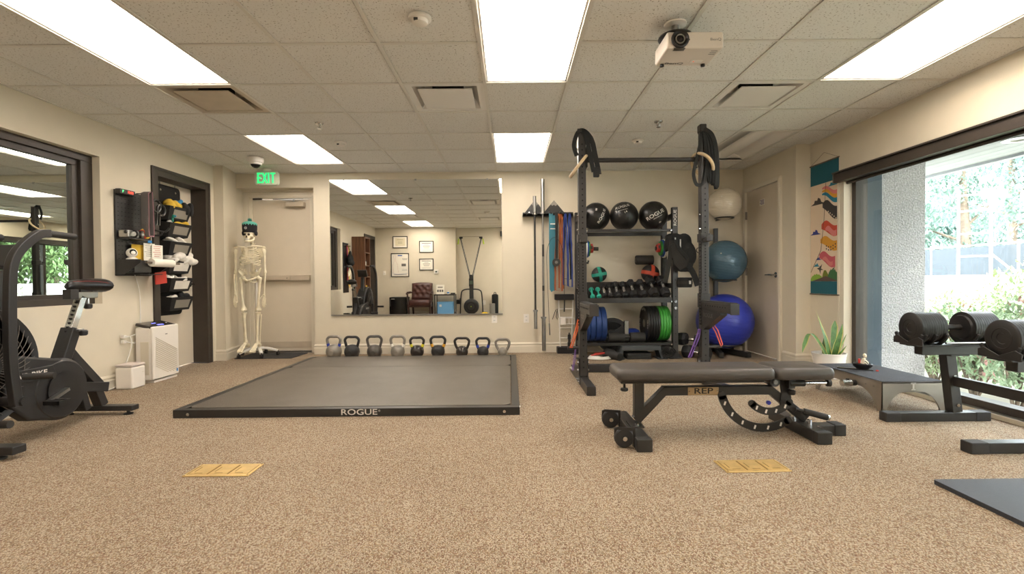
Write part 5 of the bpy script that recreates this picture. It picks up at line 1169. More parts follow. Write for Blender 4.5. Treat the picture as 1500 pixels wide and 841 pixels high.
for (cx, cz, w_, h_) in ((.11, 1.44, .17, .07), (.06, 1.135, .16, .05)): art('fin_pattern', wob(cx, cz, w_, h_, .04, .2), 'art_pink', 4)
for i in range(5):
    for j in range(2): art('scale', circ(.008, 8, .04 + .035 * i, 1.29 - .03 * j - .015 * math.sin(i)), 'art_dark', 4)
for i in range(5):
    for j in range(2): art('scale', circ(.008, 8, .07 + .03 * i, 1.64 - .04 * j - .02 * i), 'scroll_cloth', 4)
obj('pole_line', G().tube([(-.005, -.03 + .0, 1.94), (-.005, .0, 1.55), (-.005, .05, 1.25), (-.005, .22, 1.02)], .0022, 5), 'art_dark', sc)
for cx, cz in ((-.06, 1.02 + .03), (.14, .99 + .03)): art('swallow', [(cx - .06, cz + .01), (cx - .02, cz + .02), (cx + .03, cz + .055), (cx + .01, cz + .01), (cx + .05, cz - .005), (cx + .005, cz - .008), (cx, cz - .05), (cx - .02, cz - .005)], 'art_dark', 1)
art('hill', [(-.04, .925), (-.02, 1.0), (-.0, 1.04), (.03, 1.04), (.08, .98), (.12, .925)], 'art_olive', 1)
def blobhill(cx, cz, w_, h_, n=16): return [(cx - w_, .926)] + [(cx + w_ * math.cos(PI - PI * i / n), cz + h_ * math.sin(PI * i / n) * (1 + .08 * (-1) ** i)) for i in range(n + 1)] + [(cx + w_, .926)]
art('hill', blobhill(-.12, .93, .105, .07), 'art_lime', 2); art('hill', blobhill(.14, .93, .085, .12), 'art_forest', 2)
art('tiled_roof', [(-.2, .926), (-.05, .96), (.03, 1.0 - .02), (.1, .96), (.225, .93), (.225, .926)], 'art_lattice', 3)
# ---------------------------------------------------------------- exercise bike with fan wheel
bk = thing('exercise_bike', 'black fan exercise bike with moving arms in front of the dark framed glass', 'exercise bike', (-3.04, 3.2, 0), R(0))
mat('cage_wire', '5a534c', .4, .3); mat('bike_black', '2a2827', .45, var=.1, vscale=3)
def bb(name, pts, w_, h_, m='bike_black', par=None, up=(1, 0, 0)): return obj(name, G().sweep(pts, w_, h_, up=up), m, par or bk, bevel=.006)
obj('rear_stabiliser', G().bx(-.30, .255, .40, .47, .03, .068), 'bike_black', bk, bevel=.006)
obj('front_stabiliser', G().bx(-.30, .31, -.52, -.44, .03, .075), 'bike_black', bk, bevel=.006)
for x in (-.24, .20):
    for y in (.435, -.48): obj('levelling_foot', G().lathe([(0, 0), (.03, 0), (.03, .008), (.012, .014), (.008, .032), (0, .032)], 16, T(x, y, 0)), 'black_rubber', bk)
bb('rear_beam', [(0, .435, .068), (0, .37, .22)], .06, .07); bb('rear_beam', [(0, .30, .07), (0, .25, .26)], .05, .05)
bb('tail_beam', [(0, .46, .20), (0, .10, .27), (0, -.30, .30)], .07, .085)
bb('seat_brace', [(0, .44, .19), (0, .22, .44), (0, .14, .54)], .06, .06)
bb('seat_tube', [(0, .02, .22), (0, .20, .66)], .065, .095)
obj('seat_post', G().sweep([(0, .17, .60), (0, .285, .88)], .045, .05, up=(1, 0, 0)), 'chrome', bk, bevel=.003)
g = G()
for k in range(8): u = .12 + k * .1; g.cyl((.0235, .17 + .115 * u, .60 + .28 * u), (.0245, .17 + .115 * u, .60 + .28 * u), .007, n=8); g.box((0, .17 + .115 * u - .022, .60 + .28 * u + .009), (.012, .012, .012))
obj('post_holes', g, 'hole_black', bk)
obj('seat_slider', G().bx(-.025, .025, .18, .40, .865, .91), 'steel', bk, bevel=.004); obj('slider_head', G().bx(-.03, .03, .17, .235, .862, .93), 'bike_black', bk, bevel=.004)
for p, q in (((.0, .34, .865), (0, .34, .825)), ((.03, .195, .645), (.10, .18, .65))): k_ = obj('adjust_knob', G().cyl(p, q, .009, n=8), 'steel', bk); obj('knob_head', G().lathe([(0, 0), (.02, 0), (.027, .008), (.026, .03), (.018, .038), (0, .038)], 14, T(*q) @ (Matrix.Rotation(PI, 4, 'X') if q[2] < .84 else AX)), 'black_plastic', k_)
# saddle, nose towards the handles (-y)
g = G(); rings = []
for i in range(13):
    u = i / 12; y = .17 + .30 * u; w_ = .028 + .095 * (max(0, u - .25) / .75) ** 1.2 if u < .85 else .115 - .05 * ((u - .85) / .15) ** 2
    zt = .985 + .022 * math.sin(u * PI) * .4 + .02 * u; dr = .035 + .02 * u
    e = .55 if i in (0, 12) else 1
    rings.append([Vector((w_ * e * math.cos(a), y, zt - dr + dr * e * (math.sin(a) if math.sin(a) > 0 else .9 * math.sin(a)))) for a in [2 * PI * j / 16 for j in range(16)]])
sd_ = obj('saddle', G().loft(rings), mat('saddle_black', '1a1817', .32) and 'saddle_black', bk, ang=60)
g = G()
for s in (-1, 1): g.tube(curve([(s * .02, .2, .984), (s * .06, .31, .985), (s * .085, .40, .975), (s * .10, .45, .95)], 5), .0012, 5)
obj('red_stitching', g, mat('stitch_red', '9c2a28', .6) and 'stitch_red', sd_); obj('saddle_clamp', G().bx(-.02, .02, .26, .36, .905, .95), 'black_steel', bk)
# crank housing and pedals
g = G().lathe([(0, -.05), (.18, -.05), (.20, -.03), (.20, .03), (.18, .05), (0, .05)], 40, T(.05, .02, .28) @ AX); obj('chain_case', g, 'bike_black', bk)
obj('chain_case_nose', G().prism([(.02, .08), (.16, .14), (.2, .3), (.06, .47), (-.30, .55), (-.36, .42), (-.34, .26), (-.2, .13)], .0, .095, T(0, 0, 0) @ SM), 'bike_black', bk, bevel=.02)
obj('crank_disc', G().lathe([(0, 0), (.10, 0), (.115, .006), (.118, .014), (0, .016)], 36, T(.10, .02, .28) @ AX), 'black_plastic', bk)
for s, a in ((1, 200), (-1, 20)):
    c_ = obj('crank', G().sweep([(s * .13, .02, .28), (s * .135, .02 + .15 * math.cos(R(a)), .28 + .15 * math.sin(R(a)))], .02, .03, up=(1, 0, 0)), 'steel', bk)
    px_, pz_ = .02 + .15 * math.cos(R(a)), .28 + .15 * math.sin(R(a))
    g = G()
    for dy in (-.035, .035): g.bx(s * .19 - .045, s * .19 + .045, px_ + dy - .007, px_ + dy + .007, pz_ - .012, pz_ + .012)
    for dx in (-.045, .045): g.bx(s * .19 + dx - .006, s * .19 + dx + .006, px_ - .042, px_ + .042, pz_ - .012, pz_ + .012)
    g.cyl((s * .14, px_, pz_), (s * .235, px_, pz_), .012, n=10); obj('pedal', g, 'black_plastic', c_)
    obj('foot_peg', G().cyl((s * .06, -.44, .18), (s * .22, -.44, .18), .022, n=14), 'black_rubber', bk)
# fan wheel with wire cage
FC = (0, -.46, .50)
for s in (-1, 1):
    obj('fan_rim', G().lathe([(.300, s * .075), (.335, s * .085), (.345, s * .06), (.345, s * .0), (.31, s * .0), (.300, s * .075)], 56, T(*FC) @ AX), 'bike_black', bk)
    g = G()
    for k in range(44):
        a0 = 2 * PI * k / 44; g.tube([(FC[0] + s * (.085 + .028 * (1 - (i / 5) ** 2)), FC[1] + (.07 + .24 * i / 5) * math.cos(a0 + .5 * i / 5), FC[2] + (.07 + .24 * i / 5) * math.sin(a0 + .5 * i / 5)) for i in range(6)], .0022, 4)
    for r_ in (.15, .23): g.torus((FC[0] + s * (.086 + .028 * (1 - ((r_ - .07) / .24) ** 2)), FC[1], FC[2]), r_, .0025, 'X', 48, 5)
    obj('wire_cage', g, 'cage_wire', bk, kind='stuff'); obj('cage_hub', G().cyl((FC[0] + s * .10, FC[1], FC[2]), (FC[0] + s * .125, FC[1], FC[2]), .075, n=28), 'black_plastic', bk)
for k in range(10):
    a = 2 * PI * k / 10; d = Vector((0, math.cos(a), math.sin(a))); n_ = Vector((0, -math.sin(a), math.cos(a)))
    c0 = Vector(FC) + d * .06; c1 = Vector(FC) + d * .285
    obj('fan_blade', G().loft([[c + Vector((x, 0, 0)) + n_ * (x * .35 + e) for x, e in ((-.06, -.002), (.06, -.002), (.06, .002), (-.06, .002))] for c in (c0, c1)]), 'steel', bk, smooth=False)
obj('axle', G().cyl((-.11, FC[1], FC[2]), (.11, FC[1], FC[2]), .02, n=12), 'steel', bk)
bb('fork', [(.14, -.48, .075), (.14, FC[1], .50)], .03, .06); bb('fork', [(-.14, -.48, .075), (-.14, FC[1], .50)], .03, .06)
obj('front_shroud', G().lathe([(.346, -.06), (.352, -.06), (.352, .06), (.346, .06), (.346, -.06)], 48, T(*FC) @ AX), 'black_plastic', bk)
# upright console mast, arms
bb('mast', [(0, -.22, .55), (0, -.30, 1.05)], .06, .06); obj('mast_bridge', G().bx(-.04, .04, -.35, -.15, .52, .58), 'bike_black', bk, bevel=.005)
cs = obj('console', G().box((0, -.27, 1.13), (.19, .05, .15), Matrix.Rotation(R(-25), 3, 'X')), 'black_plastic', bk, bevel=.01); obj('screen', G().box((0, -.243, 1.146), (.14, .004, .075), Matrix.Rotation(R(-25), 3, 'X')), 'screen_green', cs)
for s in (-1, 1):
    x = s * .235
    ar = bb('arm', [Vector(p) for p in curve([(x, -.42, .28), (x, -.445, .55), (x, -.44, .95), (x, -.42, 1.10), (x, -.36, 1.19), (x, -.27, 1.262), (x, -.20, 1.275)], 4)], .05, .042)
    obj('grip', G().cyl((x, -.22, 1.275), (x, -.025, 1.27), .021, n=14), 'black_rubber', ar)
    obj('arm_pivot', G().cyl((s * .14, -.40, .30), (s * .27, -.40, .30), .028, n=16), 'bike_black', bk)
    obj('side_peg', G().cyl((s * .26, -.40, .44), (s * .40 if s > 0 else s * .36, -.36, .44), .019, n=12), 'black_rubber', bk)
g = G(); put_text(g, 'AIR BIKE', .042, T(.1145, -.20, .415) @ Matrix.Rotation(PI / 2, 4, 'Z') @ AYN, 1.25, .02)
obj('lettering', g, 'letter_white', bk, smooth=False)
obj('logo_panel', G().prism([(-.36, .375), (-.03, .375), (-.06, .45), (-.36, .45)], .095, .1135, SM), 'bike_black', bk, bevel=.003)

# ---------------------------------------------------------------- pegboard and its gear on the left wall
pg = thing('pegboard', 'tall black pegboard panel on the wall beside the door', 'pegboard', (XL, 4.545, 1.04))
obj('panel', G().bx(0, .018, 0, .44, 0, .80), 'black_plastic', pg, bevel=.003)
g = G()
for i in range(10):
    for j in range(19): g.box((.0185, .03 + i * .042, .04 + j * .04), (.001, .014, .005))
obj('slots', g, 'hole_black', pg, smooth=False)
cl_ = thing('digital_clock', 'small black digital timer with red and green digits atop the pegboard', 'timer', (XL + .05, 4.63, 1.80))
obj('case', G().bx(-.03, .02, -.09, .09, -.002, .045), 'black_plastic', cl_, bevel=.004)
mat('led_red', 'ff3020', .4, emit=2.5, ecol=(1, .08, .04)); mat('led_green', '30ff60', .4, emit=2.5, ecol=(.1, 1, .3))
TXR = Matrix.Rotation(PI / 2, 4, 'Z') @ AYN          # text facing +x
g = G(); put_text(g, '10:00', .034, T(.0205, .03, .022) @ TXR, .95, .01); obj('red_digits', g, 'led_red', cl_, smooth=False); g = G(); put_text(g, 'P', .034, T(.0205, -.058, .022) @ TXR, .9, .01); obj('green_digit', g, 'led_green', cl_, smooth=False)
t = thing('stretch_band', 'grey and pink cloth hip band draped over a pegboard hook', 'exercise band', (XL + .11, 4.80, 1.44))
mat('cloth_grey', '6f6a66', .9, bump=.2, bscale=120); mat('cloth_pink', 'b58a92', .9)
pts = [(0, -.018, .40), (.004, -.022, .2), (0, -.018, .0), (.01, .0, -.012), (.02, .018, .0), (.016, .022, .2), (.01, .018, .4), (.006, 0, .412)]
g = G(); P_ = curve(pts, 4); obj('band', G().loft([[p + Vector((x, 0, z)) for x, z in ((-.036, -.003), (.036, -.003), (.036, .003), (-.036, .003))] for p in P_], False, True), 'cloth_grey', t)
obj('pink_edge', G().loft([[p + Vector((x, 0, z)) for x, z in ((.036, -.0035), (.046, -.0035), (.046, .0035), (.036, .0035))] for p in P_], False, True), 'cloth_pink', t)
obj('hook', G().tube([(-.09, 0, .40), (.05, 0, .40), (.06, 0, .42)], .005, 6), 'black_steel', t)
t = thing('tape_scissors', 'black handled shears hanging at the right edge of the pegboard', 'scissors', (XL + .10, 4.93, 1.60))
for y, z, r_ in ((.02, .14, .06), (.09, .11, .055)): obj('handle_loop', G().torus((0, y, z), r_, .012, 'X', 24, 8), 'black_plastic', t)
obj('blade', G().sweep([(0, .03, .08), (0, .015, -.05)], .006, .022, up=None), 'dull_steel', t); obj('blade', G().sweep([(.006, .055, .07), (.006, .05, -.05)], .006, .022, up=None), 'dull_steel', t); obj('hook', G().tube([(-.08, .03, .19), (.02, .03, .19), (.03, .03, .21)], .005, 6), 'black_steel', t)
t = thing('hook_bar', 'black double hook below the shears on the pegboard', 'hook', (XL + .018, 4.95, 1.50))
obj('arm', G().tube(curve([(0, 0, .02), (.06, .03, .0), (.12, .07, -.01), (.15, .09, .03)], 4), .010, 8), 'black_steel', t); obj('arm', G().tube(curve([(0, .0, -.02), (.05, .01, -.05), (.10, .03, -.05), (.12, .04, -.01)], 4), .008, 8), 'black_steel', t)
t = thing('video_camera', 'silver camcorder lying on the pegboard ledge', 'camera', (XL + .085, 4.63, 1.43))
obj('body', G().bx(-.05, .045, -.085, .055, -.035, .035), 'steel', t, bevel=.012); obj('lens', G().cyl((.0, .05, 0), (.05, .10, 0), .036, n=20), 'black_plastic', t); obj('lens_ring', G().lathe([(.03, 0), (.042, 0), (.042, .02), (.03, .02), (.03, 0)], 22, T(.03, .085, 0) @ Matrix.Rotation(R(50), 4, 'Z') @ AX), 'steel', t); obj('viewfinder', G().cyl((.02, -.09, .015), (.03, -.06, .012), .016, n=12), 'black_plastic', t); obj('grip_strap', G().torus((.05, -.02, 0), .03, .008, 'Y', 16, 6), 'black_matte', t); obj('ledge', G().bx(-.067, .05, -.08, .16, -.05, -.036), 'black_steel', t)
t = thing('hand_wrap', 'red and yellow coiled cords on the pegboard ledge', 'cord', (XL + .09, 4.80, 1.44))
for k in range(3): obj('yellow_coil', G().torus((.0, -.01 + .02 * k, .01), .04, .009, 'X', 20, 7), 'yellow_cloth', t)
for k in range(2): obj('red_coil', G().torus((.01, -.045 + .02 * k, -.0), .035, .009, 'X', 20, 7), 'clip_red', t)
obj('blue_tag', G().bx(.0, .006, .04, .09, -.075, -.05), mat('tag_blue', '2a7fc0', .5) and 'tag_blue', t)
sh = thing('wall_shelf', 'black bracket shelf with paper towel roll below the pegboard', 'shelf', (XL + .018, 4.545, 1.05))
obj('side_bracket', G().prism([(0, 0), (0, .14), (.22, .14), (.22, .11), (.06, 0)], .0, .01, T(0, .01, 0) @ AYN), 'black_steel', sh, smooth=False); obj('side_bracket', G().prism([(0, 0), (0, .14), (.22, .14), (.22, .11), (.06, 0)], -.43, -.42, AYN), 'black_steel', sh, smooth=False)
obj('shelf_board', G().bx(0, .16, .01, .42, .125, .135), 'black_steel', sh); obj('front_plate', G().bx(.15, .158, .01, .22, .02, .135), 'black_steel', sh)
obj('lower_tray', G().bx(0, .14, .10, .40, .0, .008), 'black_steel', sh)
pr_ = obj('roll_rod', G().cyl((.20, .10, .115), (.20, .56, .115), .010, n=10), 'bark', sh)
one('paper_towel_roll', G().lathe([(.014, -.145), (.037, -.145), (.039, -.14), (.039, .14), (.037, .145), (.014, .145), (.014, -.145)], 28, AY), 'paper', 'white paper roll on the rod of the black bracket shelf', 'paper roll', (XL + .218, 4.545 + .31, 1.165), bevel=.002)
t = thing('webcam', 'small white round security camera on the bracket shelf', 'camera', (XL + .11, 4.61, 1.187))
obj('base', G().lathe([(0, 0), (.045, 0), (.046, .012), (.03, .022), (0, .024)], 24), 'white_plastic', t); obj('head', G().ell((0, 0, .065), (.045, .045, .045), 20, 14), 'white_plastic', t); obj('face', G().lathe([(0, .004), (.026, .003), (.03, -.008), (0, -.01)], 20, T(.03, -.022, .07) @ Matrix.Rotation(R(-36), 4, 'Z') @ AX), 'black_gloss', t)
for k, (y, m, nm, lb, z1, x) in enumerate(((4.76, 'yellow_cloth', 'yellow_folder', 'yellow folder standing on the bracket shelf', 1.34, .05), (4.88, 'paper', 'paper_sheet', 'white printed sheet standing on the bracket shelf', 1.36, .075), (4.97, 'paper', 'paper_sheet', 'second printed sheet at the right end of the bracket shelf', 1.35, .09))):
    o = one(nm, G().box((0, 0, (z1 - 1.186) / 2 + .001), (.004, .15, z1 - 1.186)), m, lb, 'paper', (XL + x, y, 1.186))
    if k:
        g = G()
        for q in range(6): g.box((.0025, -.01 * (q % 2), .15 - q * .02), (.001, .11 - .02 * (q % 3), .004))
        obj('print_line', g, 'dull_steel' if k == 1 else 'clip_red', o, smooth=False)
one('red_cloth', G().box((0, 0, 0), (.012, .16, .12), Matrix.Rotation(R(6), 3, 'X')), 'clip_red', 'small red cloth hanging below the paper roll', 'cloth', (XL + .12, 5.0 - .03, 1.02), bevel=.004)
one('white_cable', G().tube(curve([(.02, 4.76, 1.05), (.03, 4.80, .9), (.012, 4.83, .75), (.02, 4.82, .6), (.035, 4.80, .5), (.03, 4.64, .46), (.02, 4.605, .468)], 6), .0035, 6), 'white_paint', 'thin white cable running down the wall to the outlet', 'cable', (XL, 0, 0))

# ---------------------------------------------------------------- over-door pocket organiser
og = thing('door_organizer', 'black hanging door organizer with six stuffed pockets', 'organizer', (-3.814, 5.30, .60))
mat('organizer_black', '1a1817', .8, bump=.2, bscale=150); mat('clear_window', '8a8378', .3)
obj('back_sheet', G().prism(rrect(.40, 1.44, .05, 4, .20, .73), .0, .006, TXR), 'organizer_black', og, smooth=False)
for y in (.08, .32): obj('eyelet', G().cyl((.006, y, 1.39), (.009, y, 1.39), .012, n=12), 'chrome', og); obj('hanger_strap', G().bx(-.002, .004, y - .006, y + .006, 1.38, 1.487), 'steel', og)
PZ = [1.16, .98, .775, .575, .375, .165]      # pocket floors above the organiser's base
for k, z in enumerate(PZ):
    z = z - .11
    g = G()
    # tapered open box
    lo = [(.006, .02, z), (.006, .38, z), (.11, .36, z + .01), (.11, .04, z + .01)]; hi = [(.006, .01, z + .17), (.006, .39, z + .17), (.155, .385, z + .155), (.155, .015, z + .155)]
    g.add([Vector(p) for p in lo + hi], [(0, 3, 2, 1), (3, 7, 6, 2), (0, 4, 7, 3), (1, 2, 6, 5)])
    p_ = obj('pocket', g, 'organizer_black', og, smooth=False)
    s_ = p_.modifiers.new('solid', 'SOLIDIFY'); s_.thickness = .006
    obj('window', G().add([Vector((.119, .10, z + .035)), Vector((.119, .33, z + .035)), Vector((.147, .335, z + .125)), Vector((.147, .095, z + .125))], [(0, 1, 2, 3)]), 'clear_window' if k not in (3, 4) else 'white_cloth', p_, smooth=False)
def crumple(name, label, loc, d, m, seed, n=7, cat='cloth', grp='contents of the door organizer'):
    rnd = random.Random(seed); g = G()
    for i in range(n):
        c = (rnd.uniform(-d[0], d[0]) * .5, rnd.uniform(-d[1], d[1]) * .75, rnd.uniform(0, d[2] * .6)); g.ell(c, (d[0] * rnd.uniform(.3, .6), d[1] * rnd.uniform(.25, .5), d[2] * rnd.uniform(.3, .55)), 10, 7, Matrix.Rotation(rnd.uniform(-.8, .8), 3, 'X'))
    o = one(name, g, m, label, cat, loc, 0, grp); remesh(o, .008, 2); return o
OX, OY = -3.73, 5.50
def pz(k): return .60 + PZ[k] - .11 + .15
crumple('gloves', 'yellow rubber gloves in the top pocket of the door organizer', (OX, OY - .03, pz(0) + .01), (.09, .14, .10), 'yellow_cloth', 1)
crumple('pouch', 'blue packet tucked behind the yellow gloves in the top pocket', (OX - .03, OY + .06, pz(0) + .03), (.05, .08, .10), mat('packet_blue', '2f86b8', .5) and 'packet_blue', 2, 4, 'packet')
crumple('strap_bundle', 'bundle of black straps spilling from the top pocket', (OX + .03, OY + .14, pz(0) - .02), (.07, .08, .12), 'black_matte', 3, 6, 'strap')
t = thing('spray_bottle', 'white spray bottle with green trigger in the second pocket', 'bottle', (OX, OY - .10, pz(1) - .09), 0, 'contents of the door organizer')
obj('bottle', G().lathe([(0, 0), (.035, 0), (.038, .01), (.038, .09), (.018, .13), (.014, .15), (0, .15)], 20), 'white_plastic', t); obj('trigger_head', G().bx(-.015, .06, -.013, .013, .15, .185).bx(.03, .045, -.01, .01, .11, .155), mat('trigger_green', '2f8f78', .5) and 'trigger_green', t, bevel=.004); obj('nozzle', G().cyl((.06, 0, .17), (.075, 0, .17), .008, n=8), 'packet_blue', t)
crumple('dust_cloth', 'yellow dust cloths in the second pocket', (OX + .01, OY + .08, pz(1) - .01), (.08, .13, .06), 'yellow_cloth', 4)
crumple('folded_towel', 'folded white sheets in the third pocket', (OX, OY - .01, pz(2) - .01), (.10, .18, .05), 'white_cloth', 5, 8)
crumple('towel', 'rumpled white towels overflowing the fourth pocket', (OX + .02, OY + .03, pz(3) - .01), (.12, .22, .10), 'white_cloth', 6, 12)
crumple('folded_towel', 'smooth white towel stack in the fifth pocket', (OX, OY, pz(4) - .02), (.10, .18, .06), 'white_cloth', 7, 8)
crumple('strap_bundle', 'black straps in the lowest pocket', (OX + .02, OY + .12, pz(5) - .02), (.08, .10, .09), 'black_matte', 8, 6, 'strap')
crumple('rag', 'white rag in the lowest pocket', (OX, OY - .05, pz(5) - .02), (.08, .12, .06), 'white_cloth', 9, 6)

# ---------------------------------------------------------------- air purifier and white cube
ap = thing('air_purifier', 'white tower air purifier with slanted grille by the door', 'air purifier', (-3.545, 4.92, 0))
obj('body', G().bx(-.085, .07, -.18, .18, .02, .54), 'white_plastic', ap, bevel=.02, seg=3)
obj('front_panel', G().bx(.065, .095, -.185, .185, .03, .545), 'white_plastic', ap, bevel=.014, seg=3)
obj('base', G().bx(-.08, .08, -.16, .17, 0, .02), 'white_plastic', ap)
M = T(.0, 0, .548) @ Matrix.Rotation(R(14), 4, 'Y')
g = G().box((0, 0, 0), (.17, .35, .03)); cp_ = obj('control_panel', g, mat('panel_brown', '3a3330', .25) and 'panel_brown', ap, bevel=.008); cp_.matrix_local = M
mat('led_blue', '4a50ff', .4, emit=2.5, ecol=(.18, .2, 1))
o = obj('blue_display', G().box((.035, .0, .0155), (.02, .08, .001)).box((-.02, -.02, .0155), (.012, .05, .001)), 'led_blue', cp_); obj('power_button', G().box((.0, .13, .0155), (.014, .014, .001)), 'white_plastic', cp_)
for k in range(15):                                   # slanted grille slots clipped to the panel
    a0 = -.16; z0 = .08 + k * .026; L = .32; dz = .16
    pa = Vector((.0955, -.15, .06 + .02 * k + .10)); pb_ = Vector((.0955, .15, .06 + .02 * k - .05))
    if pb_.z < .075: u = (.075 - pa.z) / (pb_.z - pa.z); pb_ = pa.lerp(pb_, u)
    obj('grille_slat', G().sweep([pa, pb_], .004, .009, up=(1, 0, 0)), 'trim_paint', ap)
obj('side_vent', G().bx(-.03, .05, -.183, -.178, .08, .40), 'trim_paint', ap, bevel=.002)
obj('logo', G().box((.096, .0, .46), (.001, .03, .008)), 'dull_steel', ap); obj('energy_sticker', G().box((.096, .15, .075), (.001, .022, .03)), 'tag_blue', ap)
cb = thing('white_cube', 'small white cube shaped device on the carpet beside the purifier', 'device', (-3.535, 4.55, 0))
obj('body', G().bx(-.075, .08, -.08, .09, 0, .20), 'white_plastic', cb, bevel=.015, seg=3); obj('lid', G().bx(-.075, .08, -.08, .09, .202, .225), mat('lid_lilac', 'cbbfb8', .5) and 'lid_lilac', cb, bevel=.008); obj('mark', G().box((.0805, .06, .14), (.001, .025, .004)), 'trim_paint', cb)
def plug(z, pts, label):
    t = thing('power_cord', label, 'cord', (XL, 4.60, .445)); obj('plug', G().bx(.006, .04, -.015, .018, z - .014, z + .014), 'white_plastic', t, bevel=.004); obj('cable', G().tube(curve(pts, 6), .005, 7), 'white_paint', t)
plug(.024, [(.035, .0, .024), (.06, .03, .02), (.06, .05, -.05), (.05, .03, -.15), (.026, .0, -.26), (.024, -.05, -.36), (.024, -.1, -.42), (.026, -.2, -.435), (.04, -.35, -.438)], 'white power cord falling from the outlet to the floor')
plug(-.024, [(.035, .01, -.024), (.055, .05, -.04), (.045, .10, -.05), (.03, .13, -.045)], 'short white power cord going behind the purifier')

# ---------------------------------------------------------------- anatomical skeleton on a rolling stand
SKX, SKY = -3.285, 6.22
ss = thing('skeleton_stand', 'white pole on a five-caster rolling base behind the skeleton', 'stand', (SKX, SKY + .14, .009))
obj('pole', G().cyl((0, 0, .10), (0, 0, 1.12), .014, n=14), 'white_paint', ss); obj('hub', G().lathe([(0, .08), (.05, .08), (.05, .11), (.03, .15), (.018, .17), (0, .17)], 20), 'white_paint', ss)
for k in range(5):
    a = R(-52 + 72 * k); d = Vector((math.cos(a), math.sin(a), 0)); L = .24
    lg = obj('leg', G().sweep(curve([Vector((0, 0, .105)), d * L * .5 + Vector((0, 0, .10)), d * L + Vector((0, 0, .062))], 4), .04, .025), 'white_paint', ss, bevel=.004)
    c = d * L
    obj('caster', G().cyl(c + Vector((-.012, -.0, .026)), c + Vector((.012, 0, .026)), .026, n=16).cyl(c + Vector((0, 0, .03)), c + Vector((0, 0, .065)), .010, n=8), 'black_plastic', lg)
sk = thing('skeleton', 'full size anatomical skeleton model standing at the exit door', 'skeleton', (SKX, SKY, 0), 0)
def bone(name, pts, rad, n=10, par=None): return obj(name, G().tube([Vector(p) for p in pts], [q * 1.15 for q in rad] if isinstance(rad, list) else rad * 1.15, n), 'bone', par or sk, ang=60)
# spine (axis slightly curved, y>0 is back)
sp_pts = [(0, .05 + .02 * math.sin((z - 1.0) * 5), z) for z in [1.02 + .0245 * k for k in range(19)]]
for k, p in enumerate(sp_pts):
    r_ = .022 - .0005 * k; obj('vertebra', G().lathe([(0, -.009), (r_, -.009), (r_ * .85, 0), (r_, .009), (0, .009)], 12, T(*p)).sweep([Vector(p) + Vector((0, .015, 0)), Vector(p) + Vector((0, .045, -.012))], .008, .012).cyl(Vector(p) + Vector((-.028, .016, 0)), Vector(p) + Vector((.028, .016, 0)), .005, n=6), 'bone', sk)
for k in range(7): obj('neck_vertebra', G().lathe([(0, -.006), (.014, -.006), (.012, 0), (.014, .006), (0, .006)], 10, T(0, .045 - .006 * k, 1.44 + .015 * k)), 'bone', sk)
# rib cage
for k in range(10):
    z = 1.415 - .0215 * k; wx = (.062 + .012 * k) if k < 5 else (.122 - .002 * (k - 5)); wx = min(wx, .122); dy = .085 + .004 * min(k, 6)
    for s in (-1, 1):
        end = -100 + (0 if k < 7 else 18 * (k - 6)); pts = []
        for i in range(15):
            a = R(80 + (end - 80) * i / 14); drop = .055 * (i / 14) - (.03 * max(0, (i - 10) / 4) if k > 4 else 0)
            pts.append((s * wx * math.cos(a) * 1.0 + (s * .012 if i < 2 else 0), .0 + dy * math.sin(a), z - drop))
        bone('rib', pts, [.0053] * 15, 6)
obj('sternum', G().prism([(-.02, .13), (.02, .13), (.022, .10), (.013, .08), (.017, .03), (.012, -.02), (0, -.05), (-.012, -.02), (-.017, .03), (-.013, .08), (-.022, .10)], .088, .098, T(0, 0, 1.27) @ AYN), 'bone', sk, bevel=.003)
for s in (-1, 1):
    bone('clavicle', curve([(s * .015, -.09, 1.405), (s * .07, -.10, 1.412), (s * .12, -.07, 1.42), (s * .165, -.03, 1.415)], 4), .0085, 8)
    obj('scapula', G().prism([(.05, 1.40), (.16, 1.41), (.155, 1.36), (.09, 1.25), (.07, 1.27)] if s > 0 else [(-.05, 1.40), (-.07, 1.27), (-.09, 1.25), (-.155, 1.36), (-.16, 1.41)], -.085, -.078, AYN), 'bone', sk, bevel=.003)
    obj('acromion', G().ell((s * .172, -.01, 1.41), (.022, .03, .012), 12, 8), 'bone', sk)
    bone('humerus', [(s * .17, -.005, 1.385), (s * .178, -.005, 1.36), (s * .18, 0, 1.32), (s * .182, 0, 1.2), (s * .184, 0, 1.12), (s * .186, 0, 1.09), (s * .186, 0, 1.075)], [.014, .022, .013, .0105, .012, .02, .012])
    bone('radius_bone', [(s * .192, -.012, 1.068), (s * .195, -.015, 1.05), (s * .188, -.02, .95), (s * .182, -.022, .85), (s * .18, -.022, .82)], [.010, .008, .0065, .008, .012], 8)
    bone('ulna', [(s * .18, .005, 1.085), (s * .178, .004, 1.05), (s * .174, -.004, .95), (s * .168, -.012, .84), (s * .167, -.012, .82)], [.013, .010, .0065, .0055, .008], 8)
    hn = obj('wrist_bones', G().ell((s * .173, -.02, .805), (.02, .014, .014), 12, 8), 'bone', sk)
    for f in range(5):
        fx = s * (.150 + .012 * f); ln = [.085, .125, .135, .128, .105][f]; y0 = -.03 if f else -.045
        if f == 0: pts = [(s * .162, -.03, .80), (s * .145, -.05, .77), (s * .138, -.06, .74), (s * .137, -.062, .715)]
        else: pts = [(s * (.164 + .006 * f), -.022, .80), (fx, -.028, .80 - ln * .45), (fx, -.034, .80 - ln * .72), (fx, -.032, .80 - ln), (fx, -.024, .80 - ln * 1.12)]
        P_ = curve(pts, 3); bone('finger', P_, [.0036 + (.0018 if i % 3 == 0 else 0) for i in range(len(P_))], 7, hn)
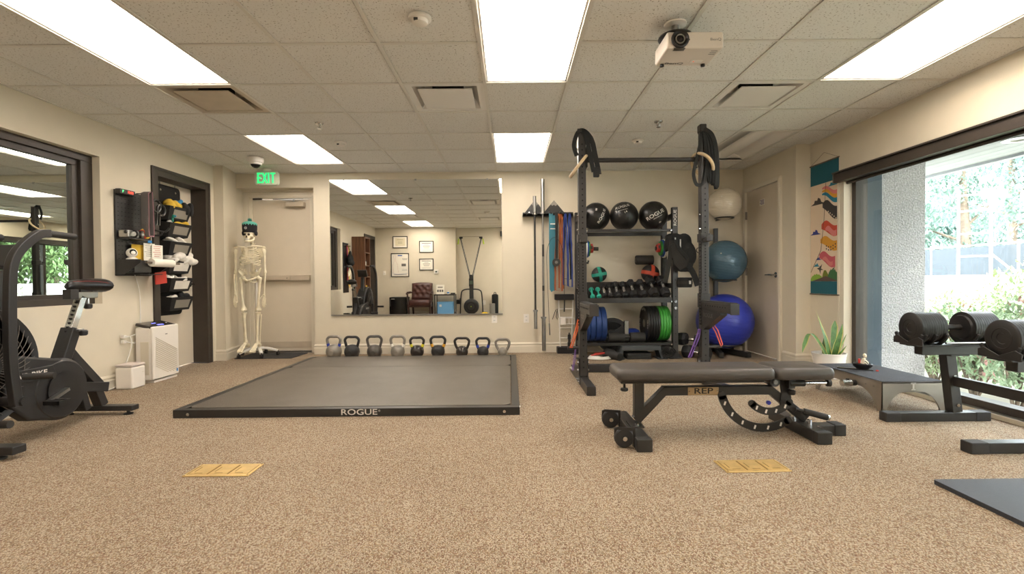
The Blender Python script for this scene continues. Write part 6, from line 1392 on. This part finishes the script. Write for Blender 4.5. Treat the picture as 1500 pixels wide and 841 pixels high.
# pelvis: flaring iliac wings, sacrum, pubic arch
for s in (-1, 1):
    wing = []
    for i in range(9):
        u = i / 8; a = R(95 - 115 * u)
        wing.append([Vector((s * (.03 + (.115) * math.sin(PI * (.15 + .55 * u))), .06 - .13 * u, 1.10 + .065 * math.sin(PI * min(1, .25 + .7 * u)))), Vector((s * (.03 + .055 * math.sin(PI * (.2 + .5 * u))), .055 - .08 * u, 1.055 - .03 * u))])
    g = G()
    for (A, B_), (C_, D_) in zip(wing, wing[1:]): g.add([A, B_, D_, C_], [(0, 1, 2, 3)])
    o = obj('hip_wing', g, 'bone', sk, ang=70); sdf = o.modifiers.new('solid', 'SOLIDIFY'); sdf.thickness = .02; sdf.offset = 0; ssub = o.modifiers.new('sub', 'SUBSURF'); ssub.levels = ssub.render_levels = 1
    bone('pubic_arch', curve([(s * .085, -.01, 1.03), (s * .06, -.05, 1.01), (s * .02, -.065, .995), (s * .012, -.06, .985), (s * .045, -.02, .965), (s * .07, .02, .985), (s * .085, .0, 1.03)], 4), .011, 8)
    obj('hip_socket', G().ell((s * .09, .0, 1.025), (.028, .028, .03), 12, 9), 'bone', sk)
    bone('femur', curve([(s * .088, 0, 1.02), (s * .112, 0, 1.02), (s * .122, 0, 1.0), (s * .115, -.005, .93), (s * .105, -.01, .8), (s * .095, -.005, .68), (s * .09, 0, .625), (s * .09, 0, .60)], 3), [.022, .018, .015, .014, .02, .022, .017, .0155, .0145, .014, .0135, .0135, .0135, .0135, .014, .016, .02, .028, .032, .033, .03, .018], 12)
    obj('kneecap', G().ell((s * .09, -.038, .615), (.02, .012, .022), 12, 8), 'bone', sk)
    bone('tibia', curve([(s * .088, 0, .585), (s * .087, 0, .57), (s * .083, -.008, .5), (s * .078, -.005, .38), (s * .073, 0, .27), (s * .07, 0, .225), (s * .07, 0, .205)], 3), [.026, .03, .03, .026, .021, .017, .015, .014, .0135, .0125, .012, .0115, .011, .0125, .014, .017, .02, .02, .014], 10)
    bone('fibula', [(s * .115, .02, .56), (s * .114, .02, .54), (s * .106, .02, .4), (s * .098, .014, .26), (s * .096, .012, .20)], [.011, .008, .006, .006, .011], 7)
    ft_ = obj('ankle_bones', G().ell((s * .075, .0, .185), (.026, .045, .028), 12, 9).ell((s * .075, .05, .165), (.022, .03, .026), 12, 8), 'bone', sk)
    for f in range(5):
        tx = s * (.052 + .014 * f); P_ = curve([(s * (.066 + .005 * f), -.03, .185), (s * (.058 + .010 * f), -.08, .15), (tx, -.125, .115 - .0 * f), (tx, -.15 + .006 * f, .098)], 3); bone('toe', P_, [.0065 + (.003 if f == 0 else 0) + (.0018 if i % 3 == 0 else 0) for i in range(len(P_))], 7, ft_)
obj('sacrum', G().prism([(-.05, 1.10), (.05, 1.10), (.025, 1.03), (0, .985), (-.025, 1.03)], -.075, -.05, AYN), 'bone', sk, bevel=.006)
obj('pelvis_mount', G().cyl((0, .05, 1.03), (0, .14, 1.08), .012, n=10), 'black_plastic', sk)
SKULL_DZ = -.022
# skull: cranium, brow, cheekbones, sockets, jaw and teeth
g = G().ell((0, .01, 1.615), (.068, .085, .075), 20, 14).ell((0, -.045, 1.575), (.048, .032, .045), 16, 10).ell((-.047, -.035, 1.565), (.016, .03, .012), 10, 8).ell((.047, -.035, 1.565), (.016, .03, .012), 10, 8).ell((0, -.055, 1.545), (.03, .024, .022), 12, 8)
skl = obj('skull', g, 'bone', sk, loc=(0, 0, SKULL_DZ)); remesh(skl, .006, 2)
mat('socket_dark', '3a3026', .9)
for s in (-1, 1): obj('eye_socket', G().ell((s * .024, -.07, 1.588), (.016, .012, .015), 12, 8), 'socket_dark', skl)
obj('nose_hole', G().prism([(-.010, 1.55), (.010, 1.55), (.002, 1.578), (-.002, 1.578)], .072, .082, AYN), 'socket_dark', skl)
g = G()
for k in range(7): g.box(((k - 3) * .0075, -.078 + .0012 * (k - 3) ** 2, 1.533), (.0065, .008, .011)); g.box(((k - 3) * .007, -.076 + .0012 * (k - 3) ** 2, 1.521), (.006, .008, .011))
obj('teeth', g, 'white_paint', skl, bevel=.0015)
P_ = curve([(.052, .0, 1.56), (.05, -.01, 1.53), (.04, -.04, 1.51), (.018, -.07, 1.505), (0, -.075, 1.503), (-.018, -.07, 1.505), (-.04, -.04, 1.51), (-.05, -.01, 1.53), (-.052, .0, 1.56)], 3); bone('jaw', P_, [.009 + .004 * math.sin(PI * i / (len(P_) - 1)) for i in range(len(P_))], 8).location.z = SKULL_DZ
# ---- knitted beanie
be = thing('beanie', 'black and mint knitted beanie with pompom on the skull', 'hat', (SKX, SKY, 1.60))
mat('knit_black', '1d1c20', .95, bump=.6, bscale=160); mat('knit_mint', '5fae9c', .95, bump=.6, bscale=160)
prof = [(.083, -.006), (.088, .0), (.093, .03), (.095, .07), (.094, .105)]
Mb = T(0, .0, 0) @ Matrix.Diagonal((.88, 1.02, 1, 1))
obj('cuff', G().lathe(prof + [(.084, .105), (.083, .02), (.08, .0), (.083, -.006)], 32, Mb), 'knit_black', be, ang=60)
for s in (-1, 1): obj('ear_flap', G().ell((s * .078, .0, -.012), (.011, .04, .035), 14, 9), 'knit_black', be)
top = []
for r_, z in ((.0945, .104), (.090, .112), (.078, .122), (.055, .132), (.02, .14), (0, .141)): top.append((r_, z))
o = obj('crown', G().lathe([(.0958, .098)] + top, 32, Mb), 'knit_mint', be, ang=60)
g = G()
for k in range(16): a = 2 * PI * k / 16; g.prism([(-.019, .102), (.019, .102), (0, .082)], .0935, .0955, Mb @ Matrix.Rotation(a, 4, 'Z') @ AYN)
obj('zigzag_trim', g, 'knit_mint', be, smooth=False)
obj('pompom', foliage([((0, 0, .152), .022)], 260, .012, 5).ell((0, 0, .152), (.018, .018, .018), 12, 8), 'knit_mint', be, smooth=False)
g = G().torus((0, 0, 0), .014, .002, 'Y', 24, 6); put_text(g, 'K', .018, AYN, 1, .02); em = obj('round_patch', g, 'letter_white', be); em.location = (0, -.0995, .045)
# ---------------------------------------------------------------- rear of the room (seen in the mirror)
def frame(name, x, z, w_, h_, label, body, cat='picture'):
    t = thing(name, label, cat, (x, REAR, z), PI, None)
    g = G(); e = .018
    for a in ((-w_ / 2, w_ / 2, h_ / 2 - e, h_ / 2), (-w_ / 2, w_ / 2, -h_ / 2, -h_ / 2 + e), (-w_ / 2, -w_ / 2 + e, -h_ / 2 + e, h_ / 2 - e), (w_ / 2 - e, w_ / 2, -h_ / 2 + e, h_ / 2 - e)): g.bx(a[0], a[1], -.022, 0, a[2], a[3])
    obj('frame', g, 'black_plastic', t, bevel=.002); p = obj('print', G().bx(-w_ / 2 + e, w_ / 2 - e, -.010, -.002, -h_ / 2 + e, h_ / 2 - e), 'paper', t); body(t, p, w_, h_); return t
mat('ink', '6a6560', .7); mat('cream_sheet', 'ddd3b4', .7); mat('ink_blue', '4a66a8', .6)
def lines(p, rows, m='ink'):
    g = G()
    for z, w_, hh in rows: g.bx(-w_ / 2, w_ / 2, -.0112, -.0100, z - hh / 2, z + hh / 2)
    obj('print_line', g, m, p, smooth=False)
def cert(t, p, w_, h_): lines(p, [(h_ * .30, w_ * .66, .016), (h_ * .16, w_ * .3, .008), (h_ * .04, w_ * .5, .012), (-h_ * .06, w_ * .42, .006), (-h_ * .14, w_ * .36, .006), (-h_ * .3, w_ * .6, .005)])
def cert2(t, p, w_, h_):
    obj('mat_board', G().bx(-w_ * .33, w_ * .33, -.0108, -.010, -h_ * .32, h_ * .32), 'cream_sheet', p); lines(p, [(h_ * .2, w_ * .4, .008), (0, w_ * .3, .008), (-h_ * .1, w_ * .3, .006)])
def poster(t, p, w_, h_):
    lines(p, [(h_ * .4, w_ * .25, .03)], 'ink_blue'); g = G()
    for z, x, ww, hh in ((.17, -.13, .14, .012), (.14, -.13, .12, .008), (.0, -.10, .12, .07), (-.12, -.12, .14, .006), (-.15, -.12, .14, .006), (-.26, 0, .36, .012)): g.bx(x - ww / 2, x + ww / 2, -.0112, -.01, z - hh / 2, z + hh / 2)
    obj('print_block', g, 'ink', p, smooth=False)
    g = G().tube(curve([(.05, -.0105, -.2), (.07, -.0105, 0), (.12, -.0105, .12), (.11, -.0105, .24), (.14, -.0105, .27), (.17, -.0105, .24), (.155, -.0105, .12), (.19, -.0105, 0), (.17, -.0105, -.2)], 4), .0016, 4); obj('figure_outline', g, 'art_rose', p); obj('wave', G().tube(curve([(-.2, -.0105, -.22), (-.05, -.0105, -.245), (.1, -.0105, -.25), (.2, -.0105, -.21)], 4), .003, 4), 'ink_blue', p)
frame('framed_certificate', -2.975, 2.02, .40, .32, 'smaller framed certificate with cream sheet, hung above the poster', cert2)
frame('framed_poster', -2.985, 1.40, .485, .64, 'largest framed poster on the rear wall seen in the mirror', poster)
frame('framed_certificate', -2.265, 1.89, .385, .315, 'framed diploma, upper one above the brown armchair', cert)
frame('framed_certificate', -2.27, 1.41, .385, .315, 'framed diploma, lower one above the brown armchair', cert)
outlet('light_switch', (-3.41, REAR, 1.185), PI, 'white light switch on the rear wall beside the poster', 'switch')
t = thing('thermostat', 'square white thermostat beside the lower diploma', 'thermostat', (-2.005, REAR, 1.21), PI); obj('case', G().bx(-.06, .06, -.03, 0, -.055, .055), 'white_plastic', t, bevel=.006); obj('display', G().bx(-.025, .025, -.032, -.029, -.02, .02), 'screen_green', t)
outlet('wall_outlet', (-.72, REAR2, .35), PI, 'white wall outlet beside the ski machine')

# ---- tufted leather armchair
ch = thing('armchair', 'brown tufted leather armchair with wooden arms under the diplomas', 'armchair', (-2.36, .12, 0), PI)   # faces +y
mat('leather_brown', '4a2a24', .33, var=.15, vscale=12, bump=.1, bscale=120); mat('wood_dark', '3a211a', .35, var=.15)
obj('seat', pad(-.28, .28, .50, .33, .47, .07), 'leather_brown', ch, ang=60)
# back: a curved cushion with button dimples
n, m_ = 21, 19; btn = [(x, z) for z, xs in ((.16, (-.15, 0, .15)), (.28, (-.08, .08)), (.36, (-.16, 0, .16)), (.24, (-.2, .2))) for x in xs]
V = []
for j in range(m_):
    for i in range(n):
        x = -.27 + .54 * i / (n - 1); z = .46 * j / (m_ - 1); e = min(1, 6 * min(i, n - 1 - i) / (n - 1)) * min(1, 6 * min(j, m_ - 1 - j) / (m_ - 1)); dd = min(((x - a) ** 2 + (z - b) ** 2) ** .5 for a, b in btn)
        V.append((x, -(.05 + .05 * math.sqrt(e) - .035 * math.exp(-(dd / .03) ** 2)), z + .02 * math.cos(PI * x / .54) * (j / (m_ - 1))))
K = len(V); V += [(x, .05, z) for x, y, z in V]
F = [(j * n + i, j * n + i + 1, (j + 1) * n + i + 1, (j + 1) * n + i) for j in range(m_ - 1) for i in range(n - 1)]; F += [tuple(K + q for q in reversed(f)) for f in F]
edge = [i for i in range(n)] + [j * n + n - 1 for j in range(1, m_)] + [(m_ - 1) * n + i for i in range(n - 2, -1, -1)] + [j * n for j in range(m_ - 2, 0, -1)]
F += [(edge[i], edge[(i + 1) % len(edge)], K + edge[(i + 1) % len(edge)], K + edge[i]) for i in range(len(edge))]
bkr = obj('backrest', G().add([(x, y * 1 + .22 + z * .12, z + .44) for x, y, z in V], F), 'leather_brown', ch, ang=60)
for a, b in btn: obj('button', G().ell((a, -(.062) + .22 + b * .12, b + .44), (.014, .008, .014), 10, 6), 'leather_brown', bkr)
for s in (-1, 1):
    obj('front_leg', G().cyl((s * .27, -.22, 0), (s * .29, -.22, .36), .02, .028, n=10), 'wood_dark', ch); obj('rear_leg', G().cyl((s * .25, .30, 0), (s * .26, .22, .40), .02, .026, n=10), 'wood_dark', ch)
    obj('arm_post', G().tube(curve([(s * .29, -.2, .36), (s * .31, -.17, .5), (s * .315, -.16, .62)], 4), .02, 8), 'wood_dark', ch); ar = obj('arm_rest', G().sweep(curve([(s * .315, -.24, .63), (s * .315, -.1, .645), (s * .29, .1, .655), (s * .27, .24, .66)], 4), .055, .035), 'wood_dark', ch, bevel=.01); obj('arm_pad', G().sweep([(s * .315, -.16, .672), (s * .29, .1, .682)], .05, .02), 'leather_brown', ar, bevel=.008)
obj('seat_rail', G().bx(-.28, .28, -.23, .23, .28, .34), 'wood_dark', ch, bevel=.006)
# ---- mini fridge, side table and what is on it
t = thing('mini_fridge', 'small black refrigerator standing left of the brown armchair', 'refrigerator', (-2.95, -.02, 0), PI)
obj('cabinet', G().bx(-.22, .22, -.16, .25, .02, .54), 'black_plastic', t, bevel=.008); dr = obj('door', G().bx(-.22, .22, -.205, -.165, .03, .54), 'black_gloss', t, bevel=.01); obj('handle', G().bx(.185, .205, -.225, -.2, .3, .5), 'black_steel', dr, bevel=.004); obj('badge', G().bx(.08, .17, -.2065, -.204, .49, .50), 'letter_white', dr)
for x in (-.19, .19): obj('foot', G().cyl((x, -.12, 0), (x, -.12, .02), .018, n=10), 'black_rubber', t)
t = thing('side_table', 'narrow glass topped side table with thin black legs', 'table', (-1.73, -.03, 0), PI)
obj('top', G().bx(-.27, .27, -.20, .22, .585, .605), mat('table_top', '8a7a68', .2) and 'table_top', t, bevel=.004); obj('top_rim', G().bx(-.275, .275, -.205, -.198, .575, .608), 'black_steel', t)
for x in (-.255, .255):
    for y in (-.185, .205): obj('leg', G().bx(x - .012, x + .012, y - .012, y + .012, 0, .585), 'black_steel', t)
obj('stretcher', G().bx(-.25, .25, .195, .215, .10, .12), 'black_steel', t)
t = thing('blue_bin', 'light blue open storage bin under the side table', 'bin', (-1.715, .02, 0), PI); mat('bin_blue', '6aa2cf', .45)
o = obj('body', G().bx(-.205, .205, -.14, .14, .0, .40), 'bin_blue', t, bevel=.012); obj('rim', G().bx(-.212, .212, -.147, -.135, .385, .405).bx(-.212, .212, .135, .147, .385, .405).bx(-.212, -.2, -.14, .14, .385, .405).bx(.2, .212, -.14, .14, .385, .405), 'bin_blue', t); obj('logo', G().bx(.09, .15, -.1425, -.139, .28, .34), 'letter_white', t)
t = thing('table_sign', 'white upright card with photos standing on the side table', 'card', (-1.86, .0, .6055), PI); obj('card', G().box((0, 0, .125), (.21, .012, .25), Matrix.Rotation(R(-6), 3, 'X')), 'paper', t)
g = G()
for k in range(3): g.box((-.06 + .06 * k, -.013 + .0, .09), (.045, .004, .06), Matrix.Rotation(R(-6), 3, 'X'))
obj('photo', g, 'ink', t); obj('print_line', G().box((0, -.004, .185), (.13, .004, .025), Matrix.Rotation(R(-6), 3, 'X')), 'ink', t); obj('stand_foot', G().bx(-.1, .1, -.02, .05, 0, .006), 'paper', t)
t = thing('paper_cup', 'small white cup with blue print on the side table', 'cup', (-1.66, -.05, .6055)); obj('cup', G().lathe([(0, 0), (.026, 0), (.034, .075), (.031, .075), (.024, .006), (0, .006)], 18), 'white_plastic', t); obj('sleeve', G().lathe([(.0295, .02), (.033, .055), (.0335, .055), (.030, .02), (.0295, .02)], 18), 'tag_blue', t)
t = thing('small_box', 'flat black box at the edge of the side table', 'box', (-1.53, -.06, .6055)); obj('case', G().bx(-.06, .06, -.04, .04, 0, .035), 'black_plastic', t, bevel=.004); obj('lid_seam', G().bx(-.0605, .0605, -.0405, .0405, .02, .022), 'black_matte', t)
t = thing('wall_phone', 'black device on a bracket at the corner by the side table', 'device', (-1.42, -.44, .38)); obj('bracket', G().bx(-.054, .02, -.02, .04, -.06, .06), 'black_plastic', t, bevel=.006); obj('handset', G().cyl((.03, .06, -.06), (.05, .05, .10), .018, n=10), 'black_plastic', t)
# ---- ski erg on the recessed wall
sk2 = thing('ski_machine', 'tall black ski training machine with V shaped arms and flywheel', 'ski machine', (-1.06, REAR2 + .16, 0), PI)
obj('flywheel_case', G().lathe([(0, -.09), (.17, -.09), (.20, -.07), (.21, 0), (.20, .06), (.12, .09), (.10, .085), (0, .085)], 44, T(0, -.06, .26) @ AYN), 'black_plastic', sk2)
obj('vent_ring', G().lathe([(.10, .0), (.13, .0), (.13, .006), (.10, .006), (.10, 0)], 40, T(0, -.152, .26) @ AYN), 'black_matte', sk2); obj('hub', G().lathe([(0, 0), (.09, 0), (.085, .012), (0, .014)], 32, T(0, -.146, .26) @ AYN), 'black_steel', sk2); obj('hub_logo', G().bx(-.012, .012, -.163, -.158, .25, .27), mat('lime', 'b6cf2a', .5) and 'lime', sk2)
obj('column', G().bx(-.055, .055, -.03, .05, .40, 1.10), 'black_steel', sk2, bevel=.006)
mn = obj('monitor', G().bx(-.06, .06, -.09, -.03, .80, 1.02), 'black_plastic', sk2, bevel=.008); obj('screen', G().bx(-.045, .045, -.092, -.089, .86, .96), 'screen_green', mn); obj('monitor_arm', G().bx(-.03, .03, -.06, -.02, 1.0, 1.12), 'black_steel', mn)
for s in (-1, 1):
    obj('mast_arm', G().sweep([(s * .03, 0, 1.04), (s * .275, 0, 2.10)], .035, .05, up=(0, 1, 0)), 'black_steel', sk2, bevel=.004)
    pu = obj('pulley', G().cyl((s * .28, -.03, 2.12), (s * .28, .03, 2.12), .035, n=18).box((s * .27, 0, 2.13), (.09, .05, .05)), 'black_plastic', sk2)
    obj('handle', G().cyl((s * .325, -.03, 2.10), (s * .35, -.03, 1.95), .014, .02, n=10), 'lime', pu)
    obj('cord', G().cyl((s * .26, -.03, 2.08), (s * .05, -.03, 1.10), .003, n=6), 'white_paint', sk2)
    obj('side_frame', G().tube(curve([(s * .31, .0, .02), (s * .30, .0, .30), (s * .275, .0, .62), (s * .22, 0, .70), (s * .12, 0, .725), (s * .05, 0, .725)], 5), .018, 10), 'black_steel', sk2)
    obj('foot', G().bx(s * .31 - .025, s * .31 + .025, -.12, .10, 0, .03), 'black_rubber', sk2)
obj('top_cord', G().cyl((-.25, 0, 2.155), (.25, 0, 2.155), .004, n=6), 'black_matte', sk2); obj('base_bar', G().bx(-.31, .31, -.03, .03, .01, .04), 'black_steel', sk2); obj('base_post', G().bx(-.03, .03, -.05, .03, .03, .12), 'black_steel', sk2)
one('foam_roller', G().lathe([(.03, 0), (.068, 0), (.075, .008), (.075, .33), (.068, .338), (.03, .338), (.03, 0)], 28), mat('foam_grey', '7d7a74', .8) and 'foam_grey', 'grey foam roller standing upright on the floor beside the ski machine', 'foam roller', (-.49, -.22, 0))
t = thing('mat_bag', 'tall black mat bag with carry loop standing by the rear wall', 'bag', (-.42, -.38, 0)); obj('bag', G().lathe([(0, 0), (.08, 0), (.088, .02), (.088, .54), (.08, .57), (.04, .585), (0, .59)], 28), 'fabric_black', t, ang=60); obj('carry_loop', G().tube(curve([(-.03, 0, .58), (-.025, 0, .62), (.0, 0, .635), (.025, 0, .62), (.03, 0, .58)], 4), .008, 7), 'strap', t)
t = thing('yellow_ball', 'flattened yellow balance pod on the floor by the ski machine', 'balance pod', (-.69, -.10, 0)); obj('dome', G().lathe([(0, 0), (.10, 0), (.112, .02), (.11, .06), (.08, .10), (.04, .115), (0, .118)], 28), mat('pod_yellow', 'd6b52c', .45) and 'pod_yellow', t, ang=60); obj('valve', G().cyl((.0, 0, .117), (0, 0, .121), .008, n=8), 'black_plastic', t)
t = thing('wall_speaker', 'small black speaker high on the rear wall at the mirror edge', 'speaker', (-.16, REAR2 + .10, 2.22), PI); obj('cabinet', G().bx(-.10, .10, -.06, .06, -.06, .08), 'black_plastic', t, bevel=.006); obj('bracket', G().bx(-.02, .02, .05, .10, -.02, .02), 'black_steel', t); obj('cone', G().lathe([(0, -.004), (.03, .002), (.045, .004), (.045, -.004)], 20, T(0, -.06, .01) @ AYN), 'black_rubber', t)
# ---- walnut bookcase along the left wall
bc = thing('bookcase', 'tall narrow walnut bookcase along the left wall, seen in the mirror', 'bookcase', (XL + .155, 1.50, 0))
g = 0
obj('side_panel', G().bx(-.15, .155, .18, .205, 0, 2.0), 'walnut', bc, bevel=.002); obj('side_panel', G().bx(-.15, .155, -.205, -.18, 0, 2.0), 'walnut', bc, bevel=.002); obj('back_panel', G().bx(-.15, -.14, -.18, .18, 0, 2.0), 'walnut', bc); obj('top_panel', G().bx(-.14, .155, -.18, .18, 1.975, 2.0), 'walnut', bc)
SH = [.05, .45, .80, 1.06, 1.32, 1.62]
for z in SH: obj('shelf', G().bx(-.14, .15, -.18, .18, z, z + .022), 'walnut', bc)
one('storage_box', G().bx(-.11, .11, -.15, .15, 0, .25), 'white_plastic', 'pale storage box low in the bookcase', 'box', (XL + .16, 1.5, .4725), bevel=.01); one('storage_box', G().bx(-.11, .11, -.16, .16, 0, .30), mat('box_slate', '6a7a86', .6) and 'box_slate', 'slate grey storage box on the bottom shelf of the bookcase', 'box', (XL + .16, 1.5, .0725), bevel=.01)
cols = ['art_dark', 'packet_blue', 'paper', 'art_rose', 'black_plastic', 'yellow_cloth']
for z, items in ((1.3425, [(-.10, .03, .12, 4), (-.05, .03, .10, 2), (.0, .035, .12, 4), (.05, .03, .11, 2), (.10, .03, .12, 4)]), (1.0825, [(.08, .03, .10, 1), (.12, .028, .10, 1)]), (1.6425, [(.11, .04, .08, 2)])):
    for y, w_, h_, c in items:
        lb = {(1.3425, -.10): 'black bottle in the bookcase row, farthest from the mirror', (1.3425, -.05): 'white jar in the bookcase row, farther from the mirror', (1.3425, .0): 'black bottle in the middle of the bookcase row', (1.3425, .05): 'white jar in the bookcase row, nearer the mirror', (1.3425, .10): 'black bottle in the bookcase row, nearest the mirror', (1.0825, .08): 'blue bottle on the bookcase shelf, farther from the mirror', (1.0825, .12): 'blue bottle on the bookcase shelf, nearer the mirror', (1.6425, .11): 'lone white jar on the upper bookcase shelf'}[(z, y)]
        one('shelf_bottle', G().lathe([(0, 0), (w_ * .5, 0), (w_ * .52, .004), (w_ * .52, h_ * .8), (w_ * .3, h_ * .92), (w_ * .3, h_), (0, h_)], 14), cols[c], lb, 'container', (XL + .24, 1.5 + y, z), group='containers on the bookcase')
t = thing('yellow_tool', 'yellow and green grip tool lying on a bookcase shelf', 'tool', (XL + .26, 1.5 + .05, .8235)); obj('bar', G().cyl((0, -.1, .03), (.05, .09, .03), .02, n=12), 'yellow_cloth', t); obj('pad', G().bx(-.04, .06, -.1, .1, 0, .012), 'trigger_green', t)
# ---- hanging gear on the left wall near the bookcase
t = thing('gear_board', 'dark board of hooks with yellow straps on the left wall beside the bookcase', 'panel', (XL, 2.15, .72)); obj('panel', G().bx(0, .018, -.17, .17, 0, 1.10), 'black_plastic', t, bevel=.003)
for y in (-.12, -.04, .04, .12): obj('hook', G().tube([(.018, y, 1.02), (.07, y, 1.02), (.075, y, 1.05)], .006, 6), 'black_steel', t)
for k, (y, m, L) in enumerate(((-.15, 'yellow_cloth', .95), (-.11, 'yellow_cloth', .9), (-.06, 'band_purple', .8), (-.02, 'clip_red', .78))):
    one('hanging_strap', G().sweep([(0, 0, L), (.012, .004, L * .5), (.004, 0, 0)], .035, .005, up=(1, 0, 0)), m, ['yellow strap nearest the bookcase on the hook panel', 'second yellow strap on the hook panel', 'purple strap on the hook panel', 'red strap on the hook panel'][k], 'strap', (XL + .035, 2.15 + y, 1.77 - L), group='straps on the hook panel')
t = thing('backpack', 'small black sack hanging on the hook panel', 'bag', (XL + .10, 2.12, 1.30)); g = G().ell((0, 0, .14), (.07, .11, .14), 14, 10).ell((.01, .0, .08), (.08, .12, .08), 14, 10).ell((0, 0, .28), (.03, .05, .07), 12, 8); o = obj('sack', g, 'fabric_black', t); remesh(o, .012, 3); obj('draw_cord', G().tube([(0, -.03, .33), (-.04, 0, .44), (0, .03, .33)], .004, 6), 'strap', t)
t = thing('bone_model', 'ivory coloured bone model hanging below the black sack', 'model', (XL + .10, 2.16, 1.08)); g = G().ell((0, -.05, .12), (.05, .06, .06), 14, 9).ell((.01, .04, .08), (.045, .05, .06), 14, 9).torus((.01, .07, .05), .035, .016, 'X', 18, 8).tube([(0, 0, .1), (.01, .12, 0)], .018, 8); o = obj('bones', g, 'bone', t); remesh(o, .008, 3); obj('cord', G().cyl((-.02, 0, .16), (-.03, 0, .26), .003, n=6), 'strap', t)
